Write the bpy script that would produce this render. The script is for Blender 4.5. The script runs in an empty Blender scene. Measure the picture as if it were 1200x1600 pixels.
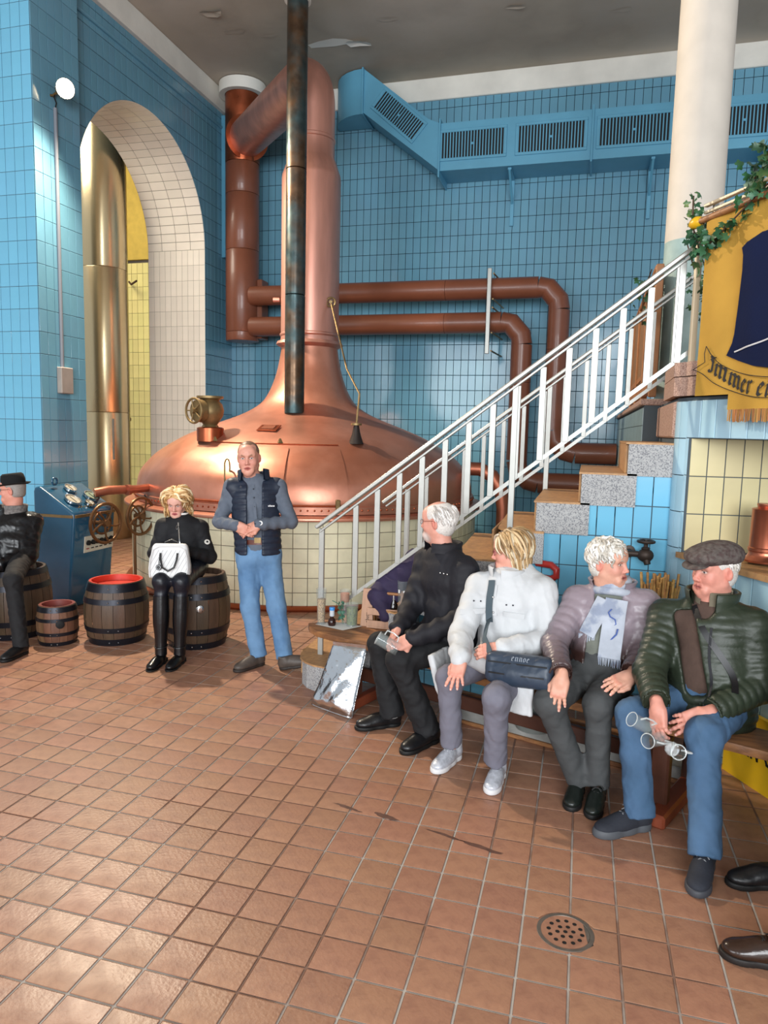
import bpy, math, random
import numpy as np
from mathutils import Vector, Matrix
random.seed(7); rng=np.random.default_rng(7)
PI=math.pi
SC=bpy.context.scene; COL=SC.collection
# ---------------------------------------------------------------- camera
CF=np.array([-0.27025,0.95598,-0.11429]); CR=np.array([0.96130,0.27453,0.02327]); CU=np.array([-0.05362,0.10358,0.99318])
CH=1.88
cd=bpy.data.cameras.new('camera'); cam=bpy.data.objects.new('camera',cd); COL.objects.link(cam)
cam.matrix_world=Matrix([[CR[0],CU[0],-CF[0],0],[CR[1],CU[1],-CF[1],0],[CR[2],CU[2],-CF[2],CH],[0,0,0,1]])
cd.sensor_fit='HORIZONTAL'; cd.sensor_width=36; cd.lens=36*1119.85/1200; cd.clip_start=.05; cd.clip_end=100
SC.camera=cam
# ---------------------------------------------------------------- world and lights
W=bpy.data.worlds.new('world'); SC.world=W; W.use_nodes=True
W.node_tree.nodes['Background'].inputs[0].default_value=(.86,.93,1,1)
W.node_tree.nodes['Background'].inputs[1].default_value=0.54
def area(name,loc,tgt,sx,sy,power,col):
    l=bpy.data.lights.new(name,'AREA'); l.shape='RECTANGLE'; l.size=sx; l.size_y=sy; l.energy=power; l.color=col
    o=bpy.data.objects.new(name,l); COL.objects.link(o); o.location=loc
    o.rotation_euler=(Vector(tgt)-Vector(loc)).to_track_quat('-Z','Y').to_euler(); return o
area('window_light',(2.5,-8.5,3.6),(-1.5,7,2.6),6.0,4.5,1500,(.93,.97,1))
area('window_light',(-6.0,-8.5,3.6),(-4.0,8,2.6),6.0,4.5,750,(.93,.97,1))
area('arch_room_fill',(-8.9,8.3,6.9),(-8.0,11.0,2),2.2,2.2,230,(1,.93,.78))  # added fill brightening the yellow wall and arch reveal, no real lamp
LAMP=Vector((-5.66,7.05,5.50))
SP=bpy.data.lights.new('flood_lamp_light','SPOT'); SP.energy=1450; SP.color=(1,.84,.64); SP.spot_size=math.radians(140); SP.spot_blend=.5; SP.shadow_soft_size=.09
so=bpy.data.objects.new('flood_lamp_light',SP); COL.objects.link(so); so.location=LAMP
so.rotation_euler=(Vector((-1.0,5.2,.5))-LAMP).to_track_quat('-Z','Y').to_euler()
SC.view_settings.view_transform='Standard'; SC.view_settings.look='None'; SC.view_settings.gamma=1
SC.view_settings.use_curve_mapping=False; SC.view_settings.exposure=0.12
SC.cycles.use_denoising=True; SC.cycles.max_bounces=6; SC.cycles.diffuse_bounces=3; SC.cycles.glossy_bounces=3
SC.cycles.transmission_bounces=6; SC.cycles.transparent_max_bounces=8; SC.cycles.sample_clamp_indirect=4; SC.cycles.caustics_reflective=False; SC.cycles.caustics_refractive=False

# ---------------------------------------------------------------- materials
def lin(c):
    if isinstance(c,str):
        c=c.lstrip('#'); c=[int(c[i:i+2],16)/255 for i in (0,2,4)]
        c=[x/12.92 if x<=.04045 else ((x+.055)/1.055)**2.4 for x in c]
    return tuple(c)
MATS={}
def mat(name,col,rough=.5,metal=0,var=0.0,vscale=8,bump=0,bscale=40,island=0.0,attr=None,spec=.5,emit=None,trans=0,ior=1.45,stretch=(1,1,1),col2=None,c2scale=3,c2lo=.45,c2hi=.6,sheen=0,alpha=1,coat=0,rvar=0):
    if name in MATS: return MATS[name]
    m=bpy.data.materials.new(name); m.use_nodes=True; N=m.node_tree.nodes; L=m.node_tree.links; b=N['Principled BSDF']
    tc=N.new('ShaderNodeTexCoord'); mp=N.new('ShaderNodeMapping'); mp.inputs['Scale'].default_value=stretch; L.new(tc.outputs['Object'],mp.inputs[0])
    c=lin(col)
    if attr:
        a=N.new('ShaderNodeAttribute'); a.attribute_name=attr; src=a.outputs['Color']
    else:
        r=N.new('ShaderNodeRGB'); r.outputs[0].default_value=(*c,1); src=r.outputs[0]
    def noise(sc,det=4,seed=0):
        n=N.new('ShaderNodeTexNoise'); n.inputs['Scale'].default_value=sc; n.inputs['Detail'].default_value=det
        L.new(mp.outputs[0],n.inputs['Vector']); return n.outputs['Fac']
    def mixc(f,a_,b_,kind='MIX'):
        x=N.new('ShaderNodeMix'); x.data_type='RGBA'; x.blend_type=kind
        if isinstance(f,float): x.inputs[0].default_value=f
        else: L.new(f,x.inputs[0])
        for s,i in ((a_,6),(b_,7)):
            if isinstance(s,tuple): x.inputs[i].default_value=(*s,1)
            else: L.new(s,x.inputs[i])
        return x.outputs[2]
    def ramp(f,lo,hi,a_=0,b_=1):
        x=N.new('ShaderNodeMapRange'); L.new(f,x.inputs[0]); x.inputs[1].default_value=lo; x.inputs[2].default_value=hi; x.inputs[3].default_value=a_; x.inputs[4].default_value=b_; return x.outputs[0]
    if col2 is not None:
        src=mixc(ramp(noise(c2scale,6),c2lo,c2hi),src,lin(col2))
    if var:
        v=ramp(noise(vscale,5),.3,.7,1-var,1+var); g=N.new('ShaderNodeCombineColor')
        for i in range(3): L.new(v,g.inputs[i])
        src=mixc(1.0,src,g.outputs[0],'MULTIPLY')
    if island:
        ge=N.new('ShaderNodeNewGeometry'); oi=N.new('ShaderNodeObjectInfo'); ad=N.new('ShaderNodeMath'); ad.operation='ADD'
        L.new(ge.outputs['Random Per Island'],ad.inputs[0]); L.new(oi.outputs['Random'],ad.inputs[1])
        fr=N.new('ShaderNodeMath'); fr.operation='FRACT'; L.new(ad.outputs[0],fr.inputs[0])
        h=N.new('ShaderNodeHueSaturation'); L.new(src,h.inputs['Color']); L.new(ramp(fr.outputs[0],0,1,1-island,1+island),h.inputs['Value'])
        m2=N.new('ShaderNodeMath'); m2.operation='MULTIPLY'; L.new(fr.outputs[0],m2.inputs[0]); m2.inputs[1].default_value=7.31
        f2=N.new('ShaderNodeMath'); f2.operation='FRACT'; L.new(m2.outputs[0],f2.inputs[0])
        L.new(ramp(f2.outputs[0],0,1,.5-island*.07,.5+island*.07),h.inputs['Hue']); src=h.outputs[0]
    L.new(src,b.inputs['Base Color'])
    b.inputs['Roughness'].default_value=rough; b.inputs['Metallic'].default_value=metal; b.inputs['Specular IOR Level'].default_value=spec
    b.inputs['IOR'].default_value=ior
    if rvar: L.new(ramp(noise(vscale*.6,4),.3,.7,max(0,rough-rvar),rough+rvar),b.inputs['Roughness'])
    if trans: b.inputs['Transmission Weight'].default_value=trans
    if sheen: b.inputs['Sheen Weight'].default_value=sheen
    if coat: b.inputs['Coat Weight'].default_value=coat
    if alpha<1: b.inputs['Alpha'].default_value=alpha
    if emit: b.inputs['Emission Color'].default_value=(*lin(emit[0]),1); b.inputs['Emission Strength'].default_value=emit[1]
    if bump:
        bp=N.new('ShaderNodeBump'); bp.inputs['Strength'].default_value=1; bp.inputs['Distance'].default_value=bump; L.new(noise(bscale,4),bp.inputs['Height']); L.new(bp.outputs[0],b.inputs['Normal'])
    MATS[name]=m; return m

# ---------------------------------------------------------------- object helpers
ORG={}
def tag(o,label=None,cat=None,group=None,kind=None):
    if label: o['label']=label
    if cat: o['category']=cat
    if group: o['group']=group
    if kind: o['kind']=kind
    return o
def thing(name,loc,label,cat,group=None,kind=None,rz=0):
    o=bpy.data.objects.new(name,None); COL.objects.link(o); o.location=loc; o.rotation_euler=(0,0,rz); o.empty_display_size=.1
    ORG[o.name]=np.array(loc,float) if rz==0 else np.zeros(3)
    return tag(o,label,cat,group,kind)
def mesh(name,V,Fc,m=None,smooth=False,cols=None):
    me=bpy.data.meshes.new(name); V=np.asarray(V,np.float32)
    if isinstance(Fc,np.ndarray):
        n=len(Fc); k=Fc.shape[1]; me.vertices.add(len(V)); me.vertices.foreach_set('co',V.ravel()); me.loops.add(n*k); me.loops.foreach_set('vertex_index',Fc.astype(np.int32).ravel())
        me.polygons.add(n); me.polygons.foreach_set('loop_start',np.arange(0,n*k,k,dtype=np.int32)); me.update(calc_edges=True); 
    else:
        me.from_pydata(V.tolist(),[],[tuple(f) for f in Fc])
    if m: me.materials.append(m)
    if smooth: me.polygons.foreach_set('use_smooth',np.ones(len(me.polygons),bool))
    if cols is not None:
        a=me.color_attributes.new('Col','FLOAT_COLOR','POINT'); c=np.ones((len(V),4),np.float32); c[:,:3]=cols; a.data.foreach_set('color',c.ravel())
    me.update(); return me
def part(name,V,Fc,m,parent=None,smooth=False,loc=None,cols=None,label=None,kind=None,sharp=None):
    """vertices in world coordinates (or in the thing's own frame when it was made with rz)"""
    V=np.asarray(V,float)
    org=ORG[parent.name] if parent is not None else (np.array(loc,float) if loc is not None else np.zeros(3))
    me=mesh(name,V-org,Fc,m,smooth,cols)
    if sharp: me.set_sharp_from_angle(angle=math.radians(sharp))
    o=bpy.data.objects.new(name,me); COL.objects.link(o)
    if parent is not None: o.parent=parent
    else: o.location=org
    ORG[o.name]=org
    if label: o['label']=label
    if kind: o['kind']=kind
    return o
class MB:
    """collects primitives into one mesh"""
    def __init__(s): s.V=[]; s.F=[]; s.n=0
    def add(s,V,F):
        V=np.asarray(V,float); s.V.append(V); s.F+= [tuple(int(i)+s.n for i in f) for f in F]; s.n+=len(V); return s
    def box(s,c,d,R=None,bev=0):
        x,y,z=[q/2 for q in d]; b=min(bev,x*.45,y*.45,z*.45)
        if b<=0:
            P=np.array([[i*x,j*y,k*z] for i in(-1,1) for j in(-1,1) for k in(-1,1)])
            F=[(0,1,3,2),(4,6,7,5),(0,4,5,1),(2,3,7,6),(0,2,6,4),(1,5,7,3)]
        else:
            P=[];F=[];ix={}
            for i in(-1,1):
                for j in(-1,1):
                    for k in(-1,1):
                        for a in range(3):
                            q=[i*(x-b),j*(y-b),k*(z-b)]; q[a]=(i*x,j*y,k*z)[a]; ix[(i,j,k,a)]=len(P); P.append(q)
            g=lambda i,j,k,a: ix[(i,j,k,a)]
            for sg in(-1,1):
                for a in range(3):
                    u,v=[(1,2),(2,0),(0,1)][a]; r=[]
                    for (p,q) in((-1,-1),(1,-1),(1,1),(-1,1)):
                        t=[0,0,0]; t[a]=sg;t[u]=p;t[v]=q; r.append(g(*t,a))
                    F.append(tuple(r if sg>0 else r[::-1]))
            for a in range(3):
                u,v=[(1,2),(2,0),(0,1)][a]
                for p in(-1,1):
                    for q in(-1,1):
                        t=[0,0,0]; t[u]=p;t[v]=q; lo=list(t);hi=list(t); lo[a]=-1;hi[a]=1
                        r=[g(*lo,u),g(*hi,u),g(*hi,v),g(*lo,v)]
                        F.append(tuple(r[::-1] if p*q>0 else r))
            for i in(-1,1):
                for j in(-1,1):
                    for k in(-1,1):
                        r=[g(i,j,k,0),g(i,j,k,1),g(i,j,k,2)]; F.append(tuple(r if i*j*k>0 else r[::-1]))
            P=np.array(P)
        if R is not None: P=P@np.asarray(R,float).T
        return s.add(P+np.array(c,float),F)
    def bar(s,a,b,w,h=None,up=(0,0,1),bev=0):
        a=np.array(a,float);b=np.array(b,float);h=h or w; d=b-a; L=np.linalg.norm(d); d/=L
        u=np.array(up,float); sd=np.cross(u,d)
        if np.linalg.norm(sd)<1e-3: sd=np.cross((1,0,0),d)
        sd/=np.linalg.norm(sd); u=np.cross(d,sd)
        return s.box((a+b)/2,(L,w,h),np.stack([d,sd,u],1),bev)
    def tube(s,path,r,n=12,caps=True,closed=False):
        P=np.array(path,float); m=len(P); R=np.full(m,r) if np.isscalar(r) else np.array(r,float)
        T=np.gradient(P,axis=0) if not closed else np.roll(P,-1,0)-np.roll(P,1,0)
        T/=np.linalg.norm(T,axis=1)[:,None]+1e-12
        u=np.cross(T[0],(0,0,1)); 
        if np.linalg.norm(u)<.1: u=np.cross(T[0],(1,0,0))
        u/=np.linalg.norm(u); V=[]; an=np.arange(n)*2*PI/n
        for i in range(m):
            u=u-T[i]*(u@T[i]); u/=np.linalg.norm(u); v=np.cross(T[i],u)
            V.append(P[i]+R[i]*(np.cos(an)[:,None]*u+np.sin(an)[:,None]*v))
        F=[]; mm=m if closed else m-1
        for i in range(mm):
            a=i*n;b=((i+1)%m)*n
            F+=[(a+j,a+(j+1)%n,b+(j+1)%n,b+j) for j in range(n)]
        if caps and not closed: F+=[tuple(range(n))[::-1],tuple((m-1)*n+j for j in range(n))]
        return s.add(np.concatenate(V),F)
    def cyl(s,a,b,r,n=24,r2=None): return s.tube([a,b],[r,r if r2 is None else r2],n)
    def lathe(s,prof,c=(0,0,0),n=48,R=None,a0=0,a1=2*PI,closed=False):
        full=abs(a1-a0-2*PI)<1e-6; an=a0+(a1-a0)*np.arange(n if full else n+1)/n; k=len(an); V=[]
        for r,z in prof: V.append(np.stack([r*np.cos(an),r*np.sin(an),np.full(k,z)],1))
        V=np.concatenate(V); F=[]
        m=len(prof)
        for i in range(m if closed else m-1):
            i2=(i+1)%m
            for j in range(k if full else k-1): F.append((i*k+j,i*k+(j+1)%k,i2*k+(j+1)%k,i2*k+j))
        if R is not None: V=V@np.asarray(R,float).T
        return s.add(V+np.array(c,float),F)
    def prism(s,poly,dirv,closed=True):
        P=np.array(poly,float); n=len(P); d=np.array(dirv,float)
        F=[tuple(range(n))[::-1],tuple(range(n,2*n))]+[(i,(i+1)%n,(i+1)%n+n,i+n) for i in range(n)]
        return s.add(np.concatenate([P,P+d]),F)
    def ball(s,c,r,n=12,m=8,R=None):
        r=np.array([r]*3 if np.isscalar(r) else r,float); V=[[0,0,-1]];F=[]
        for i in range(1,m):
            t=-PI/2+PI*i/m
            for j in range(n): V.append([math.cos(t)*math.cos(2*PI*j/n),math.cos(t)*math.sin(2*PI*j/n),math.sin(t)])
        V.append([0,0,1]); V=np.array(V)*r
        for j in range(n): F.append((0,1+(j+1)%n,1+j)); F.append((len(V)-1,1+(m-2)*n+j,1+(m-2)*n+(j+1)%n))
        for i in range(m-2):
            for j in range(n): F.append((1+i*n+j,1+i*n+(j+1)%n,1+(i+1)*n+(j+1)%n,1+(i+1)*n+j))
        if R is not None: V=V@np.asarray(R,float).T
        return s.add(V+np.array(c,float),F)
    def out(s,name,m,parent=None,smooth=False,loc=None,**k):
        V=np.concatenate(s.V)
        if smooth and 'sharp' not in k: k['sharp']=40
        return part(name,V,s.F,m,parent,smooth,loc,**k)
def frame(z,x=(1,0,0)):
    z=np.array(z,float); z/=np.linalg.norm(z); x=np.array(x,float); x=x-z*(x@z)
    if np.linalg.norm(x)<1e-3: x=np.array([0,1.,0])-z*z[1]
    x/=np.linalg.norm(x); return np.stack([x,np.cross(z,x),z],1)
def pix(P):
    d=np.asarray(P,float)-np.array([0,0,CH]); z=d@CF; return 600+1119.85*(d@CR)/z,800-1119.85*(d@CU)/z,z
# ---------------------------------------------------------------- tiles
def tile_mesh(poly,th,bev,jit=.0004,low=0.0):
    """poly in (u,v) centred; top at w=th, open back"""
    P=np.array(poly,float); n=len(P); c=P.mean(0); d=P-c; L=np.linalg.norm(d,axis=1)[:,None]+1e-9
    Q=P-d/L*np.minimum(bev*1.35,L*.3); j=rng.normal(0,jit,2)
    V=np.concatenate([np.c_[P,np.full(n,low)],np.c_[P,np.full(n,th-bev*.6)],np.c_[Q,th+(Q-c)@j*4]])
    F=[(i,(i+1)%n,(i+1)%n+n,i+n) for i in range(n)]+[(i+n,(i+1)%n+n,(i+1)%n+2*n,i+2*n) for i in range(n)]+[tuple(range(2*n,3*n))]
    return V,F
def lay(parent,O,u,v,polys,m,th=.008,bev=.003,nmax=300,name='tile',jit=.0004,joined='tile'):
    """polys: list of (u,v) polygons on the plane O+u*a+v*b (b x a gives normal n=u x v). Nearest in frame become single objects, the rest one mesh."""
    O=np.array(O,float);u=np.array(u,float);v=np.array(v,float);n=np.cross(u,v); R=np.stack([u,v,n],1)
    org=ORG[parent.name]; info=[]
    for p in polys:
        p=np.array(p,float); c=p.mean(0); w=O+u*c[0]+v*c[1]; x,y,z=pix(w)
        vis=z>.3 and -20<x<1220 and -20<y<1620
        d=w-np.array([0,0,CH]); f=abs(d@n)/np.linalg.norm(d)**3
        ext=np.ptp(p,axis=0)
        info.append((-(f*ext[0]*ext[1] if vis else 0),p-c,w,vis))
    info.sort(key=lambda t:t[0]); cache={}; mb=MB(); k=0
    for s,p,w,vis in info:
        if k<nmax and vis:
            k+=1; key=tuple(np.round(p.ravel(),4))
            vs=cache.setdefault(key,[])
            if len(vs)<5:
                V,F=tile_mesh(p,th,bev,jit); vs.append(mesh(name,V@R.T,F,m))
                me=vs[-1]
            else: me=random.choice(vs)
            o=bpy.data.objects.new(name,me); COL.objects.link(o); o.parent=parent; o.location=w-org
        else:
            V,F=tile_mesh(p,th,bev,jit); mb.add(V@R.T+w,F)
    if mb.n: mb.out(joined,m,parent,kind='stuff')
def grid(u0,u1,v0,v1,pu,pv,joint,bond=0,ou=0,ov=0,clip=None):
    """rectangles of a tile grid cut to the given bounds; clip(poly)->poly or None"""
    out=[]; j0=math.floor((v0-ov)/pv)
    for j in range(j0,int(math.ceil((v1-ov)/pv))+1):
        off=ou+(bond*pu if j%2 else 0); i0=math.floor((u0-off)/pu)
        for i in range(i0,int(math.ceil((u1-off)/pu))+1):
            a,b=off+i*pu+joint/2,off+(i+1)*pu-joint/2; c,d=ov+j*pv+joint/2,ov+(j+1)*pv-joint/2
            a=max(a,u0);b=min(b,u1);c=max(c,v0);d=min(d,v1)
            if b-a<.012 or d-c<.012: continue
            p=[(a,c),(b,c),(b,d),(a,d)]
            if clip:
                p=clip(p)
                if p is None: continue
            out.append(p)
    return out
def half(poly,nx,ny,k):
    """keep the part of a polygon where nx*x+ny*y<=k"""
    o=[]; n=len(poly)
    for i in range(n):
        a=poly[i];b=poly[(i+1)%n]; da=nx*a[0]+ny*a[1]-k; db=nx*b[0]+ny*b[1]-k
        if da<=0:o.append(a)
        if da*db<0: t=da/(da-db); o.append((a[0]+t*(b[0]-a[0]),a[1]+t*(b[1]-a[1])))
    return o if len(o)>=3 and np.ptp(np.array(o),axis=0).min()>.01 else None
# ================================================================ SETTING
M=mat
m_blue=M('blue_glazed_tile','#6a9cb3',rough=.15,var=.07,vscale=1.3,island=.04,bump=.0006,bscale=9,rvar=.06)
m_blue2=M('bright_blue_glazed_tile','#70b4d2',rough=.14,var=.06,vscale=1.5,island=.03,bump=.0006,bscale=9)
m_pale=M('pale_blue_glazed_tile','#a4c6d6',rough=.18,var=.08,vscale=2,island=.06,bump=.0006,bscale=9)
m_cream=M('cream_glazed_tile','#f0e4d4',rough=.25,var=.06,vscale=2,island=.04,bump=.0005,bscale=9)
m_yel=M('yellow_glazed_tile','#e6d68a',rough=.2,var=.08,vscale=2,island=.07)
m_niche=M('straw_glazed_tile','#cfc296',rough=.2,var=.07,vscale=4,island=.05,bump=.0005,bscale=9)
m_base=M('ivory_square_tile','#e4e0c2',rough=.25,var=.10,vscale=6,island=.05,bump=.0006,bscale=12)
m_grey=M('grey_green_tile','#7f9396',rough=.3,var=.15,vscale=4,island=.08)
m_grout=M('dark_grout','#1c2a33',rough=.9)
m_grout2=M('grey_grout','#4c565c',rough=.9)
m_groutw=M('warm_grout','#8a7f70',rough=.9)
m_fl=M('terracotta_floor_tile','#a3775f',rough=.42,var=.10,vscale=5,island=.07,bump=.0012,bscale=60,col2='#8c6350',c2scale=14,c2lo=.45,c2hi=.75,rvar=.12)
m_flg=M('floor_grout','#b8b2ab',rough=.9,col2='#84685a',c2scale=1.1,c2lo=.48,c2hi=.56)
m_ceil=M('dull_grey_ceiling_paint','#c2b8ab',rough=.8,var=.16,vscale=1.2,bump=.012,bscale=1.6,col2='#a89e90',c2scale=.6)
m_band=M('chalky_white_paint','#e2dfd6',rough=.8,var=.1,vscale=2,bump=.003,bscale=12)
m_white=M('white_paint','#e4e2da',rough=.55,var=.04,vscale=3)
X=-6.09;YB=11.53;ZT=6.97;ZC=7.3
# ---- floor
fl=thing('floor',(0,0,0),'terracotta tiled floor with pale joints','floor',kind='structure')
part('screed',[(-12,-3,-.003),(5,-3,-.003),(5,12.2,-.003),(-12,12.2,-.003)],[(0,1,2,3)],m_flg,fl)
ga=.0084; fu=(math.cos(ga),math.sin(ga),0); fv=(-math.sin(ga),math.cos(ga),0)
FO=(-1.041,3.007,0); px,py=.17766,.1695
dc=np.array([.012,2.628]); dR=.112
def dclip(p):
    c=np.array([(dc-np.array(FO[:2]))@np.array(fu[:2]),(dc-np.array(FO[:2]))@np.array(fv[:2])])
    q=np.array(p); 
    if np.abs(q.mean(0)-c).max()>.25: return p
    D=[]
    for i in range(4):
        for t in np.arange(6)/6: D.append(q[i]*(1-t)+q[(i+1)%4]*t)
    D=np.array(D); r=np.linalg.norm(D-c,axis=1)
    if (r<dR).all(): return None
    if (r>=dR).all(): return p
    D[r<dR]=c+(D[r<dR]-c)/r[r<dR][:,None]*dR
    return [tuple(x) for x in D]
fp=grid(-7.0,6,-4.5,8.8,px,py,.009,clip=dclip)
fp=[p for p in fp if not (-.1<np.mean([q[0] for q in p])+1.04<3.5 and np.mean([q[1] for q in p])+3.0>5.2)]
# tile tops are the walking level z=0
lay(fl,(FO[0],FO[1],-.0),fu,fv,[p for p in fp],m_fl,th=0.0,bev=.0022,nmax=300,jit=.0003)
m_stain=M('dark_floor_stain','#5e4238',rough=.5,var=.3,vscale=20)
for k_,(x,y,l,w_) in enumerate([(-1.06,3.22,.16,.022),(-.86,3.20,.13,.034),(-.55,3.13,.20,.018),(-.38,3.085,.22,.026)]):
    r=np.random.default_rng(k_+3); P=[(x+l*.5*math.cos(t)*r.uniform(.75,1.15),y+w_*.5*math.sin(t)*r.uniform(.6,1.3)-.12*l*math.cos(t),.0006) for t in np.linspace(0,2*PI,25)[:-1]]
    part('floor_stain',P,[tuple(range(24))],m_stain,fl)
# ---- back wall
wb=thing('wall_back',(0,YB,0),'back wall of glazed blue tiles','wall',kind='structure')
MB().box((-1.0,YB+.11,3.65),(12.2,.2,7.3)).out('backing',m_grout,wb)
lay(wb,(0,YB+.004,0),(1,0,0),(0,0,1),grid(X,3.2,0,ZT,.12,.24,.0075,ov=2.531-.24*10),m_blue,th=.006,bev=.002)
MB().box((-1.4,YB-.01,ZT+.165),(9.3,.06,.33),bev=.01).out('trim_1',m_band,kind='structure')
# ---- left wall with arch
wl=thing('wall_left',(X,9,0),'left wall of blue tiles with a tall round arch','wall',kind='structure')
AY,AZ,AR=9.13,4.68,1.5; XI=-7.13
b=MB(); n=32; an=[PI-PI*i/n for i in range(n+1)]
arc=[(AY+AR*math.cos(a),AZ+AR*math.sin(a)) for a in an]
def wallface(x):
    P=[];F=[]
    def q(*pts):
        k=len(P); P.extend([(x,y,z) for y,z in pts]); F.append((k,k+1,k+2,k+3))
    q((6.8,0),(AY-AR,0),(AY-AR,AZ),(6.8,AZ)); q((AY+AR,0),(YB,0),(YB,AZ),(AY+AR,AZ)); q((6.8,AZ),(AY-AR,AZ),(AY-AR,ZC),(6.8,ZC)); q((AY+AR,AZ),(YB,AZ),(YB,ZC),(AY+AR,ZC))
    for i in range(n): q(arc[i],arc[i+1],(arc[i+1][0],ZC),(arc[i][0],ZC))
    b.add(P,F)
wallface(X-.004); wallface(XI)
b.out('backing',m_grout,wl)
b=MB(); P=[(AY-AR,0)]+arc+[(AY+AR,0)]; V=[(X-.004,y,z) for y,z in P]+[(XI,y,z) for y,z in P]; k=len(P)
b.add(V,[(i,i+1,i+1+k,i+k) for i in range(k-1)]); b.out('reveal',m_groutw,wl)
def aclip(p):
    q=np.array(p)+0.0; c=np.array([AY,AZ]); out=[]
    if q[:,1].max()<=AZ+.001:
        if q[:,0].min()>=AY-AR-.001 and q[:,0].max()<=AY+AR+.001: return None
        r=p
        if q[:,0].mean()<AY: r=half(p,1,0,AY-AR)
        else: r=half(p,-1,0,-(AY+AR))
        return r
    D=[]
    for i in range(4):
        for t in np.arange(6)/6: D.append(q[i]*(1-t)+q[(i+1)%4]*t)
    D=np.array(D); r=np.linalg.norm(D-c,axis=1); R_=AR+.004
    ins=(r<R_)&(D[:,1]>=AZ)|((D[:,1]<AZ)&(abs(D[:,0]-AY)<R_))
    if ins.all(): return None
    if not ins.any(): return p
    for i in np.where(ins)[0]:
        if D[i,1]>=AZ and r[i]>1e-6: D[i]=c+(D[i]-c)/r[i]*R_
        else: D[i,0]=AY+np.sign(D[i,0]-AY)*R_
    if np.ptp(D,axis=0).min()<.012: return None
    return [tuple(x) for x in D]
lay(wl,(X-.004+.000,0,0),(0,1,0),(0,0,1),grid(7.54,YB,0,ZT,.12,.24,.0075,ou=AY,ov=2.795-.24*11,clip=aclip),m_blue,th=.006,bev=.002)
# cream reveal: straight jambs then courses around the vault
lay(wl,(0,AY+AR+.003,0),(1,0,0),(0,0,1),grid(XI,X,0,AZ,.104,.24,.004,ou=X,ov=AZ),m_cream,th=.006,bev=.002)
cr=MB(); na=36
for i in range(na):
    a0,a1=PI*i/na+.0013,PI*(i+1)/na-.0013
    for j in range(4):
        x0=X-.26*j-.002; x1=X-.26*(j+1)+.002; r0=AR+.003; r1=AR-.004
        if i%5==4 and 0: continue
        c=[(x0,a0),(x0,a1),(x1,a1),(x1,a0)]
        V=[(x,AY+r0*math.cos(a),AZ+r0*math.sin(a)) for x,a in c]+[(x+(-.003 if x==x0 else .003),AY+r1*math.cos(a+(.002 if a==a0 else -.002)),AZ+r1*math.sin(a+(.002 if a==a0 else -.002))) for x,a in c]
        mb=MB().add(V,[(4,5,6,7)]+[(q,(q+1)%4,(q+1)%4+4,q+4) for q in range(4)])
        mb.out('tile',m_cream,wl)
for a,bb in ((0,0),):
    lay(wl,(0,AY-AR-.003,0),(-1,0,0),(0,0,1),grid(-X,-XI,0,AZ,.104,.24,.004,ou=-X,ov=AZ),m_cream,th=.006,bev=.002,nmax=0)
MB().box((X+.012,9.5,6.735),(.05,3.9,.045),bev=.012).out('trim_2',m_blue,kind='structure')
MB().box((X+.02,9.05,ZT+.165),(.10,5.0,.33),bev=.01).out('trim_3',m_band,kind='structure')
# ---- pier in front of the arch
wp=thing('wall_pier',(-7,6.78,0),'projecting tiled pier left of the arch','wall',kind='structure')
MB().box((-7.0,7.155,3.65),(2.092,.742,7.3)).out('backing',m_grout2,wp)
lay(wp,(-5.95,6.784,0),(1,0,0),(0,0,1),grid(-2.0,-.004,0,ZC,.125,.245,.005,ou=-.004,ov=2.39-.245*9),m_blue2,th=.006,bev=.002)  # brighter tile than the side: daylight on the front put into the colour
lay(wp,(-5.954,6.78,0),(0,1,0),(0,0,1),grid(.004,.75,0,ZC,.125,.245,.005,ou=.004,ov=2.39-.245*9),m_blue,th=.006,bev=.002)
# ---- ceiling
ce=part('ceiling',[(-12,-3,ZC),(5,-3,ZC),(5,12,ZC),(-12,12,ZC),(-12,-3,ZC+.3),(5,-3,ZC+.3),(5,12,ZC+.3),(-12,12,ZC+.3)],[(0,3,2,1),(4,5,6,7),(0,1,5,4),(1,2,6,5),(2,3,7,6),(3,0,4,7)],m_ceil,kind='structure')
tag(ce,'dull grey plaster ceiling with peeling paint','ceiling')
m_flake=M('peeling_white_paint','#e4e2da',rough=.7)
for k,(x,y,s) in enumerate([(-3.81,10.2,.30),(-3.45,10.25,.2),(-5.0,9.6,.16),(-5.1,9.1,.2),(-4.6,9.8,.12),(-2.9,9.8,.15),(-1.2,9.9,.12),(.1,10.3,.12),(-2.6,8.4,.16)]):
    r=np.random.default_rng(k); P=[];nn=9
    for i in range(nn):
        a=2*PI*i/nn; q=s*(.5+.5*r.random()); P.append((x+q*math.cos(a)*1.3,y+q*.5*math.sin(a),ZC-.004-.05*s*(1+math.cos(a))*2*(k in(1,3,6))))
    P.append((x,y,ZC-.003)); o=part('paint_flake',P,[(nn,(i+1)%nn,i) for i in range(nn)],m_flake if k<2 else m_ceil,ce)
# ---- yellow room behind the arch
wy=thing('wall_yellow',(-9.5,11.98,0),'yellow tiled wall seen through the arch','wall',kind='structure')
MB().box((-9.6,12.1,3.65),(4.94,.2,7.3)).out('backing',m_groutw,wy)
lay(wy,(0,11.984,0),(1,0,0),(0,0,1),grid(-11.5,-7.14,0,4.85,.12,.24,.005,ov=.1),m_yel,th=.006,bev=.002)
MB().box((-9.5,11.95,6.1),(4.6,.07,2.4)).out('plaster',M('ochre_plaster','#c8a84a',rough=.8,var=.1),wy)
MB().tube([(-8.4,11.9,4.5),(-8.25,11.75,4.42),(-8.1,11.7,4.47)],.018,8).out('hook',M('rusty_iron','#5a4030',rough=.7,metal=.5),wy,True)
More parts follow.
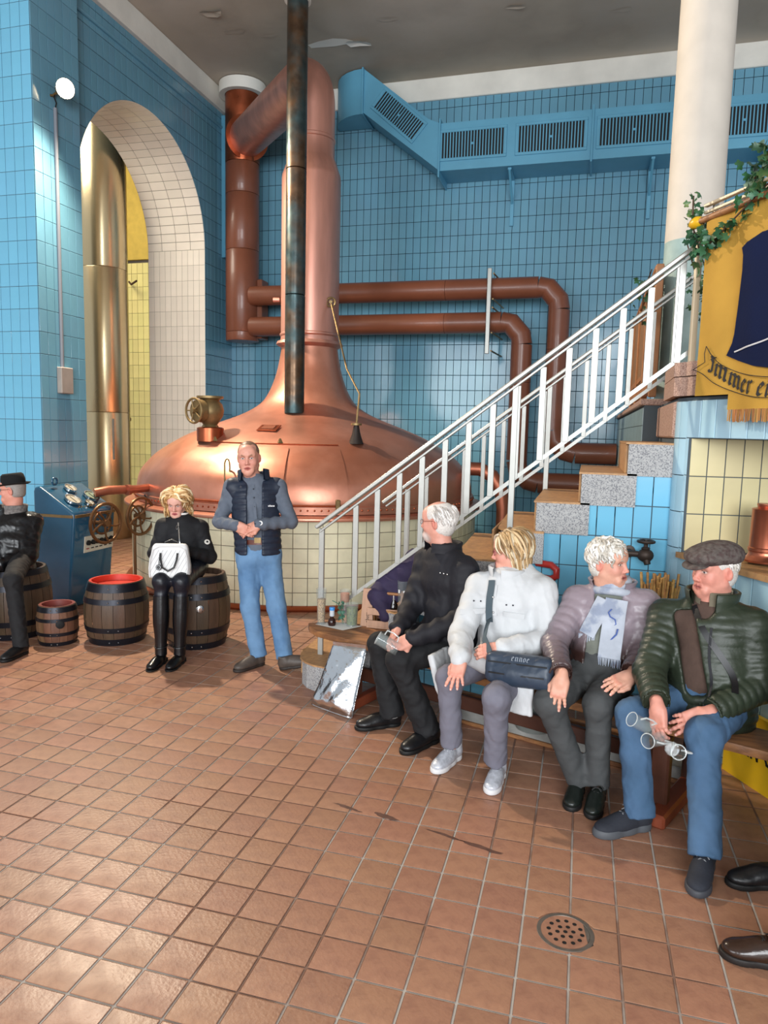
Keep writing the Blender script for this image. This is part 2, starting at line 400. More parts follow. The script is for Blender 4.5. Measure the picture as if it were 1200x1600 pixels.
# ---- round column
m_colw=M('cream_plaster_column','#c9c1b6',rough=.7,var=.05,vscale=5,bump=.0015,bscale=14)
m_colb=M('blue_green_column_paint','#9fb5b2',rough=.6,var=.12,vscale=5,bump=.004,bscale=9,col2='#8ea7a6',c2scale=4)
co=thing('column',(.75,6.77,2.10),'tall round plaster column, white above blue green paint, on the landing','column',kind='structure')
MB().lathe([(.222,3.50),(.215,7.3)],(.75,6.77,0),40).out('shaft',m_colw,co,True)
MB().lathe([(.226,2.17),(.2225,3.51)],(.75,6.77,0),40).out('painted_foot',m_colb,co,True)
MB().lathe([(0,2.165),(.255,2.165),(.255,2.20),(.226,2.20)],(.75,6.77,0),40).out('foot_ring',m_colb,co,True)
# ---- landing, podium with niche
m_gran=M('speckled_granite','#aaa9a8',rough=.6,bump=.001,bscale=120,col2='#6c6d72',c2scale=150,c2lo=.46,c2hi=.62)
m_granp=M('pink_speckled_granite','#b89888',rough=.6,bump=.001,bscale=90,col2='#8a6a5e',c2scale=130,c2lo=.46,c2hi=.62)
m_tread=M('ochre_sill_lamplit_tread','#b58a5c',rough=.55,var=.12,vscale=8,bump=.0008,bscale=50,col2='#a37b55',c2scale=30)  # orange lamplight put into the tread and riser colour; sill is ochre itself
ld=thing('wall_landing',(.4,6.1,0),'upper landing behind the stairs with grey green tiled side','wall',kind='structure')
MB().box((2.20,8.81,1.06),(3.592,5.41,2.12)).out('backing',m_grout2,ld)
lay(ld,(.404,11.5,0),(0,-1,0),(0,0,1),grid(0,5.38,0,2.1,.125,.245,.005),m_grey,th=.006,bev=.002,nmax=120)
MB().box((2.18,8.8,2.145),(3.62,5.42,.05),bev=.008).out('floor_slab',m_granp,ld)
PD=np.array([.5,-.8660,0]); PN=np.array([-.866,-.5,0]); P0=np.array([.575,4.82,0])
def pp(s,o=0,z=0): return P0+PD*s+PN*o+np.array([0,0,z])
po=thing('wall_podium',tuple(P0),'pale blue tiled podium face with a straw coloured niche','wall',kind='structure')
NB=pp(.0)+np.array([1.22,.12,0]); NL=pp(.035)
zs,zf=1.872,1.155
# solid body: left of niche + above + below, behind
b=MB(); L=3.2
A=pp(-.02,-.004); B=pp(L,-.004); 
body=[(A[0],A[1]),(B[0],B[1]),(4.0,B[1]),(4.0,6.1),(.53,6.1),(.53,4.95)]
b.prism([(x,y,0) for x,y in body],(0,0,zf-.02)); b.prism([(x,y,zs) for x,y in body],(0,0,2.12-zs))
nb=[(NL[0],NL[1]),(NL[0]+1.3,NL[1]+.19),(4.0,5.2),(4.0,6.1),(.53,6.1),(.53,4.95),(A[0],A[1])]
b.prism([(x,y,zf-.02) for x,y in nb],(0,0,zs-zf+.02)); b.out('backing',m_grout2,po)
tz=.2295; oz=zs-tz*9
lay(po,pp(0,-.004),PD,(0,0,1),grid(-.0,L,0,zf-.03,.13,tz,.006,ov=oz)+grid(0,L,zs,2.105,.13,tz,.006,ov=zs)+grid(0,.03,zf,zs,.13,tz,.005,ov=oz),m_pale,th=.007,bev=.0025)
nd=np.array([1.3,.19,0]);nL=np.linalg.norm(nd);nd/=nL
lay(po,NL+np.array([nd[1],-nd[0],0])*-.001,nd,(0,0,1),grid(.01,nL,zf,zs,.105,.235,.006,ou=.01,ov=zs),m_niche,th=.006,bev=.0025)
MB().prism([tuple(pp(.02,.03,zf-.03)),tuple(pp(1.6,.03,zf-.03)),(NL[0]+1.3,NL[1]+.15,zf-.03),(NL[0]+.02,NL[1]+.0,zf-.03)],(0,0,.035)).out('sill',m_tread,po)
# rounded corner pieces between the stair wall and the podium
bq=lambda t: np.array([.522,4.957])*(1-t)**2+np.array([.512,4.885])*2*t*(1-t)+np.array([.576,4.812])*t*t
for z0 in np.arange(zs-tz*8,2.1,tz):
    z1=min(z0+tz-.006,2.105)
    for q in range(3):
        o=[bq((q+t)/3) for t in (.04,.35,.65,.96)]; i=[p+np.array([.05,.02]) for p in o[::-1]]
        MB().prism([(x,y,z0) for x,y in o+i][::-1],(0,0,z1-z0)).out('corner_tile',m_pale,po)
MB().prism([(x,y,0.001) for x,y in [bq(t)+np.array([.012,.006]) for t in np.linspace(0,1,7)]+[np.array([.62,4.80]),np.array([.60,5.0])]][::-1],(0,0,2.1)).out('corner_backing',m_grout2,po)
# granite cap, two courses with a joint
def cap(z0,z1,o):
    pts=[(.50,5.6,z0),(.49,4.94,z0),(.505-o*.6,4.88,z0),tuple(pp(-.01,o,z0))]+[tuple(pp(L,o,z0)),(3.98,pp(L)[1],z0),(3.98,5.6,z0)]
    MB().prism(pts,(0,0,z1-z0)).out('granite_cap',m_granp,po)
cap(2.13,2.245,.022); cap(2.25,2.335,.030)
# ---- stair side wall
ws=thing('wall_stairs',(-1,4.95,0),'turquoise blue tiled wall under the stairs','wall',kind='structure')
steps=[(.249-.285*k,1.835-.205*k) for k in range(9)]
pts=[(.53,0),(.53,1.62)]
for x,z in steps: pts+=[(x+.32,z-.218),(x+.05,z-.218)]
pts+=[(steps[-1][0]+.04,0)]
MB().prism([(x,4.957,z) for x,z in pts][::-1],(0,.9,0)).out('backing',m_grout2,ws)
def sclip(p):
    q=np.array(p); xm,zm=q.mean(0); 
    z=0
    for x,zz in steps:
        if xm>=x+.02: z=zz-.2; break
    if zm>z+.06: return None
    return half(p,0,1,z) if q[:,1].max()>z else p
lay(ws,(0,4.955,0),(1,0,0),(0,0,1),grid(-2.0,.53,0,1.7,.114,.212,.006,ou=.53,ov=1.421-.212*6,clip=sclip),m_blue2,th=.007,bev=.0025)
# ---- staircase
st=thing('staircase',(-1,5.5,0),'granite staircase with treads coloured lamplit ochre rising to the right','staircase')
for k,(x,z) in enumerate(steps+[]):
    b=MB()
    pl=[]
    x1=x+.345
    if k>=3:
        rr=.16 if k<6 else .3; yf=4.93-.05*(k-2)
        pl=[(x1,4.945)]+[(x+.04+rr*(1-math.cos(t)),yf+rr*(1-math.sin(t))) for t in np.radians([90,70,50,30,10,0])]+[(x,6.1),(x1,6.1)]
        pl=[(x1,yf)]+pl[1:]
    else: pl=[(x1,4.93),(x,4.93),(x,6.1),(x1,6.1)]
    zb=max(0.001,z-.218)
    s=MB().prism([(a,c,zb) for a,c in pl][::-1],(0,0,z-zb-.012)).out('step',m_gran,st)
    c0=np.mean(pl,axis=0)
    pt=[(a-.018 if a<x1-.01 else a,c) for a,c in pl]
    MB().prism([(a,c,z-.012) for a,c in pt][::-1],(0,0,.012)).out('tread',m_tread,s)
    rs=[(x-.004,4.98),(x-.02,6.08)]
    MB().box((x-.008,5.53,z-.11),(.016,1.08,.19),bev=.004).out('riser',m_tread,s)
MB().box((.615,5.515,1.985),(.22,1.15,.23),bev=.01).out('step',m_granp,st)
# aluminium railings, one thing each
m_alu=M('satin_aluminium','#a4a49f',rough=.38,metal=.55,var=.04,vscale=20)
def railing(Y,lab,x0,x1,first,nx,zt0,zb0,extra=(),bw=.040):
    r=thing('stair_railing',(first,Y,0),lab,'railing',None)
    sT,sB=.765,.80
    zt=lambda x: 1.163+sT*(x+1.887)+zt0; zb=lambda x:.641+sB*(x+1.639)+zb0
    MB().bar((x0,Y,zt(x0)),(x1,Y,zt(x1)),.055,.030,bev=.008).out('handrail',m_alu,r)
    MB().bar((x0+.03,Y,zt(x0)-.030),(x1,Y,zt(x1)-.038),.034,.016,bev=.003).out('rail',m_alu,r)
    MB().bar((first+.2,Y,zb(first+.2)),(x1-.02,Y,zb(x1-.02)),.012,.026).out('lower_rail',m_alu,r)
    for i in range(nx):
        x=first+.26+i*.16
        MB().box((x,Y,(zt(x)-.05+zb(x)-.005)/2),(bw,.016,zt(x)-.05-zb(x)),bev=.002).out('baluster',m_alu,r)
    for x,z0 in extra: MB().box((x,Y,(zt(x)-.04+z0)/2),(.040,.022,zt(x)-.04-z0),bev=.003).out('post',m_alu,r)
    return r
railing(4.9,'near aluminium stair railing with flat balusters on the front edge of the stairs',-1.9,.60,-1.855,14,0,0,[(-1.855,0.0),(-.49,1.2),(.50,2.336)])
railing(6.04,'far aluminium stair railing along the back edge of the stairs',-1.72,.70,-1.75,13,-.05,-.05,[(-1.5,.605),(-.33,1.40)],.034)
# ---- air duct
m_duct=M('light_blue_duct_paint','#5d9dba',rough=.42,var=.08,vscale=2,bump=.001,bscale=20)
m_black=M('matt_black','#0c0d0f',rough=.7)
du=thing('air_duct',(-1,11.2,6),'light blue sheet metal air duct with slotted grilles high on the back wall','duct')
MB().box((-.13,11.235,6.055),(4.5,.57,.67)).out('duct_run',m_duct,du)
sl=[(-3.58,7.285),(-3.58,6.66),(-2.36,5.72),(-2.36,6.39),(-2.55,6.47)]
MB().prism([(x,10.95,z) for x,z in sl],(0,.57,0)).out('sloping_duct',m_duct,du)
pl=[(-3.58,11.5),(-3.58,10.95)]+[(-3.58-.57*math.sin(t),11.50-.55*math.cos(t)) for t in np.radians([15,30,45,60,75,90])]
MB().prism([(x,y,6.64) for x,y in pl],(0,0,.645)).out('curved_duct',m_duct,du,True,sharp=35)
MB().box((2.45,11.2,5.75),(.7,.55,1.3),R=frame((.3,0,1))).out('duct_end',m_duct,du)
for x,z0,z1 in ((-3.58,6.62,7.29),(-2.37,5.62,6.45),(-.19,5.68,6.44),(2.08,5.68,6.44)):
    MB().box((x,11.22,(z0+z1)/2),(.025,.62,z1-z0),bev=.004).out('flange',m_duct,du)
def grille(c,w,h,ang=0):
    ca,sa=math.cos(ang),math.sin(ang); T=lambda u,v,y: (c[0]+u*ca-v*sa,10.95-y,c[1]+u*sa+v*ca); R=np.array([[ca,0,-sa],[0,1,0],[sa,0,ca]])
    b=MB()
    for u,v,a,d in ((0,h/2+.02,w+.08,.04),(0,-h/2-.02,w+.08,.04),(-w/2-.02,0,.04,h),(w/2+.02,0,.04,h)): b.box(T(u,v,.008),(a,.022,d),R,.004)
    f=b.out('grille',m_duct,du)
    MB().box(T(0,0,-.0),(w,.006,h),R).out('opening',m_black,f)
    s=MB(); nn=int(w/.042)
    for i in range(nn+1): s.box(T(-w/2+w*i/nn,0,.007),(.016,.012,h),R)
    s.box(T(0,0,.012),(.03,.02,.03),R); s.out('slats',m_duct,f,kind='stuff')
for x in (-1.88,-.757,.365,1.75): grille((x,6.07),.92,.36)
grille((-3.01,6.56),.80,.28,-math.atan2(.62,.72))
for x in (-1.33,.64):
    b=MB().box((x,11.5,5.40),(.05,.03,.75)).box((x,11.25,5.70),(.05,.5,.03)).bar((x,11.0,5.68),(x,11.5,5.35),.03); b.out('bracket',m_duct,du)
# ---- wooden balustrade on the landing
m_wood=M('brown_slatted_wood','#8a6440',rough=.5,var=.2,vscale=6,stretch=(6,6,.6),bump=.001,bscale=20)
m_wood2=M('orange_brown_wood','#a06a3c',rough=.5,var=.15,vscale=6)
wf=thing('wooden_balustrade',(.46,7.5,2.17),'brown slatted wooden balustrade on the landing behind the column','balustrade')
y=6.36
while y<9.6:
    MB().box((.47,y,2.80),(.022,.085,.80),bev=.004).out('plank',m_wood,wf); y+=.095
MB().box((.47,8.0,2.29),(.05,3.4,.10),bev=.006).out('rail',m_wood2,wf); MB().box((.47,8.0,2.44),(.04,3.4,.05)).out('rail',m_wood2,wf); MB().box((.47,8.0,3.22),(.07,3.4,.05),bev=.01).out('rail',m_wood2,wf)
for y in (6.3,7.3,8.3,9.3): MB().box((.47,y,2.72),(.06,.06,1.05),bev=.006).out('post',m_wood2,wf)

MB().box((-6.045,11.22,5.80),(.07,.13,2.25),bev=.006).out('trim_4',m_duct,kind='structure')
# ================================================================ KETTLE
m_cop=M('polished_copper','#d2937c',rough=.40,metal=.80,var=.10,vscale=2.5,bump=.0022,bscale=6,rvar=.08,col2='#bd7c64',c2scale=1.4)
m_copd=M('dark_copper','#a85a3c',rough=.35,metal=.9,var=.15,vscale=6,rvar=.08)
m_copn=M('brushed_pink_copper','#cc9484',rough=.40,metal=.75,var=.12,vscale=3,stretch=(3,3,.5),rvar=.06)
m_brass=M('old_brass','#8a7450',rough=.48,metal=.75,var=.2,vscale=12)
m_brown=M('brown_pipe_lacquer','#7c4833',rough=.38,var=.10,vscale=3,coat=.15)
m_pole=M('patinated_pipe','#54402f',rough=.36,metal=.7,col2='#3a4a4c',c2scale=2.6,c2lo=.42,c2hi=.60,var=.35,vscale=9,rvar=.12)
KX,KY=-3.54,8.81
ke=thing('brew_kettle',(KX,KY,0),'huge copper brew kettle with tall neck on a round ivory tiled base','kettle')
base=MB().lathe([(2.19,0),(2.19,.95)],(KX,KY,0),90).out('tiled_base',m_groutw,ke)
nt=90; cand=[]
for r in range(6):
    for i in range(nt):
        a=2*PI*(i+.5)/nt; c=np.array([KX+2.193*math.cos(a),KY+2.193*math.sin(a),.03+.154*(r+.5)]); u=np.array([-math.sin(a),math.cos(a),0])
        x,y,z=pix(c); fr=-(np.array([math.cos(a),math.sin(a),0])@(c-np.array([0,0,CH]))); cand.append((-(fr/z**3) if -20<x<900 else 0,c,u))
cand.sort(key=lambda t:t[0]); mb=MB(); tms=[tile_mesh([(-.0735,-.0735),(.0735,-.0735),(.0735,.0735),(-.0735,.0735)],.008,.003) for _ in range(4)]
for k,(s,c,u) in enumerate(cand):
    n=np.cross(u,(0,0,1)); R=np.stack([u,(0,0,1),n],1); V,F=tms[k%4]
    if k<240: part('tile',V@R.T+c,F,m_base,base)
    else: mb.add(V@R.T+c,F)
mb.out('tile',m_base,base,kind='stuff')
MB().lathe([(2.205,0),(2.275,0),(2.28,.02),(2.25,.045),(2.205,.05)],(KX,KY,0),96).out('foot_ring',m_copd,ke,True)
MB().lathe([(2.10,.985),(2.24,.98),(2.285,.965),(2.29,.95),(2.285,.935),(2.2,.93)],(KX,KY,0),96).out('rim',m_cop,ke,True)
prof=[(2.125,.985),(2.14,1.05),(2.14,1.15),(2.10,1.31),(2.0,1.44),(1.87,1.56),(1.57,1.745),(1.26,1.88),(.94,2.0),(.75,2.09),(.60,2.20),(.50,2.36),(.42,2.58),(.375,2.80),(.36,2.90)]
def smoothprof(p,n=5):
    p=np.array(p); out=[]
    for i in range(len(p)-1):
        a=p[max(i-1,0)];b=p[i];c=p[i+1];d=p[min(i+2,len(p)-1)]
        for t in np.arange(n)/n: out.append(tuple(.5*((2*b)+(-a+c)*t+(2*a-5*b+4*c-d)*t*t+(-a+3*b-3*c+d)*t**3)))
    out.append(tuple(p[-1])); return out
DP=smoothprof(prof,4)
MB().lathe(DP,(KX,KY,0),128).out('dome',m_cop,ke,True,sharp=None or 80)
MB().lathe([(.36,2.895),(.39,2.91),(.43,2.935),(.415,2.97),(.375,2.98),(.37,3.03),(.385,3.05),(.385,3.065),(.37,3.08),(.37,4.98),(.365,5.02),(.30,5.20),(.285,5.23),(.285,5.42),(.295,5.43),(.295,5.46),(.285,5.47),(.285,5.80)],(KX,KY,0),56).out('neck',m_copn,ke,True,sharp=30)
vx,vy=-5.64,11.05
d=np.array([vx-KX,vy-KY,0]);dl=np.linalg.norm(d);d/=dl
pts=[np.array([KX,KY,5.78])]+[np.array([KX,KY,5.84])+.42*(1-math.cos(t))*d+np.array([0,0,.42*math.sin(t)]) for t in np.linspace(0,PI*.47,9)]
e=np.array([vx,vy,6.42])-d*.24; pts+= [pts[-1]+(e-pts[-1])*t for t in (.3,.65,1)]
MB().tube(pts,.283,36).out('elbow_pipe',m_copn,ke,True)
ax=(e-pts[-3]); ax/=np.linalg.norm(ax)
MB().tube([e-ax*.03,e-ax*.0],.345,36).out('flange',m_copd,ke,True)
# door panels, rivets, hinges
def patch(a0,a1,z0,z1,off,name,m=m_cop):
    pr=[(r+off*.8,z+off*.6) for r,z in DP if z0<=z<=z1]; b=MB().lathe(pr,(KX,KY,0),24,a0=math.radians(a0),a1=math.radians(a1))
    k=len(pr); pin=[(r-.01,z-.01) for r,z in pr]
    # edges
    for a in (a0,a1):
        a=math.radians(a); V=[(KX+r*math.cos(a),KY+r*math.sin(a),z) for r,z in pr+pin]; b.add(V,[(i,i+1,i+1+k,i+k) for i in range(k-1)])
    for r0,z0_,r1,z1_ in ((*pr[0],*pin[0]),(*pr[-1],*pin[-1])):
        b.lathe([(r0,z0_),(r1,z1_)],(KX,KY,0),24,a0=math.radians(a0),a1=math.radians(a1))
    return b.out(name,m,ke,True)
p1=patch(-113,-75,1.06,1.70,.016,'door'); p2=patch(-73.6,-57,1.06,1.70,.012,'door')
def dp(a,z,off=0):
    pz=[q[1] for q in DP];pr=[q[0] for q in DP]; r=np.interp(z,pz,pr)+off; a=math.radians(a); return np.array([KX+r*math.cos(a),KY+r*math.sin(a),z])
for a in(-108,-79): MB().lathe([(0,.05),(.012,.045),(.035,0)],dp(a,1.71,.0),4).out('hinge',m_brass,ke)
MB().tube([dp(a,1.70,.012) for a in range(-113,-56,2)],.006,6).out('hinge_rod',m_copd,ke,True)
def loop(c,n,w,h,r=.009,k=14):
    R=frame(n,(0,0,1)); P=[]
    for i in range(k):
        t=2*PI*i/k; P.append(np.array(c)+R@np.array([h*np.sign(math.cos(t))*abs(math.cos(t))**.6,w*np.sign(math.sin(t))*abs(math.sin(t))**.7,0]))
    return MB().tube(P,r,8,closed=True)
hc=dp(-91.5,1.40,.07); loop(hc,(math.cos(math.radians(-88+90)),math.sin(math.radians(-88+90)),0),.06,.14).out('door_handle',m_brass,ke,True)
for a in (-103,-60): MB().box(dp(a,1.10,.03),(.05,.05,.10),frame((0,0,1),(math.cos(math.radians(a)),math.sin(math.radians(a)),0)),.008).out('latch',m_brass,ke)
MB().tube([dp(a,1.10,.035) for a in np.linspace(-103,-86,8)],.012,8).out('locking_bar',m_copd,ke,True)
MB().tube([dp(a,1.085,.035) for a in np.linspace(-74,-57,8)],.010,8).out('locking_bar',m_copd,ke,True)
rv=MB()
for i in range(190):
    a=2*PI*i/190; rv.ball((KX+2.165*math.cos(a),KY+2.165*math.sin(a),1.035),.012,6,4)
rv.out('rivets',m_copd,ke,True,kind='stuff')
MB().lathe([(2.14,.985),(2.165,.99),(2.165,1.07),(2.14,1.075)],(KX,KY,0),96).out('rivet_band',m_cop,ke,True)
# inspection plate
c=np.array([-3.49,7.483,1.868]); MB().box(c,(.24,.16,.012),frame((0,-.42,1)),.004).out('inspection_plate',m_copd,ke); MB().box(c+np.array([0,0,.01]),(.15,.09,.01),frame((0,-.42,1)),.003).out('plate_window',m_brown,ke)
# valve on the shoulder
vc=np.array([-4.16,7.36,1.74]); cd_=np.array([-.35,-.94,0]); cd_/=np.linalg.norm(cd_)
vs=MB().lathe([(.15,-.04),(.15,.11),(.13,.12),(.09,.125)],vc,28).out('valve_stub',m_copd,ke,True)
vb=MB().lathe([(.10,.12),(.08,.15),(.10,.18),(.145,.25),(.155,.31),(.135,.38),(.10,.42),(.12,.44),(.15,.445),(.15,.47),(.10,.47)],vc,28)
hc=vc+np.array([0,0,.30])+cd_*.13; vb.tube([hc,hc+cd_*.06],[.13,.12],24); vb.out('valve_body',m_brass,ke,True)
def handwheel(c,n,r,rim,spokes,m,parent,name='handwheel',hub=.03,curve=.0):
    R=frame(n,(0,0,1)); b=MB(); P=[np.array(c)+R@np.array([r*math.cos(t),r*math.sin(t),0]) for t in np.linspace(0,2*PI,29)[:-1]]; b.tube(P,rim,8,closed=True)
    for i in range(spokes):
        t=2*PI*i/spokes+.3; b.tube([np.array(c)+R@np.array([q*r*math.cos(t+curve*q),q*r*math.sin(t+curve*q),0]) for q in(0,.35,.7,1)],rim*.62,6)
    nn=np.array(n,float)/np.linalg.norm(n); b.cyl(np.array(c)-nn*hub,np.array(c)+nn*hub,hub,12)
    return b.out(name,m,parent,True)
handwheel(hc+cd_*.10,cd_,.135,.014,5,m_brass,ke)
MB().cyl(hc,hc+cd_*.10,.018,8).out('valve_spindle',m_brass,ke,True)
# lever rod with weight
f0=np.array([-2.49,7.60,1.715]); rt=np.array([-2.93,8.45,3.44]); rt=np.array([KX+.40*.88,KY-.40*.47,3.44])
lv=MB().lathe([(.085,0),(.05,.10),(.03,.20),(.028,.22)],f0,20).out('weight_cone',M('dark_iron','#2e2622',rough=.5,metal=.4),ke,True)
MB().lathe([(.02,.20),(.06,.205),(.06,.225),(.02,.23)],f0,20).out('rod_guide',m_brass,ke,True)
MB().tube([f0+np.array([0,0,.2]),f0+np.array([.02,.03,.55]),(f0+rt)/2+np.array([0.05,0,.0]),rt],.011,6).out('pull_rod',m_brass,ke,True)
handwheel(rt,(.2,-1,0),.055,.012,4,m_brass,ke,'pulley',.02)
MB().cyl((KX-.38,KY-.1,3.5),(KX-.46,KY-.12,3.5),.03,10).out('neck_tap',m_copn,ke,True)
# ---- copper drain pipe on the right side of the kettle
sp=smoothprof([(0,0),(1,1)],1)
P=np.array([(-1.45,8.88,1.42),(-1.28,8.88,1.42),(-1.13,8.88,1.34),(-1.02,8.88,1.18),(-.98,8.88,.95),(-.98,8.88,.5),(-.98,8.88,0.01)])
t=MB().tube(P,.085,20).out('copper_pipe',M('red_copper_pipe','#a8654e',rough=.4,metal=.75,var=.1),loc=(-.98,8.88,0),smooth=True); tag(t,'curved red copper pipe dropping to the floor at the right side of the kettle','pipe')
# ---- hanging patinated pipe
pl=thing('vertical_pipe',(-3.42,8.05,2.04),'dark patinated vertical pipe from the ceiling in front of the kettle neck','pipe')
px_,py_=-3.42,8.04
for z0,z1 in ((2.05,3.42),(3.425,4.83),(4.835,6.66)): MB().lathe([(.112,z0),(.118,z0+.005),(.118,z1-.005),(.112,z1)],(px_,py_,0),28).out('pipe_section',m_pole,pl,True)
MB().lathe([(.10,2.06),(.118,2.05),(.112,2.10)],(px_,py_,0),28).out('pipe_end',m_pole,pl,True)
MB().lathe([(.119,6.64),(.15,6.64),(.15,7.295),(.119,7.295)],(px_,py_,0),28).out('ceiling_collar',m_white,pl,True)
# ---- flue pipe in the corner
fp_=thing('flue_pipe',(vx,vy,3.27),'thick brown vertical flue pipe hanging in the corner with a white ceiling collar','pipe')
for z0,z1 in ((3.42,4.72),(4.725,5.6),(5.605,6.08)): MB().lathe([(.268,z0),(.272,z0+.006),(.272,z1-.006),(.268,z1)],(vx,vy,0),36).out('pipe_section',m_brown,fp_,True)
MB().lathe([(0,3.27),(.262,3.28),(.272,3.30),(.272,3.415)],(vx,vy,0),36).out('end_cap',m_brown,fp_,True)
MB().lathe([(.272,6.085),(.275,6.10),(.275,7.15)],(vx,vy,0),36).out('copper_section',m_copd,fp_,True)
MB().lathe([(.28,7.12),(.37,7.12),(.37,7.29),(.28,7.29)],(vx,vy,0),36).out('ceiling_collar',m_white,fp_,True)
MB().box((vx+.20,vy+.12,3.80),(.30,.25,.95),bev=.01).out('side_box',m_brown,fp_)
# ---- two brown pipes along the back wall
def runpipe(z,xd,zl,name,lab,xe):
    t=thing(name,(xd,10.95,z),lab,'pipe'); Y=10.95; r=.155
    def seg(a,b): MB().tube([a,b],r,28).out('pipe_section',m_brown,t,True)
    k=.19
    seg((vx+.22,Y,z),(-3.9,Y,z)); seg((-3.895,Y,z),(-2.2,Y,z)); seg((-2.195,Y,z),(xd-k-.12,Y,z))
    a=[np.array([xd-k-.115,Y,z]),np.array([xd-k+.02,Y,z-.02]),np.array([xd-.02,Y,z-k+.0]),np.array([xd,Y,z-k-.14])]
    MB().tube(a,r,28).out('elbow',m_brown,t,True,sharp=15)
    zz=(z+zl)/2+.3
    seg((xd,Y,z-k-.145),(xd,Y,zz)); seg((xd,Y,zz-.005),(xd,Y,zl+k+.14))
    a=[np.array([xd,Y,zl+k+.135]),np.array([xd+.03,Y,zl+k-.02]),np.array([xd+k,Y,zl+.03]),np.array([xd+k+.14,Y,zl])]
    MB().tube(a,r,28).out('elbow',m_brown,t,True,sharp=15)
    seg((xd+k+.145,Y,zl),(xe,Y,zl)); return t
runpipe(3.99,-.525,1.60,'brown_pipe','upper brown pipe along the back wall that turns down nearer the stairs top',.38)
runpipe(3.50,-1.04,1.14,'brown_pipe','lower brown pipe along the back wall that turns down nearer the kettle',.38)
bk=thing('pipe_bracket',(-1.52,10.7,3.6),'upright galvanised channel bracket clamping both brown pipes','bracket')
MB().box((-1.52,10.72,3.63),(.06,.04,1.22),bev=.006).out('channel',m_alu,bk)
for z in (4.16,3.80,3.68,3.32,3.06): MB().cyl((-1.46,10.70,z),(-1.40,11.5,z),.012,6).out('clamp_rod',m_brass,bk)
# ---- steel column behind the arch
mst=M('polished_steel_column','#d8c49c',rough=.26,metal=.9,var=.10,vscale=1.5,stretch=(1,1,.15),bump=.004,bscale=1.6,rvar=.05)
sc_=thing('steel_chimney',(-7.62,10.10,0),'tall shiny stainless steel chimney pipe standing behind the arch','pipe')
for z0,z1 in((0,2.05),(2.055,4.3),(4.305,7.29)): MB().lathe([(.372,z0),(.375,z0+.01),(.375,z1-.01),(.372,z1)],(-7.62,10.12,0),56).out('pipe_section',mst,sc_,True)
MB().cyl((-7.33,9.90,1.3),(-7.33,9.90,1.95),.022,8).out('gauge_glass',M('gauge_tube','#c8c8c0',rough=.2,metal=.5),sc_,True)
MB().cyl((-7.36,10.30,1.95),(-7.30,10.30,1.95),.04,10).out('plug',m_brass,sc_,True)
# ---- flood lamp with conduit
fl_=thing('flood_lamp',(-5.94,7.08,5.4),'lit round flood lamp on the side of the tiled pier','lamp')
lc=np.array([-5.76,7.07,5.53]); ld_=np.array([.84,-.48,-.25]); ld_/=np.linalg.norm(ld_)
MB().lathe([(.02,-.16),(.06,-.15),(.085,-.06),(.10,-.0),(.105,.0)],lc,28,R=frame(ld_)).out('lamp_housing',M('grey_cast_metal','#6b655c',rough=.5,metal=.6),fl_,True)
MB().lathe([(0,.012),(.07,.008),(.098,-.004)],lc,28,R=frame(ld_)).out('lamp_glass',M('lit_lamp_glass','#fff2dc',emit=('#ffe6bf',60)),fl_,True)
MB().tube([(-5.95,7.05,5.47),(-5.93,7.08,5.48),lc-ld_*.15],.014,8).out('lamp_arm',m_brass,fl_,True)
MB().tube([(-5.935,7.11,2.50),(-5.935,7.11,5.36)],.022,10).out('conduit',M('grey_conduit','#7e838c',rough=.5),fl_,True)
MB().tube([(-5.935,7.11,5.34),(-5.90,7.09,5.40),(-5.92,7.08,5.46),(-5.9,7.07,5.48)],.008,6).out('cable',m_black,fl_,True)
MB().box((-5.915,7.13,2.36),(.07,.20,.30),bev=.008).out('junction_box',M('grey_switch_box','#a39a92',rough=.55,var=.08),fl_)
# ================================================================ CONSOLE, BARRELS
m_con=M('petrol_blue_enamel','#1d4f6c',rough=.24,var=.10,vscale=4,coat=.4,bump=.0008,bscale=14)
m_chr=M('chrome','#c9c9c9',rough=.15,metal=1)
m_paper=M('paper_label','#c8c4b4',rough=.6)
m_ind=M('handwheel_bronze','#6b4a2e',rough=.4,metal=.6,var=.2)
cn=thing('control_console',(-5.1,6.27,0),'blue enamelled control console with dial gauges and handwheels beside the tiled pier','console')
prf=[(-4.96,0.0),(-4.875,.93),(-4.885,.985),(-5.29,1.235),(-5.345,1.225),(-5.36,1.18),(-5.36,.93),(-5.33,0)]
def xz(b,poly,y0,y1): return b.prism([(x,y0,z) for x,z in poly],(0,y1-y0,0))
import bmesh
def bevelled(o,w,seg=2,ang=30):
    me=o.data; bm=bmesh.new(); bm.from_mesh(me); bmesh.ops.remove_doubles(bm,verts=bm.verts,dist=1e-5); bmesh.ops.recalc_face_normals(bm,faces=bm.faces)
    es=[e for e in bm.edges if len(e.link_faces)==2 and e.calc_face_angle(0)>math.radians(ang)]
    bmesh.ops.bevel(bm,geom=es,offset=w,segments=seg,affect='EDGES',profile=.6,clamp_overlap=True); bm.to_mesh(me); bm.free(); me.set_sharp_from_angle(angle=math.radians(50))
    me.polygons.foreach_set('use_smooth',np.ones(len(me.polygons),bool)); return o
bevelled(xz(MB(),prf,5.95,6.59).out('cabinet',m_con,cn),.03,3)
MB().box((-5.12,5.946,.945),(.46,.012,.028)).box((-4.872,6.27,.945),(.012,.62,.028)).out('brass_strip',m_brass,cn)
sn=np.array([.25,0,.405]);sn/=np.linalg.norm(sn)
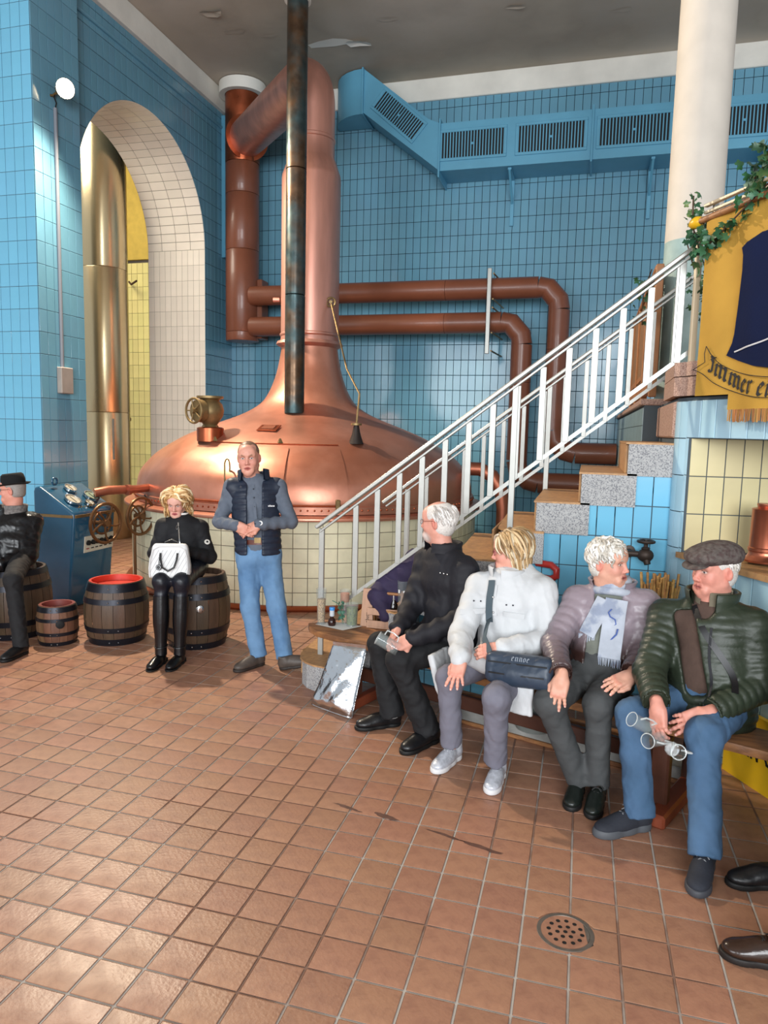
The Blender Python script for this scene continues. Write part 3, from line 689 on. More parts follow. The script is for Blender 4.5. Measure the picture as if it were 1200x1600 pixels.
for k,(x,y,r) in enumerate([(-5.03,6.12,.085),(-5.19,6.28,.065),(-5.05,6.43,.085),(-4.96,6.28,.05)]):
    z=.985+(-4.885-x)*(.25/.405)+.012; R=frame(sn,(0,1,0))
    g=MB().lathe([(0,.012),(r*.86,.012),(r*.88,.026),(r,.026),(r,0)],(x,y,z),28,R=R).out('gauge',m_chr,cn,True,sharp=30)
    MB().lathe([(0,.016),(r*.85,.016)],(x,y,z),24,R=R).out('dial_face',M('dial_face','#b9b3a2' ,rough=.25) if k!=2 else M('green_dial','#8c9a86',rough=.25),g)
    MB().box(np.array([x,y,z])+sn*.019,(.006,r*1.1,.002),R).out('needle',m_black,g)
for i,y in enumerate(np.linspace(6.08,6.40,9)): MB().cyl(np.array([-4.925,y,1.0+.02])-.0*sn,np.array([-4.925,y,1.02])+sn*.02,.006,6).out('bolt',m_brass,cn)
t=MB().tube([(-5.24+.035*math.cos(a)*0,6.12+.035*math.cos(a),1.275+.035*math.sin(a)) for a in np.linspace(0,2*PI,17)[:-1]],.011,8,closed=True).out('lifting_eye',m_con,cn,True)
pn=MB().box((-4.895,6.34,.64),(.01,.46,.17),frame((.09,0,1)),.002).out('switch_plate',m_paper,cn)
for i,y in enumerate((6.16,6.235,6.30,6.365,6.44,6.52)):
    MB().cyl((-4.90,y,.655),(-4.868,y,.657),.026,14).out('knob',m_black,pn,True)
    MB().box((-4.892,y,.595),(.006,.04,.010)).out('caption_strip',m_black if i else M('red_mark','#8a2a34'),pn)
w1=handwheel((-4.70,6.20,.865),(1,-.15,0),.20,.017,5,m_ind,cn,'handwheel',.035,.5); handwheel((-4.74,6.20,.865),(1,-.15,0),.11,.012,4,m_ind,cn,'handwheel',.03,.5)
MB().cyl((-4.9,6.2,.865),(-4.68,6.2,.865),.02,10).out('spindle',m_ind,cn,True)
sw=thing('wheel_stand',(-4.66,6.78,0),'standing bronze handwheel on a thin post right of the console','valve wheel')
handwheel((-4.66,6.74,.88),(1,-.15,0),.20,.017,5,m_ind,sw,'handwheel',.035,.5); handwheel((-4.70,6.74,.88),(1,-.15,0),.11,.012,4,m_ind,sw,'inner_wheel',.03,.5)
MB().tube([(-4.72,6.74,.88),(-4.74,6.74,.70),(-4.74,6.74,.03)],.016,8).out('post',m_ind,sw,True); MB().box((-4.74,6.74,.015),(.16,.12,.03),bev=.006).out('foot_plate',m_ind,sw)
t=MB().tube([(-5.02,6.45,1.14),(-4.93,6.56,1.165),(-4.80,6.85,1.16),(-4.80,7.13,1.16)],[.05,.05,.046,.046],16).tube([(-4.82,6.72,1.16),(-4.81,6.76,1.16)],.058,16).out('copper_pipe',MATS['red_copper_pipe'],loc=(-4.9,6.7,1.16),smooth=True); tag(t,'short copper pipe from the blue console to the left side of the kettle','pipe')
t=MB().tube([(-4.72,6.9,1.1),(-4.55,6.95,.8),(-4.60,6.88,.5),(-4.52,6.80,.38),(-4.36,6.62,.34),(-4.2,6.62,.36)],.009,6).out('power_cable',m_black,loc=(-4.5,6.9,.3),smooth=True); tag(t,'thin black cable hanging beside the kettle base behind the red topped barrel','cable')
tp=thing('drain_tap',(-4.30,6.60,.36),'small dark drain tap on the kettle base left of the seated woman','tap')
MB().cyl((-4.42,6.83,.36),(-4.26,6.52,.36),.022,10).out('tap_pipe',m_ind,tp,True); MB().ball((-4.32,6.64,.36),.045,10,8).out('tap_body',m_ind,tp,True); MB().box((-4.22,6.5,.44),(.16,.02,.02)).out('tap_lever',m_black,tp)
# barrels
m_oak=M('dark_oak_stave','#4d3b2c',rough=.5,var=.22,vscale=5,stretch=(5,5,.7),island=.18,bump=.0015,bscale=30)
m_oak2=M('brown_oak_stave','#6f4f3a',rough=.5,var=.22,vscale=7,stretch=(5,5,.7),island=.22,bump=.0015,bscale=30)
m_hoop=M('black_iron_hoop','#23242b',rough=.36,metal=.55,var=.2,vscale=10)
m_red=M('red_barrel_paint','#c23524',rough=.45,var=.1)
def barrel(name,c,r,rb,h,lab,stave,head,hoops,ns=18,bung=None,inner=None,group=None):
    t=thing(name,c,lab,'barrel'); c=np.array(c,float)
    R=lambda z: r+(rb-r)*(1-((z/h)*2-1)**2)
    zs_=np.linspace(0,h,9)
    for i in range(ns):
        a0=2*PI*i/ns+.006;a1=2*PI*(i+1)/ns-.006; b=MB()
        pr=[(R(z),z) for z in zs_]+[(R(h)-.022,h),(R(h)-.026,h-.06)]
        V=[];k=len(pr)
        for a in (a0,(a0+a1)/2,a1):
            for q,z in pr: V.append((c[0]+q*math.cos(a),c[1]+q*math.sin(a),c[2]+z))
        F=[(j*k+i2,(j+1)*k+i2,(j+1)*k+i2+1,j*k+i2+1) for j in range(2) for i2 in range(k-1)]
        b.add(V,F).out('stave',stave,t,True)
    MB().lathe([(0,h-.05),(R(h)-.024,h-.05)],c,28).out('barrel_head',head,t)
    MB().lathe([(r-.02,.01),(r-.012,0),(0,0.0)],c,28).out('barrel_bottom',stave,t)
    if inner: MB().lathe([(R(h)-.028,h-.049),(R(h)-.024,h+.002),(R(h)-.004,h+.003)],c,36).out('painted_rim',inner,t,True)
    for z0,w in hoops:
        z0*=h; w*=h; pr=[(R(z0)+.001,z0),(R(z0)+.006,z0),(R(z0+w)+.006,z0+w),(R(z0+w)+.001,z0+w)]
        hp=MB().lathe(pr,c,40).out('hoop',m_hoop,t,True,sharp=30)
        for a in (-1.2,-.9): q=R(z0+w/2)+.007; MB().ball((c[0]+q*math.cos(a),c[1]+q*math.sin(a),c[2]+z0+w/2),.006,6,4).out('hoop_rivet',m_chr,hp)
    if bung is not None:
        a,z=bung; q=R(z)+.001; d=np.array([math.cos(a),math.sin(a),0]); p=c+d*q+np.array([0,0,z])
        MB().lathe([(0,.010),(.022,.012),(.034,.006),(.036,-.01)],p,18,R=frame(d)).out('bung',m_chr if z>.3 else m_black,t,True)
    return t
HP=[(.0,.09),(.21,.085),(.70,.085),(.905,.09)]
barrel('wooden_barrel',(-3.90,5.27,0),.225,.272,.53,'dark oak barrel with a bright red painted rim','' and 0 or m_oak,m_red,[(.0,.11),(.22,.08),(.68,.085),(.87,.125)],inner=m_red)
barrel('wooden_keg',(-4.31,5.02,0),.145,.168,.335,'small brown oak keg between the man in the hat and the red rimmed barrel',m_oak2,m_oak2,[(.0,.10),(.26,.085),(.62,.085),(.86,.13)],ns=16,inner=M('dull_red_paint','#7d3a34',rough=.5),bung=(-.75,.19))
barrel('wooden_barrel',(-3.20,5.42,0),.235,.285,.62,'dark oak barrel the blonde woman sits on',m_oak,m_oak,HP,bung=(-.95,.36))
barrel('wooden_barrel',(-4.86,5.12,0),.27,.32,.60,'wide oak barrel at the left edge under the man in the black hat',m_oak,m_oak,[(.0,.09),(.2,.08),(.72,.08),(.92,.08)])
# ================================================================ BENCH AND PROPS
m_plank=M('worn_bench_wood','#9a6a42',rough=.5,var=.22,vscale=5,stretch=(1.2,6,6),bump=.0015,bscale=25,col2='#7a5236',c2scale=3)
m_dkw=M('dark_brown_wood','#4a2a1e',rough=.45,var=.2,vscale=8,bump=.001,bscale=30)
m_rdw=M('red_brown_wood','#7a3a24',rough=.45,var=.15,vscale=8)
m_stone=M('rough_grey_stone','#8b8a86',rough=.85,var=.25,vscale=9,bump=.006,bscale=22)
bn=thing('bench',(-.1,4.0,0),'long worn wooden bench running below the stairs, carrying the four seated people','bench')
slab=[(-1.90,4.76),(-1.86,4.68),(-1.77,4.59),(-1.25,4.37),(-.55,4.02),(1.12,3.37),(1.20,3.61),(-.40,4.37),(-1.1,4.70),(-1.40,4.84),(-1.52,4.87),(-1.78,4.86)]
bevelled(MB().prism([(x,y,.422) for x,y in slab],(0,0,.045)).out('seat',m_plank,bn),.008,2)
for n_,(x,y) in enumerate([(-1.45,4.50),(.43,3.66),(.62,3.98),(-1.25,4.72)]):
    MB().box((x,y,.21),(.09,.07,.42),frame((.0,0,1),(.93,-.37,0)),.01).out('leg',m_dkw,bn)
MB().bar((-1.46,4.30,.05),(-1.28,4.84,.05),.07,.07,bev=.01).out('sled_foot',m_rdw,bn)
MB().bar((.40,3.50,.035),(.66,4.08,.035),.09,.07,bev=.012).out('sled_foot',m_rdw,bn)
MB().bar((-1.42,4.58,.20),(.5,3.86,.20),.04,.09,bev=.006).out('stretcher',m_dkw,bn)
MB().box((-1.52,4.55,.22),(.14,.04,.40),frame((.06,0,1),(.93,-.37,0)),.008).out('end_board',M('weathered_board','#8d8378',rough=.8,var=.25,vscale=10,stretch=(6,6,.7)),bn)
ft=thing('foot_board',(-.1,4.25,0),'low grey kerb with orange wooden edges on the floor under the bench','kerb')
MB().bar((-.80,4.56,.045),(.60,4.09,.045),.14,.085,bev=.006).out('kerb',m_stone,ft)
MB().bar((-.82,4.485,.012),(.58,4.015,.012),.022,.024,bev=.004).out('edge_strip',m_plank,ft)
MB().bar((-.80,4.66,.12),(.62,4.18,.12),.05,.04,bev=.004).out('edge_strip',m_plank,ft)
t=MB().lathe([(0,.0),(.11,.0),(.15,.10),(.16,.15),(.15,.15),(.10,.02),(0,.02)],(-.235,4.32,.088),32).out('basin',M('galvanised_grey','#8b928f',rough=.5,metal=.4,var=.15),loc=(-.24,4.31,.088),smooth=True); tag(t,'grey metal basin on the kerb behind the woman in the white jacket','basin')
# glasses and things on the left end of the bench
def glassmat(name,col='#a8b4b4',rough=.03):
    if name in MATS: return MATS[name]
    m=bpy.data.materials.new(name); m.use_nodes=True; N=m.node_tree.nodes; b=N['Principled BSDF']; b.inputs['Base Color'].default_value=(*lin(col),1); b.inputs['Roughness'].default_value=rough
    b.inputs['Specular IOR Level'].default_value=1.0; b.inputs['IOR'].default_value=1.6; b.inputs['Alpha'].default_value=.15; MATS[name]=m; return m
m_glass=glassmat('clear_glass')
m_rim=M('glass_rim','#d4dada',rough=.08,spec=1,alpha=.55)
ZB=.467
t=part('paper_sheet',[(-1.84,4.74,ZB+.001),(-1.60,4.66,ZB+.001),(-1.50,4.80,ZB+.004),(-1.74,4.86,ZB+.001)],[(0,1,2,3)],M('white_paper','#dcdcd8',rough=.7),loc=(-1.7,4.76,ZB)); tag(t,'white paper sheet lying under the glasses on the left end of the bench','paper')
def glass(c,h,rb,rt,lab,fill=None,fz=(0,.7),foot=.0,group=None):
    t=thing('beer_glass' ,c,lab,'glass',group); R=lambda z: rb+(rt-rb)*(z/h)**1.1
    zz=np.linspace(.012,h,8)
    b=MB().lathe([(0,.0),(rb+foot,.0),(rb+foot,.006),(rb*.9,.014)]+[(R(z),z) for z in zz]+[(R(z)-.0025,z) for z in zz[::-1]]+[(0,.016)],c,24); b.out('glass_body',m_glass,t,True,sharp=60)
    if fill:
        z0,z1=fz; b=MB().lathe([(0,z0),(R(z0)-.004,z0+.001),(R((z0+z1)/2)-.004,(z0+z1)/2),(R(z1)-.004,z1),(0,z1+.004)],c,20).out('filling',fill,t,True)
    return t
m_malt=M('pale_malt_grain','#c9a878',rough=.8,col2='#8a6a48',c2scale=120,bump=.004,bscale=160)
m_cara=M('caramel_liquid','#b8744a',rough=.3,var=.15)
m_hop=M('green_hop_pellets','#76804a',rough=.8,col2='#4c5a36',c2scale=90,bump=.004,bscale=120)
glass((-1.802,4.765,ZB+.002),.262,.027,.038,'tall glass filled with pale malt grain, nearest the left end of the bench',m_malt,(.016,.185),.006)
glass((-1.65,4.845,ZB),.25,.030,.038,'tall glass with orange brown top layer behind the hop leaves',m_cara,(.16,.225))
glass((-1.575,4.79,ZB+.003),.165,.040,.046,'wide glass filled with green hops at the right end of the glasses',m_hop,(.012,.135))
t=thing('small_jar',(-1.715,4.755,ZB+.002),'small dark jar under a clear bottle with a bright blue cap','jar'); c=(-1.715,4.755,ZB+.002)
MB().lathe([(0,0),(.026,.0),(.03,.02),(.024,.045),(.012,.058),(.012,.065),(0,.066)],c,20).out('jar_body',M('dark_syrup','#2a1410',rough=.15),t,True)
MB().lathe([(.012,.066),(.018,.07),(.018,.12),(0,.121)],c,20).out('bottle_neck',M('pale_grey_plastic','#b8bec4',rough=.3),t,True)
MB().lathe([(.0195,.112),(.0205,.13),(.019,.134),(0,.135)],c,20).out('cap',M('bright_blue_cap','#3a86c8',rough=.4),t,True)
m_leaf=M('hop_leaf_green','#3f6b58',rough=.55,var=.3,vscale=12)
hp=thing('hop_sprig',(-1.655,4.79,ZB),'green hop sprig with drooping leaves between the glasses','plant')
def leafmesh(s,lob=5,cup=.25,nm='leaf'):
    T_=[(-180,.12),(-150,.48),(-128,.62),(-100,.52),(-72,.76),(-60,.80),(-36,.56),(-12,.86),(0,1.0),(12,.86),(36,.56),(60,.80),(72,.76),(100,.52),(128,.62),(150,.48)]
    P=[(0,0,0)]
    for a,r in T_: a=math.radians(a); r*=s; P.append((r*math.cos(a),r*math.sin(a),-.45*r*r/s-.10*abs(r*math.sin(a))))
    k=len(T_); return np.array(P),[(0,i,i%k+1) for i in range(1,k+1)]
r_=np.random.default_rng(3)
MB().tube([(-1.64,4.79,ZB+.01),(-1.66,4.785,ZB+.1),(-1.68,4.78,ZB+.16),(-1.72,4.77,ZB+.18)],.003,6).out('stem',m_leaf,hp,True)
for i in range(14):
    V,F=leafmesh(.024,5,6); A=Matrix.Rotation(r_.uniform(0,6.3),3,'Z')@Matrix.Rotation(r_.uniform(.4,1.5),3,'Y'); V=V@np.array(A).T+np.array([-1.655+r_.uniform(-.025,.025),4.785+r_.uniform(-.015,.015),ZB+.055+r_.uniform(-.02,.13)]); V[:,2]=np.maximum(V[:,2],ZB+.006); part('leaf',V,F,m_leaf,hp,True)
# bottle carrier with bottles
bc=thing('bottle_carrier',(-1.42,4.80,ZB),'pinkish wooden bottle carrier with tall tapered end board beside the stair railing','crate')
m_pw=M('pinkish_wood','#b08a72',rough=.6,var=.12,vscale=9,stretch=(6,6,.8))
for dx in (0,.28):
    c=np.array([-1.475+dx,4.83,ZB]); MB().prism([tuple(c+np.array(q)) for q in [(-.048,-.008,0),(.048,-.008,0),(.030,-.0,.275),(-.030,-.0,.275)]],(0,.02,0)).out('end_board',m_pw,bc)
MB().cyl((-1.49,4.84,ZB+.25),(-1.19,4.84,ZB+.25),.011,10).out('carry_rod',m_plank,bc,True)
for z in (.03,.12): MB().box((-1.335,4.80,ZB+z),(.26,.012,.05),bev=.003).out('slat',m_pw,bc)
MB().box((-1.335,4.84,ZB+.008),(.26,.10,.012)).out('floor_board',m_pw,bc)
# fonts: strokes drawn with a broad nib
GL={'I':(.62,[[(.05,.12),(.2,.0),(.42,.1),(.42,.95),(.2,1.15),(.05,1.0)],[(.1,1.32),(.35,1.25),(.62,1.4)]]),
'm':(1.35,[[(.0,.85),(.15,.98),(.15,.12),(.28,.0)],[(.15,.8),(.45,1.0),(.6,.85),(.6,.12),(.73,.0)],[(.6,.8),(.9,1.0),(1.05,.85),(1.05,.12),(1.2,.0)]]),
'n':(.9,[[(.0,.85),(.15,.98),(.15,.12),(.28,.0)],[(.15,.8),(.45,1.0),(.6,.85),(.6,.12),(.73,.0)]]),
'e':(.72,[[(.5,.12),(.28,.0),(.1,.15),(.1,.75),(.32,1.0),(.5,.78),(.14,.48)]]),
'r':(.62,[[(.0,.85),(.15,.98),(.15,.12),(.28,.0)],[(.15,.78),(.38,1.0),(.52,.88)]]),
'i':(.45,[[(.0,.85),(.15,.98),(.15,.12),(.28,.0)],[(.12,1.25),(.2,1.33)]]),
'h':(.9,[[(.12,1.5),(.15,.12),(.25,.0)],[(.15,.8),(.45,1.0),(.6,.8),(.6,.1),(.5,-.15)]]),'o':(.8,[[(.3,1.0),(.1,.75),(.1,.2),(.3,.0),(.55,.22),(.55,.78),(.3,1.0)]]),
'b':(.8,[[(.12,1.5),(.12,.2),(.3,.0),(.55,.22),(.55,.75),(.3,1.0),(.12,.8)]])}
def strokes(txt,T,w,th,n_,gap=.08,ang=40):
    """T(u,v)->3d point; returns MB of nib strokes"""
    b=MB(); u0=0; nx,ny=w/2*math.cos(math.radians(ang)),w/2*math.sin(math.radians(ang)); N=np.array(n_,float)*th
    for ch in txt:
        if ch==' ': u0+=.55; continue
        adv,ss=GL[ch]
        for s in ss:
            for (a,c) in zip(s[:-1],s[1:]):
                q=[(a[0]+u0-nx,a[1]-ny),(a[0]+u0+nx,a[1]+ny),(c[0]+u0+nx,c[1]+ny),(c[0]+u0-nx,c[1]-ny)]
                ar=sum(q[i][0]*q[(i+1)%4][1]-q[(i+1)%4][0]*q[i][1] for i in range(4))
                if abs(ar)<.01: 
                    dx,dy=ny*.3,-nx*.3; q=[(q[0][0]+dx,q[0][1]+dy),(q[3][0]+dx,q[3][1]+dy),(q[2][0]-dx,q[2][1]-dy),(q[1][0]-dx,q[1][1]-dy)]
                P=[np.array(T(*p)) for p in q]; b.prism(P,N)
        u0+=adv+gap
    return b
ink=M('black_ink','#15161c',rough=.7)
strokes('hnborn'[1:],lambda u,v:(-1.478+.014-(v-.3)*.018,4.822-0.0004,ZB+.03+u*.0175),.2,.0015,(0,-1,0)).out('lettering',ink,bc)
def bottle(c,lab):
    t=thing('beer_bottle',c,lab,'bottle'); MB().lathe([(0,0),(.030,0),(.033,.006),(.033,.13),(.028,.155),(.014,.185),(.013,.20),(0,.20)],c,24).out('bottle_body',M('dark_bottle_glass','#140a06',rough=.08,spec=.8),t,True,sharp=60)
    MB().lathe([(.0145,.19),(.016,.225),(.0145,.24),(0,.242)],c,18).out('foil_neck',M('silver_foil','#c9c9c6',rough=.3,metal=.8),t,True)
    MB().lathe([(.034,.05),(.034,.10)],c,24).out('label_band',m_dkw,t,True); return t
bottle((-1.375,4.855,ZB+.016),'dark brown beer bottle with silver foil neck, left one in the wooden carrier')
bottle((-1.285,4.86,ZB+.016),'dark brown beer bottle, right one in the wooden carrier half hidden by purple cloth')
glass((-1.215,4.84,.62),.20,.034,.040,'empty beer glass with white emblems standing on the step left of the man in black',None)
gb=[o for o in bpy.data.objects if o.name.startswith('beer_glass')][-1]
MB().lathe([(.0345+.004,.115),(.0355+.004,.14)],(-1.215,4.84,.62),10,a0=-2.3,a1=-1.9).lathe([(.039,.12),(.0395,.135)],(-1.215,4.84,.62),10,a0=-1.3,a1=-.6).out('white_emblem',M('white_print','#e6e6e6',rough=.5),gb)
# foil bag leaning on the bench end
def foilbag():
    n,m=22,30; A=np.array([-1.735,4.42,.0]);B=np.array([-1.395,4.27,.0]);C=np.array([-1.345,4.41,.445]);D=np.array([-1.60,4.475,.425]); r=np.random.default_rng(5)
    nm=np.cross(B-A,D-A); nm/=np.linalg.norm(nm); nm=-nm if nm[1]>0 else nm
    def side(sg):
        V=[]
        for j in range(m+1):
            for i in range(n+1):
                u,v=i/n,j/m; p=(A*(1-u)+B*u)*(1-v)+(D*(1-u)+C*u)*v
                e=(max(0,4*u*(1-u))**.5)*(max(0,1-v)**.45)*min(1,v*7+.15)
                w=.072*e*(1.1-.55*v); cr=e*(.009*math.sin(u*7+v*5+math.sin(v*5)*2)+.006*math.sin(v*13-u*9+math.sin(u*6)*2)+.0045*math.sin(u*21+v*17+math.sin(v*11)*3)*(.4+abs(v-.45)*1.6)+.002*math.sin(u*47-v*39+math.sin(u*15)*3))
                p=p+nm*sg*(w+cr+.002); p[2]=max(p[2],.003); V.append(p)
        return V
    V=side(1)+side(-1); k=(n+1)*(m+1); F=[]
    for j in range(m):
        for i in range(n):
            a=j*(n+1)+i; F.append((a,a+1,a+n+2,a+n+1)); F.append((a+k,a+n+1+k,a+n+2+k,a+1+k))
    ed=[j*(n+1) for j in range(m+1)]; ed2=[j*(n+1)+n for j in range(m+1)]
    for e in (ed,ed2):
        for a,b in zip(e[:-1],e[1:]): F.append((a,b,b+k,a+k))
    for a in range(n): F.append((a,a+1,a+1+k,a+k)); q=m*(n+1)+a; F.append((q,q+1,q+1+k,q+k))
    t=thing('foil_bag',(-1.55,4.4,0),'crumpled silver foil bag leaning against the left end of the bench','bag')
    part('bag_body',V,F,M('silver_foil_film','#dfe3e8',rough=.17,metal=1,bump=.012,bscale=11),t,True)
    MB().bar(D+nm*.004,C+nm*.004,.006,.03).out('sealed_edge',MATS['silver_foil_film'],t)
foilbag()
# drain in the floor
dt=thing('floor_drain',(dc[0],dc[1],0),'round perforated metal floor drain among the terracotta tiles','drain')
m_dr=M('dull_drain_steel','#7d766e',rough=.45,metal=.7,var=.2,vscale=20)
MB().lathe([(.088,-.006),(.092,.001),(.106,.001),(.111,-.004)],(dc[0],dc[1],0),48).out('ring',m_dr,dt,True,sharp=20)
MB().lathe([(0,-.0005),(.089,-.0005)],(dc[0],dc[1],0),48).out('grate',m_dr,dt)
hb=MB()
for rr,nn in((0.0,1),(.030,6),(.062,12)):
    for i in range(nn):
        a=2*PI*i/nn+rr*8; hb.lathe([(0,.0),(.0085,.0)],(dc[0]+rr*math.cos(a),dc[1]+rr*math.sin(a),.0008),10)
        a2=None
hb.out('holes',m_black,dt,kind='stuff')
# wall tap, straw bundle, red hose end
m_ti=M('oxidised_tap_iron','#40352f',rough=.5,metal=.5,var=.2)
tp=thing('wall_tap',(.37,4.9,1.12),'dark oxidised tap on the blue tiles behind the woman with the scarf','tap')
MB().lathe([(0,0),(.04,0),(.04,.015),(.018,.02)],(.29,4.948,1.12),18,R=frame((0,-1,0))).tube([(.29,4.95,1.12),(.29,4.85,1.12),(.37,4.84,1.12)],.02,12).ball((.385,4.84,1.115),(.052,.04,.045)).tube([(.385,4.84,1.11),(.40,4.82,1.06)],[.028,.02],12).out('tap_body',m_ti,tp,True)
MB().cyl((.385,4.84,1.14),(.385,4.84,1.20),.014,8).ball((.385,4.84,1.16),(.028,.028,.012)).out('spindle',m_ti,tp,True)
handwheel((.385,4.84,1.205),(0,0,1),.048,.010,4,m_ti,tp,'handwheel',.014)
t=MB()
P=[(-.30,4.93,.905),(-.20,4.88,.905),(-.165,4.86,.93),(-.165,4.86,.975),(-.20,4.88,1.0),(-.30,4.93,1.0)]
t.tube(smoothprof([(p[0],p[2]) for p in P],1) and [np.array(p) for p in P],.024,12); t=t.out('red_hose_loop',M('red_rubber','#a8302a',rough=.35),loc=(-.25,4.9,.95),smooth=True); tag(t,'red rubber loop sticking out of the tiled wall behind the white jacket','hose')
sb=thing('straw_bundle',(.46,4.72,.62),'bundle of pale straw standing against the tiles between two seated people','straw')
b=MB(); r_=np.random.default_rng(8)
for i in range(60):
    x,y=.465+r_.normal(0,.022),4.74+r_.normal(0,.02); tp2=np.array([x+r_.normal(0,.05),y+r_.normal(0,.03),.96+r_.uniform(-.03,.07)]); b.tube([(x,y,.0),(x*.5+tp2[0]*.5,y,.5),tp2],[.003,.004,.009],5)
b.out('straws',M('straw','#c8975a',rough=.7,var=.3,vscale=40,island=.2),sb,kind='stuff')
# copper measuring jug on the niche sill
jc=(1.0,4.52,1.175)
jt=thing('copper_jug',jc,'reddish copper jug with ring mouldings standing in the tiled niche','jug')
MB().lathe([(0,.0),(.105,.0),(.108,.012),(.09,.03),(.082,.045),(.082,.06),(.088,.065),(.088,.08),(.082,.085),(.078,.30),(.082,.305),(.06,.31),(.05,.315),(.055,.325),(.055,.335),(0,.336)],jc,40).out('jug_body',M('red_polished_copper','#b46a50',rough=.3,metal=.85,var=.12),jt,True)
MB().tube([(jc[0]+.07,jc[1],jc[2]+.28),(jc[0]+.14,jc[1],jc[2]+.25),(jc[0]+.14,jc[1],jc[2]+.12),(jc[0]+.08,jc[1],jc[2]+.08)],.01,8).out('handle',m_copd,jt,True)
# yellow sign board
def onpod(s,z,o=.03): return pp(s,o,z)
m_sign=M('yellow_sign_paint','#e2b820',rough=.4,var=.06)
sg=thing('yellow_sign',tuple(pp(.9,.05)),'yellow board with black capital letters standing on the floor behind the bench','sign')
MB().prism([tuple(pp(.58,.012,.0)),tuple(pp(1.7,.012,.0)),tuple(pp(1.7,.012,.40)),tuple(pp(.58,.012,.40))],PN*.03).out('board',m_sign,sg)
def caps(txt,T,w,n_,th):
    L={'R':[[(0,0),(0,1)],[(0,.95),(.5,.95),(.58,.75),(.5,.52),(0,.52)],[(.3,.52),(.6,0)]],'E':[[(0,0),(0,1)],[(0,.95),(.55,.95)],[(0,.5),(.45,.5)],[(0,.05),(.55,.05)]],'I':[[(.05,0),(.05,1)]],'N':[[(0,0),(0,1)],[(0,1),(.6,0)],[(.6,0),(.6,1)]],'G':[[(.6,.8),(.4,.97),(.15,.9),(0,.6),(0,.35),(.15,.08),(.4,.02),(.6,.15),(.6,.45),(.35,.45)]],'K':[[(0,0),(0,1)],[(.55,1),(0,.45)],[(.2,.6),(.6,0)]]}
    b=MB(); u=0; N=np.array(n_)*th
    for ch in txt:
        if ch==' ': u+=.5; continue
        mx=0
        for s in L[ch]:
            for a,c in zip(s[:-1],s[1:]):
                a=np.array(a,float);c=np.array(c,float); d=c-a; l=np.linalg.norm(d); d/=l; p=np.array([-d[1],d[0]])*w/2; a2=a-d*w/2;c2=c+d*w/2
                q=[a2-p,c2-p,c2+p,a2+p]; b.prism([np.array(T(u+x,y)) for x,y in q],N); mx=max(mx,a[0],c[0])
        u+=mx+.32
    return b
uu=0
for ch in 'K EIN G':
    if ch!=' ': caps(ch,lambda u,v: pp(.60+(u+uu)*.07,.043,.165+v*.085),.17,PN,.002).out('letter',ink,sg)
    uu+={' ':.5,'I':.37}.get(ch,.92)
# ================================================================ BANNER, PODIUM RAIL, IVY
pr_=thing('podium_railing',tuple(pp(.3,0,2.34)),'warm lit double bar railing on top of the podium above the banner','railing')
m_ral=M('warm_lit_railing_tone','#d8c4a4',rough=.45,var=.05)  # warm light falling on the rails is put into their colour
for z,w in((3.245,.03),(3.205,.022),(3.17,.018)): MB().bar(pp(.03,.0,z),pp(3.0,.0,z),w,.016,bev=.003).out('rail',m_ral,pr_)
for s in (.0,.42,.95,1.5,2.1): MB().box(pp(s,.0,2.765),(.022,.04,.86),frame((0,0,1),PD),.003).out('post',m_ral,pr_)
MB().box(pp(.07,-.04,2.80),(.022,.03,.92),frame((0,0,1),PD),.003).out('post',m_alu,pr_)
fg=thing('banner',tuple(pp(.6,.06,2.0)),'yellow cloth banner with navy panel, black letter scroll and fringe hanging from a pole','banner')
MB().tube([pp(.10,.075,3.135),pp(3.0,.075,3.15)],.019,16).out('banner_pole',m_plank,fg,True)
MB().lathe([(.017,0),(.03,.012),(.036,.035),(.03,.07),(.012,.10),(0,.104)],pp(.10,.075,3.135),18,R=frame(-PD)).out('pole_finial',M('yellow_finial','#d8a81c',rough=.35),fg,True)
m_cl=M('golden_yellow_cloth','#b38b3c',rough=.85,spec=.2,var=.12,vscale=3,bump=.0012,bscale=120)
m_nv=M('navy_cloth','#0b1738',rough=.85,spec=.15,var=.12,vscale=4,bump=.001,bscale=100)
def fold(s,z): return .072+.012*math.sin(s*9+.6)*(3.2-z)+.006*math.sin(s*23+z*3)
def cloth(poly,name,m,o,nx=26,nz=30,parent=fg,th=.003):
    """poly: list of rows (z, s0, s1)"""
    V=[];k=nx+1; rows=poly
    for z,s0,s1 in rows:
        for i in range(k): s=s0+(s1-s0)*i/nx; V.append(pp(s,fold(s,z)+o,z))
    V=np.array(V); n=len(V); F=[]
    for j in range(len(rows)-1):
        for i in range(nx): a=j*k+i; F.append((a,a+k,a+k+1,a+1)); F.append((n+a,n+a+1,n+a+k+1,n+a+k))
    for i in range(nx): F.append((i,i+1,n+i+1,n+i)); a=(len(rows)-1)*k+i; F.append((a,n+a,n+a+1,a+1))
    for j in range(len(rows)-1): a=j*k; F.append((a,n+a,n+a+k,a+k)); a=j*k+nx; F.append((a,a+k,n+a+k,n+a))
    V2=V-PN*th; return part(name,np.concatenate([V,V2]),F,m,parent,True,sharp=60)
SE=2.25
rows=[(3.12-1.0*t,.15+ .01*t, SE) for t in np.linspace(0,1,26)]
cloth(rows,'cloth',m_cl,0,60)
cloth([(z,.42,SE-.3) for z in (2.125,2.10,2.06,2.035)],'hanging_tab',m_cl,.004,40)
navy=[(2.95,.60),(2.92,.50),(2.90,.462),(2.86,.475),(2.78,.476),(2.6,.455),(2.45,.437),(2.40,.425),(2.36,.405),(2.335,.392)]
bot=lambda s: 2.335-.10*math.sin(min(1,(s-.39)/1.0)*PI/2)
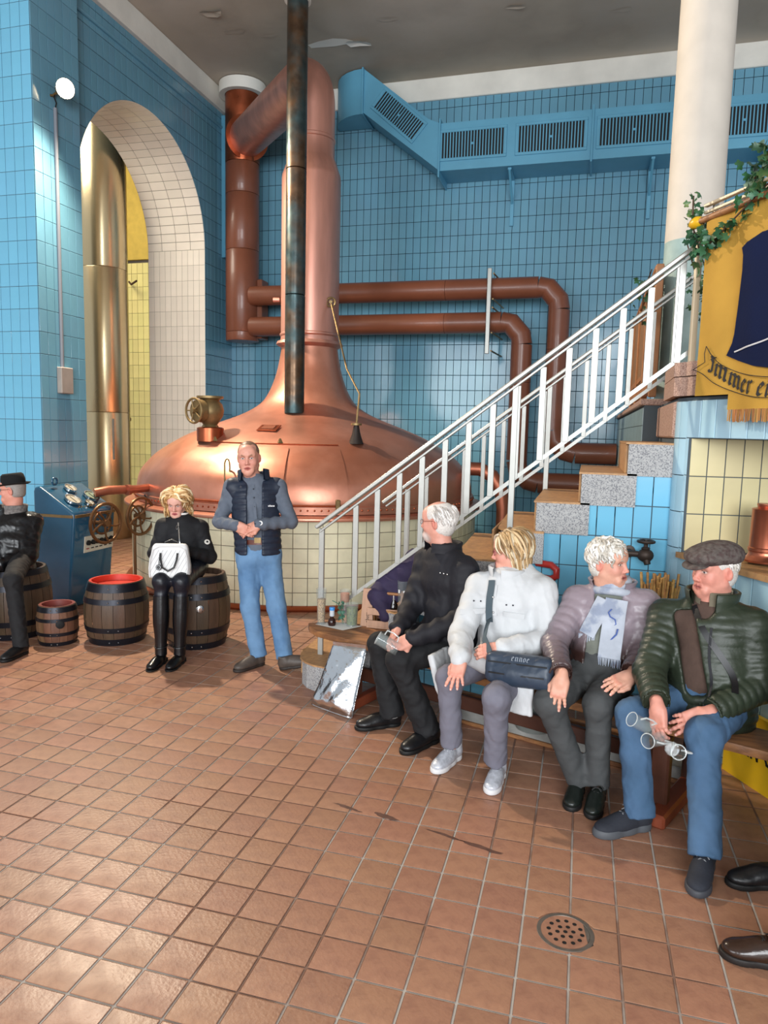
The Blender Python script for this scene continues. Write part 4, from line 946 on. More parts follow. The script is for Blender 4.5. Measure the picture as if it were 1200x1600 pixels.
nr=[(z,s,SE-.4-(s-.4)) for z,s in navy]+[(2.30,.48,SE-.5),(2.26,.62,SE-.62),(2.235,.78,SE-.78),(2.228,1.0,SE-1.0)]
cloth(nr,'navy_panel',m_nv,.010,64)
def clothstroke(pts,w,o=.014):
    b=MB(); P=[pp(s,fold(s,z)+o,z) for s,z in pts]; 
    b.tube(P,w,5); return b
def bez(pts,n=6): return smoothprof(pts,n)
clothstroke(bez([(.245,2.40),(.30,2.34),(.38,2.28),(.50,2.235),(.69,2.20),(.9,2.19),(1.2,2.20)]),.0022).out('scroll_line',ink,fg)
clothstroke(bez([(.145,2.275),(.20,2.255),(.25,2.23),(.34,2.18),(.46,2.135),(.6,2.105),(.75,2.09),(1.2,2.085)]),.0022).out('scroll_line',ink,fg)
clothstroke([(.245,2.40),(.232,2.36),(.24,2.31),(.20,2.297),(.145,2.275)],.0022).out('scroll_line',ink,fg)
clothstroke(bez([(.455,2.349),(.54,2.362),(.67,2.382),(.85,2.42),(1.1,2.47)]),.0045).out('white_stroke',M('white_thread','#d8d8dc',rough=.6),fg)
BS=[.26,.294,.35,.436,.531,.584,.659,.709,1.2]; BZ=[2.262,2.245,2.217,2.169,2.129,2.120,2.107,2.100,2.09]
def T(u,v):
    s=.262+u*.070; z=float(np.interp(s,BS,BZ))+v*.064; s2=s+v*.012; return pp(s2,fold(s2,z)+.006,z)
strokes('Immer ein',T,.30,.0012,PN,.08,50).out('lettering',ink,fg)
fr=MB()
for i in range(170):
    s=.43+i*(SE-.75)/170; fr.bar(pp(s,fold(s,2.03)+.004,2.036),pp(s+random.uniform(-.004,.004),fold(s,2.03)+.004+random.uniform(-.004,.004),1.968+random.uniform(-.006,.006)),.006,.003)
fr.out('fringe',M('brown_gold_fringe','#a8763e',rough=.7,island=.25),fg,kind='stuff')
# ivy
m_ivy=M('ivy_leaf','#2f5a3c',rough=.35,var=.3,vscale=20,island=.3,col2='#5a6a38',c2scale=9,c2lo=.55,c2hi=.7)
m_vine=M('vine_stem','#4a3424',rough=.7)
def ivy(lab,path,n,spread,size,seed,hang=None):
    t=thing('ivy_garland',tuple(path[0]),lab,'ivy'); r=np.random.default_rng(seed); P=np.array(path)
    MB().tube(P,.005,6).out('stem',m_vine,t,True)
    for i in range(n):
        q=r.random()*(len(P)-1); a=int(q); p=P[a]*(1-q+a)+P[min(a+1,len(P)-1)]*(q-a)+r.normal(0,spread,3)
        V,F=leafmesh(size*r.uniform(.6,1.2),5,4); A=Matrix.Rotation(r.uniform(0,6.3),3,'Z')@Matrix.Rotation(r.uniform(.5,1.9),3,'Y')@Matrix.Rotation(r.uniform(0,6.3),3,'Z')
        part('leaf',V@np.array(A).T+p,F,m_ivy,t,True)
    return t
ivy('ivy garland wound along the podium rail above the yellow banner',[pp(.02,.08,3.30),pp(.0,.06,3.14),pp(.14,.10,2.95),pp(.30,.11,3.0),pp(.46,.11,3.08),pp(.62,.11,3.16),pp(.9,.12,3.25),pp(1.4,.1,3.25)],140,.028,.040,11)
ivy('dense ivy tuft on the rail at the right edge above the banner',[pp(.42,.03,3.24),pp(.56,.04,3.33),pp(.75,.03,3.36),pp(1.1,.03,3.33)],110,.045,.045,12)
ivy('ivy trailing down beside the warm lit podium post left of the banner',[pp(.06,.05,3.12),pp(.05,.02,2.95),pp(.12,-.05,2.7),pp(.13,-.05,2.5)],52,.026,.038,13)
ivy('ivy trailing on the far side of the stair top between the railing balusters',[(.62,6.0,3.35),(.70,6.0,3.1),(.72,6.0,2.9),(.72,6.0,2.75)],34,.035,.036,14)
ivy('dark ivy over the wooden balustrade behind the stairs',[(.42,6.5,3.25),(.41,6.9,3.2),(.41,7.3,3.2),(.41,7.2,2.9)],34,.045,.045,15)
# purple jacket on the stairs
# ================================================================ SMOOTH BODIES (distance fields meshed with surface nets)
def V3(*a): return np.array(a[0] if len(a)==1 else a,float)
def unit(v): v=np.array(v,float); return v/(np.linalg.norm(v)+1e-12)
def mk3(f,up): f=unit(f); u=np.array(up,float); u=unit(u-f*(u@f)); return np.stack([np.cross(f,u),f,u],1)   # columns: right, forward, up
def cap(a,b,ra,rb=None,k=.02,fold=None,puff=None,flat=False):
    a=V3(a);b=V3(b); rb=ra if rb is None else rb; d=b-a; L=np.linalg.norm(d)+1e-9; u=d/L; w=frame(u)
    def f(P):
        q=P-a; s=q@u; t=np.clip(s/L,0,1); c=q-(t*L)[...,None]*u if not flat else q-s[...,None]*u
        r=np.linalg.norm(c,axis=-1); R=ra+(rb-ra)*t
        if fold:
            am,la,tw,ph=fold; th=np.arctan2(q@w[:,0],q@w[:,1]); R=R+am*np.sin(s/la*6.283+tw*np.sin(th+ph)+ph)*(.6+.4*np.sin(th*2+ph))
        if puff: am,la=puff; R=R+am*(np.abs(np.sin(s/la*3.1416))**.6-.6)
        e=r-R
        if flat: e=np.maximum(e,np.abs(s-L/2)-L/2)
        return e
    m=max(ra,rb)+.02; return (f,np.minimum(a,b)-m,np.maximum(a,b)+m,k)
def ecap(a,b,A,B,side,k=.03,puff=None,fold=None,cap_=1.0):
    """tapered trunk with elliptic section; A,B=(half width along side, half depth)"""
    a=V3(a);b=V3(b); d=b-a; L=np.linalg.norm(d)+1e-9; u=d/L; s_=unit(V3(side)-u*(V3(side)@u)); v=np.cross(u,s_)
    def f(P):
        q=P-a; s=q@u; t=np.clip(s/L,0,1); rx=A[0]+(B[0]-A[0])*t; ry=A[1]+(B[1]-A[1])*t; o=s-t*L
        if puff: am,la=puff; g=am*(np.abs(np.sin(s/la*3.1416))**.6-.6); rx=rx+g; ry=ry+g
        x=q@s_; y=q@v
        if fold:
            am,la,tw,ph=fold; th=np.arctan2(y,x); g=am*np.sin(s/la*6.283+tw*np.sin(th*2+ph)+ph); rx=rx+g; ry=ry+g
        m=np.minimum(rx,ry); return (np.sqrt((x/rx)**2+(y/ry)**2+(o/(m*cap_))**2)-1)*m
    m=max(*A,*B)+.02; return (f,np.minimum(a,b)-m,np.maximum(a,b)+m,k)
def ell(c,r,R=None,k=.02):
    c=V3(c); r=np.array([r]*3 if np.isscalar(r) else r,float); R=np.eye(3) if R is None else np.asarray(R)
    def f(P): q=((P-c)@R)/r; n=np.linalg.norm(q,axis=-1); return (n-1)*r.min()*np.where(n>1,1,1)
    m=r.max()+.01; return (f,c-m,c+m,k)
def rbox(c,h,R=None,rad=.01,k=.01):
    c=V3(c);h=np.array(h,float);R=np.eye(3) if R is None else np.asarray(R)
    def f(P): q=np.abs((P-c)@R)-(h-rad); return np.linalg.norm(np.maximum(q,0),axis=-1)+np.minimum(q.max(-1),0)-rad
    m=np.linalg.norm(h)+.01; return (f,c-m,c+m,k)
def plane(p,n,k=.004):
    p=V3(p);n=unit(n); return (lambda P:(P-p)@n, None,None,k)
def smin(a,b,k): h=np.clip(.5+.5*(b-a)/k,0,1); return b+(a-b)*h-k*h*(1-h)
class SDF:
    def __init__(s,vox): s.v=vox; s.ops=[]
    def u(s,*p):
        for q in p: s.ops.append(('u',q)); 
        return s
    def sub(s,*p):
        for q in p: s.ops.append(('s',q)); 
        return s
    def keep(s,*p):
        for q in p: s.ops.append(('i',q)); 
        return s
    def mesh(s,disp=None):
        v=s.v; lo=np.min([q[1] for m,q in s.ops if m=='u'],0)-4*v; hi=np.max([q[2] for m,q in s.ops if m=='u'],0)+4*v
        n=np.ceil((hi-lo)/v).astype(int)+1; G=np.full(n,1.0,np.float32); ax=[lo[i]+v*np.arange(n[i]) for i in range(3)]
        for m,(f,a,b,k) in s.ops:
            if a is None: i0=np.zeros(3,int); i1=n
            else: i0=np.clip(np.floor((a-lo-k-3*v)/v).astype(int),0,n-1); i1=np.clip(np.ceil((b-lo+k+3*v)/v).astype(int)+1,1,n)
            sl=tuple(slice(i0[i],i1[i]) for i in range(3)); g=G[sl]
            if g.size==0: continue
            if m!='u':
                msk=g<.06
                if not msk.any(): continue
                ii=np.argwhere(msk); P=lo+(ii+i0)*v; d=f(P); o=g[msk]
                o=-smin(-o,d,k) if m=='s' else -smin(-o,-d,k)
                g[msk]=o; continue
            P=np.stack(np.meshgrid(*[ax[i][sl[i]] for i in range(3)],indexing='ij'),-1)
            G[sl]=smin(g,f(P).astype(np.float32),k)
        if disp is not None:
            msk=np.abs(G)<.03; P=lo+np.argwhere(msk)*v; G[msk]+=disp(P)
        G[0]=G[-1]=1;G[:,0]=G[:,-1]=1;G[:,:,0]=G[:,:,-1]=1
        return nets(G,lo,v)
def nets(G,lo,v):
    S=G<0; c=[S[i:S.shape[0]-1+i,j:S.shape[1]-1+j,k:S.shape[2]-1+k] for i in(0,1) for j in(0,1) for k in(0,1)]
    an=np.logical_or.reduce(c)&~np.logical_and.reduce(c); idx=np.argwhere(an); N=len(idx)
    ID=np.full(an.shape,-1,np.int32); ID[an]=np.arange(N)
    g=np.stack([G[idx[:,0]+i,idx[:,1]+j,idx[:,2]+k] for i in(0,1) for j in(0,1) for k in(0,1)],1)
    off=np.array([[i,j,k] for i in(0,1) for j in(0,1) for k in(0,1)],float); acc=np.zeros((N,3));cnt=np.zeros(N)
    for a in range(8):
        for b in range(a+1,8):
            if abs(off[a]-off[b]).sum()!=1: continue
            m=(g[:,a]<0)!=(g[:,b]<0); t=g[m,a]/(g[m,a]-g[m,b]); acc[m]+=off[a]+(off[b]-off[a])*t[:,None]; cnt[m]+=1
    Vt=lo+(idx+acc/cnt[:,None])*v; F=[]
    for ax in range(3):
        sa=np.take(S,range(S.shape[ax]-1),ax); sb=np.take(S,range(1,S.shape[ax]),ax); e=np.argwhere(sa!=sb); e_in=sa[tuple(e.T)]
        o1,o2=[(1,2),(2,0),(0,1)][ax]; ok=(e[:,o1]>0)&(e[:,o2]>0)&(e[:,o1]<ID.shape[o1])&(e[:,o2]<ID.shape[o2]); e=e[ok]; e_in=e_in[ok]
        q=[]
        for d1,d2 in((1,1),(0,1),(0,0),(1,0)):
            f=e.copy(); f[:,o1]-=d1; f[:,o2]-=d2; q.append(ID[tuple(f.T)])
        q=np.stack(q,1); q[~e_in]=q[~e_in][:,::-1]; F.append(q)
    F=np.concatenate(F); F=F[(F>=0).all(1)]; return Vt,F
def paint(V,base,ops):
    C=np.tile(np.array(lin(base),float),(len(V),1))
    for f,c,soft in ops:
        d=f[0](V); w=np.clip(.5-d/soft,0,1)[:,None]; C=C*(1-w)+np.array(lin(c))*w
    return C
def join(parts):
    V=[];F=[];C=[];n=0
    for v,f,c in parts: V.append(v);F.append(f+n);C.append(c);n+=len(v)
    return np.concatenate(V),np.concatenate(F),np.concatenate(C)
def noisef(seed,sc,amp):
    r=np.random.default_rng(seed); K=r.normal(0,1,(5,3)); K/=np.linalg.norm(K,axis=1)[:,None]; K*=2*PI/sc*np.array([.6,.8,1,1.3,1.7])[:,None]; ph=r.uniform(0,6,5)
    def f(P):
        w=P+.30*sc*np.sin(P[:,[1,2,0]]*2*PI/sc/1.6+ph[0]); o=0
        for i in range(5): q=w@K[i]+ph[i]; o=o+(np.sin(q)*.45+(1.3-2.4*np.abs(np.sin(q*.5+1)))*.55)/(2.4)
        return (-amp*o).astype(np.float32)
    return f
m_skin=M('skin','#c98f7a',rough=.5,attr='Col',var=.05,vscale=60,bump=.0004,bscale=300)
def cloth_mat(name,col,rough=.8,**k): return M(name,col,rough=rough,**k)
# ---------------------------------------------------------------- head
def head(c,f,up,S,neck,skin='#d39c88',hair='#8a6a50',age=.5,fem=False,lip='#b0605a',beard=None,brow=None,pink=None,eye='#4a5a68',jaw=1.0,gaze=(0,0),mouth=0):
    """c: skull centre, f: facing, S: head height / .235"""
    M3=mk3(f,up); W=lambda *p: V3(c)+M3@(np.array(p,float)*S)
    E=lambda p,r,k=.015,R=None: ell(W(*p),np.array(r)*S,M3 if R is None else M3@R,k)
    Cp=lambda a,b,ra,rb,k=.012: cap(W(*a),W(*b),ra*S,rb*S,k)
    s=SDF(.0030)
    s.u(E((0,-.014,.036),(.074,.094,.080)),E((0,.022,-.022),(.060*jaw,.066,.088),.03),E((0,.0,-.045),(.058*jaw,.062,.055),.03))
    s.u(Cp((.0,.066,-.098),(0,.062,-.090),.018,.02,.025))
    for g in(-1,1):
        s.u(Cp((g*.050*jaw,-.005,-.058),(g*.012,.060,-.098),.016,.018,.025))
        s.u(E((g*.036,.056,-.030),(.022,.020,.024),.02))
        s.u(Cp((g*.010,.080,.022),(g*.044,.066,.020),.0095,.008,.012))
    s.u(E((0,.066,.045),(.045,.02,.03),.03))
    for g in(-1,1): s.sub(E((g*.030,.088,.004),(.018,.014,.0125),.010))
    for g in(-1,1): s.u(E((g*.030,.0655,.003),(.0135,.0135,.012),.003))
    for g in(-1,1):
        s.u(Cp((g*.018,.0765,.0105),(g*.042,.0685,.0100),.0036,.0036,.004)); s.u(Cp((g*.020,.0745,-.0085),(g*.040,.068,-.0080),.0035,.0032,.005))
    s.u(Cp((0,.078,.012),(0,.098,-.030),.0078,.0095,.010),E((0,.099,-.033),(.0105,.0105,.0085),.006))
    for g in(-1,1): s.u(E((g*.0110,.089,-.037),(.0075,.010,.0075),.005))
    s.u(Cp((-.020,.078,-.0625),(.020,.078,-.0625),.0062,.0062,.008),Cp((-.017,.078,-.0745),(.017,.078,-.0745),.0068,.0068,.008),Cp((0,.084,-.0625),(0,.084,-.075),.006,.006,.006))
    s.sub(Cp((-.023,.0855,-.0685),(.023,.0855,-.0685),.0016+mouth*.004,.0016+mouth*.004,.003))
    if age>.3:
        for g in(-1,1): s.sub(Cp((g*.021,.090,-.040),(g*.033,.073,-.072),.0022*age*1.6,.002*age*1.4,.005)); s.sub(Cp((g*.022,.086,-.0185),(g*.040,.074,-.016),.0014,.0012,.004)); s.u(E((g*.030,.070,-.082),(.014,.014,.016),.02))
        for z in(.045,.056): s.sub(Cp((-.03,.087,z),(.03,.087,z),.001*age*1.3,.001*age*1.3,.004))
        s.u(Cp((0,.045,-.105),W and (0,.0,-.135),.020,.03,.03))
    # ears
    for g in(-1,1):
        s.u(E((g*.075,-.012,-.008),(.009,.019,.031),.006,np.array(Matrix.Rotation(-.25,3,'X'))@np.array(Matrix.Rotation(g*.35,3,'Z')))); s.sub(E((g*.084,-.008,-.006),(.006,.010,.018),.005))
    nb=V3(neck); s.u(cap(W(0,-.022,-.060),W(0,-.018,-.10),.052*S,.052*S,.03),cap(W(0,-.018,-.10),nb,.052*S*(0.88 if fem else 1.0),.060*S*(.9 if fem else 1.05),.03))
    V,F=s.mesh()
    bc=brow or hair; op=[]
    L=lambda p,r: ell(W(*p),np.array(r)*S,M3)
    op.append((L((0,.09,-.035),(.028,.03,.03)),pink or '#cf8e7e',.04))
    for g in(-1,1):
        op.append((L((g*.042,.06,-.025),(.024,.03,.02)),pink or '#d08e7e',.04)); op.append((L((g*.075,-.012,-.008),(.012,.022,.034)),'#d08272',.012))
        op.append((L((g*.030,.078,.003),(.020,.02,.013)),'#b98474',.010))
    if beard: op.append((L((0,.05,-.085),(.056,.06,.040)),beard,.02)); op.append((L((0,.09,-.050),(.026,.02,.008)),beard,.008))
    op.append((L((0,.085,-.0685),(.024,.02,.0115)),lip,.005)); op.append((L((0,.088,-.0685),(.023,.02,.0022)),'#5a2a28',.003))
    for g in(-1,1):
        op.append((L((g*.030,.079,.0015),(.0120,.02,.0046)),'#cfc4ba',.003)); op.append((L((g*.030+gaze[0],.080,.0018+gaze[1]),(.0058,.02,.0048)),eye,.002)); op.append((L((g*.030+gaze[0],.081,.0018+gaze[1]),(.0030,.02,.0030)),'#0c0c10',.002))
        op.append((cap(W(g*.0165,.079,.0068),W(g*.030,.083,.0090),.0020*S,.0020*S),'#4a3028' if not fem else '#241a1a',.003)); op.append((cap(W(g*.030,.083,.0090),W(g*.044,.074,.0060),.0020*S,.0018*S),'#4a3028' if not fem else '#241a1a',.003))
        op.append((cap(W(g*.014,.088,.0200),W(g*.034,.086,.0250),.0042*S,.0042*S),bc,.005)); op.append((cap(W(g*.034,.086,.0250),W(g*.050,.066,.0190),.0040*S,.0026*S),bc,.005))
    return V,F,paint(V,skin,op),W,M3
# ---------------------------------------------------------------- hand
def hand(w,dr,back,thumb,S=1.0,curl=(.3,.35,.4,.45),spread=.12,tcurl=.4,skin='#d39c88',fore=None):
    """w wrist, dr finger direction, back normal of the back of the hand, thumb: +1/-1 side of the thumb along cross(dr,back)"""
    y=unit(dr); z=unit(V3(back)-y*(V3(back)@y)); x=np.cross(y,z)*thumb; w=V3(w)
    W=lambda a,b,c: w+(x*a+y*b+z*c)*S
    s=SDF(.0032); R=np.stack([x,y,z],1)
    s.u(rbox(W(.000,.050,0),np.array([.041,.047,.0155])*S,R,.012*S,.01),ell(W(.020,.035,-.010),np.array([.018,.034,.014])*S,R,.015),ell(W(-.022,.035,-.008),np.array([.016,.036,.014])*S,R,.015))
    s.u(cap(w-y*.03*S,W(0,.025,0),.024*S,.026*S,.02)) 
    if fore is not None: s.u(cap(fore,w,.032*S,.025*S,.02))
    tips=[]
    for i,(bx,by,L,r) in enumerate(((.029,.088,.070,.0102),(.010,.093,.077,.0104),(-.010,.089,.072,.0099),(-.028,.079,.056,.0088))):
        a=(bx/.029)*spread; d=np.array([math.sin(a),math.cos(a),0]); p=np.array([bx,by,0.0]); ang=0; c=curl[i]
        for j,(fr_,bend) in enumerate(((.44,.55),(.31,1.0),(.25,.8))):
            ang+=c*bend; q=p+L*fr_*np.array([d[0]*math.cos(ang),d[1]*math.cos(ang),-math.sin(ang)]); rr=r*(1-.10*j)
            s.u(cap(W(*p),W(*q),rr*S,rr*.92*S,.004)); 
            if j<2: s.u(ell(W(*q),rr*1.05*S,None,.004))
            p=q
        tips.append((p,ang,d))
        s.u(ell(W(bx,by-.003,.006),np.array([.009,.010,.006])*S,R,.006))
    t0=(.026,.018,-.006);t1=(.050,.048,-.014-.012*tcurl);t2=(.050-.022*tcurl,.080-.006*tcurl,-.018-.022*tcurl);t3=(.044-.034*tcurl,.102-.014*tcurl,-.020-.030*tcurl)
    s.u(cap(W(*t0),W(*t1),.0160*S,.0130*S,.012),cap(W(*t1),W(*t2),.0125*S,.0112*S,.005),cap(W(*t2),W(*t3),.0112*S,.0090*S,.004))
    V,F=s.mesh(); op=[]
    for p,ang,d in tips:
        n=np.array([0,math.sin(ang),math.cos(ang)]); op.append((ell(W(*(p+n*.006+np.array([0,math.cos(ang)*.001,0]))),.0052*S),'#e6bdb0',.003)); op.append((ell(W(*p),.011*S),'#d58a7c',.012))
    for bx,by in((.029,.085),(.010,.09),(-.010,.086),(-.028,.077)): op.append((ell(W(bx,by,.009),.009*S),'#c9806e',.012))
    op=op[1::2]+op[0::2]
    return V,F,paint(V,skin,op)
# ---------------------------------------------------------------- hair locks
def locks(name,W,M3,S,n,region,length,vol,wave,rad,cols,seed,parent,flow=None,grav=1.0,seg=9,rc=(.078,.098,.084),mat_=None,label=None,curl=9,free=-.015,tuck=.15):
    """tapered locks rooted on the skull and combed along it; region(d)->bool on unit directions in the head frame (x right, y front, z up)"""
    r=np.random.default_rng(seed); c0=np.array([0,-.014,.036]); rc=np.array(rc); Vs=[];Fs=[];Cs=[];cnt=0;k=5;done=0;tries=0
    while done<n and tries<n*60:
        tries+=1; d=r.normal(0,1,3); d/=np.linalg.norm(d)
        if not region(d): continue
        done+=1; b=c0+rc*d*.99; nrm=unit(d/rc); L=length(d)*r.uniform(.8,1.15); st=L/seg; off=vol*r.uniform(.15,1.0); ph=r.uniform(0,6.28); pv=np.zeros(3); P=[b-nrm*.004]
        fl=(flow(d) if flow else V3(d[0],d[1],0))+r.normal(0,.18,3)
        for i in range(seg):
            t=(i+1)/seg
            if b[2]>free:
                nrm=unit((b-c0)/rc/rc); g=V3(0,0,-1)*grav*(.5+t)+fl*(1-.6*t); dd=unit(g-nrm*(g@nrm)+pv*.6); b=b+dd*st; q=(b-c0)/rc; b=c0+rc*q/np.linalg.norm(q)
            else:
                h=unit(nrm*V3(1,1,0)); dd=unit(V3(0,0,-1)-h*tuck*t+pv*.3); b=b+dd*st; nrm=unit(nrm*.7+h*.3)
            pv=dd; sd=np.cross(nrm,dd); o=off*min(1,t*2.6)
            P.append(b+nrm*(o+.5*wave*math.cos(t*curl+ph)*min(1,t*2))+sd*wave*math.sin(t*curl+ph)*min(1,t*2))
        P=np.array(P); R=rad*(1-.8*(np.arange(seg+1)/seg)**2)*r.uniform(.7,1.25); bb=MB().tube(P,R,k,caps=True)
        v=bb.V[0]; Vs.append(v); Fs+= [tuple(i+cnt for i in f) for f in bb.F]; cnt+=len(v); cc=np.array(lin(cols[r.integers(len(cols))]))*r.uniform(.85,1.12); Cs.append(np.tile(cc,(len(v),1)))
    V=np.concatenate(Vs)*S; C=np.concatenate(Cs); Vw=np.array(W(0,0,0))+V@M3.T
    return part(name,Vw,Fs,mat_ or m_hair,parent,True,cols=C,label=label,kind='stuff')
m_hair=M('hair','#808080',rough=.45,attr='Col',var=.12,vscale=120,spec=.3)
def scalp(W,M3,S,parent,col,cuts,grow=1.045,name='hair',disp=.0015,extra=(),label=None,sc=.012):
    """short hair: a shell over the skull cut by shapes"""
    s=SDF(.0034); s.u(ell(W(0,-.014,.036),np.array([.074,.094,.080])*S*grow,M3,.01),ell(W(0,-.03,-.02),np.array([.070,.072,.075])*S*grow,M3,.02))
    for e in extra: s.u(e)
    for q in cuts: s.sub(q)
    V,F=s.mesh(noisef(3,sc,disp)); r=np.random.default_rng(2); C=np.tile(np.array(lin(col)),(len(V),1))*(1+.18*np.sin(V[:,[0]]*900+np.sin(V[:,[2]]*400)*2)*np.cos(V[:,[1]]*700))
    return part(name,V,F,m_hair,parent,True,cols=C,label=label)
# ---------------------------------------------------------------- shoes
def shoe(parent,heel,d,L=.28,h=.09,col='#1a1a1c',sole='#2a2a2c',rough=.35,pitch=0.0,laces=None,welt=.024,wide=1.0,mname=None,yaw_up=(0,0,1)):
    heel=V3(heel); f=unit([d[0],d[1],0]); up=V3(0,0,1); 
    if pitch: f,up=f*math.cos(pitch)+up*math.sin(pitch),up*math.cos(pitch)-f*math.sin(pitch)
    M3=mk3(f,up); k=L/.28; W=lambda *p: heel+M3@(np.array(p,float)*k)
    s=SDF(.0045); E=lambda p,r,kk=.02: ell(W(*p),np.array(r)*k,M3,kk)
    s.u(E((0,.215,.034),(.044*wide,.058,.030)),E((0,.150,.042),(.045*wide,.075,.040)),E((0,.10,.050),(.037*wide,.085,.048)),E((0,.035,.045),(.035*wide,.046,.050)),cap(W(0,.045,.06),W(0,.038,h),.038*k*wide,.039*k*wide,.02))
    s.keep(plane(W(0,0,.010),-up,.004),plane(W(0,0,h),up,.004)); V,F=s.mesh(noisef(5,.03,.0008))
    mm=M(mname or 'shoe_'+col,col,rough=rough,var=.12,vscale=40,bump=.0006,bscale=90); o=part('shoe',V,F,mm,parent,True)
    s=SDF(.0045); s.u(E((0,.205,.014),(.050*wide,.076,.05),.012),E((0,.13,.014),(.044*wide,.08,.05),.012),E((0,.045,.014),(.040*wide,.052,.05),.012)); s.keep(plane(W(0,0,.001),-up,.002),plane(W(0,0,welt),up,.003)); V,F=s.mesh()
    part('sole',V,F,M('sole_'+sole,sole,rough=.6),o,True)
    if laces:
        b=MB()
        for i in range(4):
            y=.165-.024*i; z=.074+.012*i; b.tube([W(-.024,y-.008,z-.010),W(-.008,y,z+.004),W(.010,y+.006,z+.004),W(.024,y+.010,z-.010)],.0028,5); b.tube([W(.024,y-.008,z-.010),W(.008,y,z+.004),W(-.010,y+.006,z+.004),W(-.024,y+.010,z-.010)],.0028,5)
        b.tube([W(0,.085,.115),W(.02,.10,.112),W(.035,.115,.10)],.0025,5); b.tube([W(0,.085,.115),W(-.02,.10,.112),W(-.032,.12,.098)],.0025,5)
        b.out('laces',M('laces_'+laces,laces,rough=.8),o)
    return o
def eyeglasses(W,parent,col='#5a4038',r=.018,thick=.0014,rim=True):
    b=MB()
    for g in(-1,1):
        P=[W(g*.031+r*1.15*math.cos(t),.094-.006*abs(math.cos(t))*(g*math.cos(t)>0),-.002+r*.8*math.sin(t)) for t in np.linspace(0,2*PI,19)[:-1]]; b.tube(P,thick,5,closed=True)
        b.tube([W(g*.052,.086,.004),W(g*.072,.05,.006),W(g*.080,-.005,.010),W(g*.082,-.02,.0)],thick,5)
    b.tube([W(-.012,.097,.0),W(0,.103,.003),W(.012,.097,.0)],thick,5)
    o=b.out('glasses',M('glasses_frame_'+col,col,rough=.3,metal=.4),parent,True)
    for g in(-1,1):
        k=MB().lathe([(0,0),(r*.95,0)],(0,0,0),16); v=k.V[0]; v=np.array([W(g*.031+q[0]*1.15,.092-.004*abs(q[0])/r,-.002+q[1]*.8) for q in v]); part('lens',v,k.F,glassmat('lens_glass'),o)
    return o
# ---------------------------------------------------------------- figure
def figure(loc,label,J,cfg,cat='person',name='person'):
    """J: joints in world space; cfg: looks. Returns the person (its body mesh) and helpers"""
    skin=cfg.get('skin','#d39c88'); j={k:V3(v) for k,v in J.items() if not isinstance(v,dict)}
    hd=head(j['head'],J['face'],J.get('hup',(0,0,1)),cfg.get('hs',1.0),j['neck'],skin=skin,**cfg.get('head',{}))
    Vh,Fh,Ch,W,M3=hd; pieces=[(Vh,Fh,Ch)]
    hs=cfg.get('handS',1.0)
    for sd,th in(('R',1),('L',-1)):
        hc=J.get('hand'+sd)
        if hc: 
            el=j['el'+sd]; w=j['wr'+sd]; pieces.append(hand(w,hc['d'],hc['b'],hc.get('t',th),hs,hc.get('curl',(.3,.35,.4,.45)),hc.get('spread',.12),hc.get('tc',.4),skin,fore=w+(el-w)*.35))
    s=SDF(.014); side=j['shL']-j['shR']; hip=j['hip']; nk=j['neck']; ch=hip*.35+nk*.65; wa=hip*.7+nk*.3
    s.u(ecap(hip,wa,(.13,.09),(.12,.085),side),ecap(wa,ch,(.12,.085),(.14,.09),side),cap(j['shL'],j['shR'],.05,.05,.04),cap(ch,nk,.07,.055,.04))
    for sd in 'LR': s.u(cap(j['sh'+sd],j['el'+sd],.042,.036,.03),cap(j['el'+sd],j['wr'+sd],.036,.024,.02),cap(j['hp'+sd],j['kn'+sd],.065,.05,.03),cap(j['kn'+sd],j['an'+sd],.048,.034,.02))
    V,F=s.mesh(); pieces.append((V,F,np.tile(np.array(lin(skin)),(len(V),1))))
    V,F,C=join(pieces)
    o=part(name,V,F,m_skin,None,True,loc=loc,cols=C); tag(o,label,cat)
    return o,W,M3,j
def garment(parent,name,prims,vox,mat_,subs=(),keeps=(),disp=None,label=None):
    s=SDF(vox); s.u(*prims); s.sub(*subs); s.keep(*keeps); V,F=s.mesh(disp); return part(name,V,F,mat_,parent,True,label=label)
def trousers(parent,j,mat_,rt=(.088,.066),rs=(.062,.060),hem=.93,fold=.004,belt=None,pel=(.165,.125),up=.12,vox=.009,seed=1,name='trousers'):
    hip=j['hip']; side=j['shL']-j['shR']; nk=j['neck']; u=unit(nk-hip); P=[ecap(hip-u*.02,hip+u*up,pel,(pel[0]-.01,pel[1]-.01),side,.05)]; keeps=[]
    for n,sd in enumerate('LR'):
        h,k,a=j['hp'+sd],j['kn'+sd],j['an'+sd]; ad=unit(a-k); e=k+(a-k)*hem
        P+= [cap(h,k,rt[0],rt[1],.05,fold=(fold*.35,.13,1.4,n+seed)),cap(k,e-ad*.0,rs[0],rs[1],.035,fold=(fold*.35,.12,1.6,n*2+seed))]
    V=None
    s=SDF(vox); s.u(*P)
    for sd in 'LR':
        k,a=j['kn'+sd],j['an'+sd]; e=k+(a-k)*hem; n=unit(a-k); s.sub((lambda Pp,e=e,n=n: np.maximum(-((Pp-e)@n),np.linalg.norm(Pp-e,axis=-1)-.13),e-.14,e+.14,.004))
    V,F=s.mesh(noisef(seed,.095,.0035+fold*1.2)); return part(name,V,F,mat_,parent,True)
def sleeves(j,ru,rl,rw,cuff=.93,**k):
    P=[]
    for n,sd in enumerate('LR'):
        w=j['el'+sd]+(j['wr'+sd]-j['el'+sd])*cuff
        P+= [cap(j['sh'+sd],j['el'+sd],ru,rl,.035,**({q:(v if q=='puff' else (*v[:3],n+1)) for q,v in k.items()})),cap(j['el'+sd],w,rl,rw,.022,**({q:(v if q=='puff' else (*v[:3],n+3)) for q,v in k.items()}))]
    return P
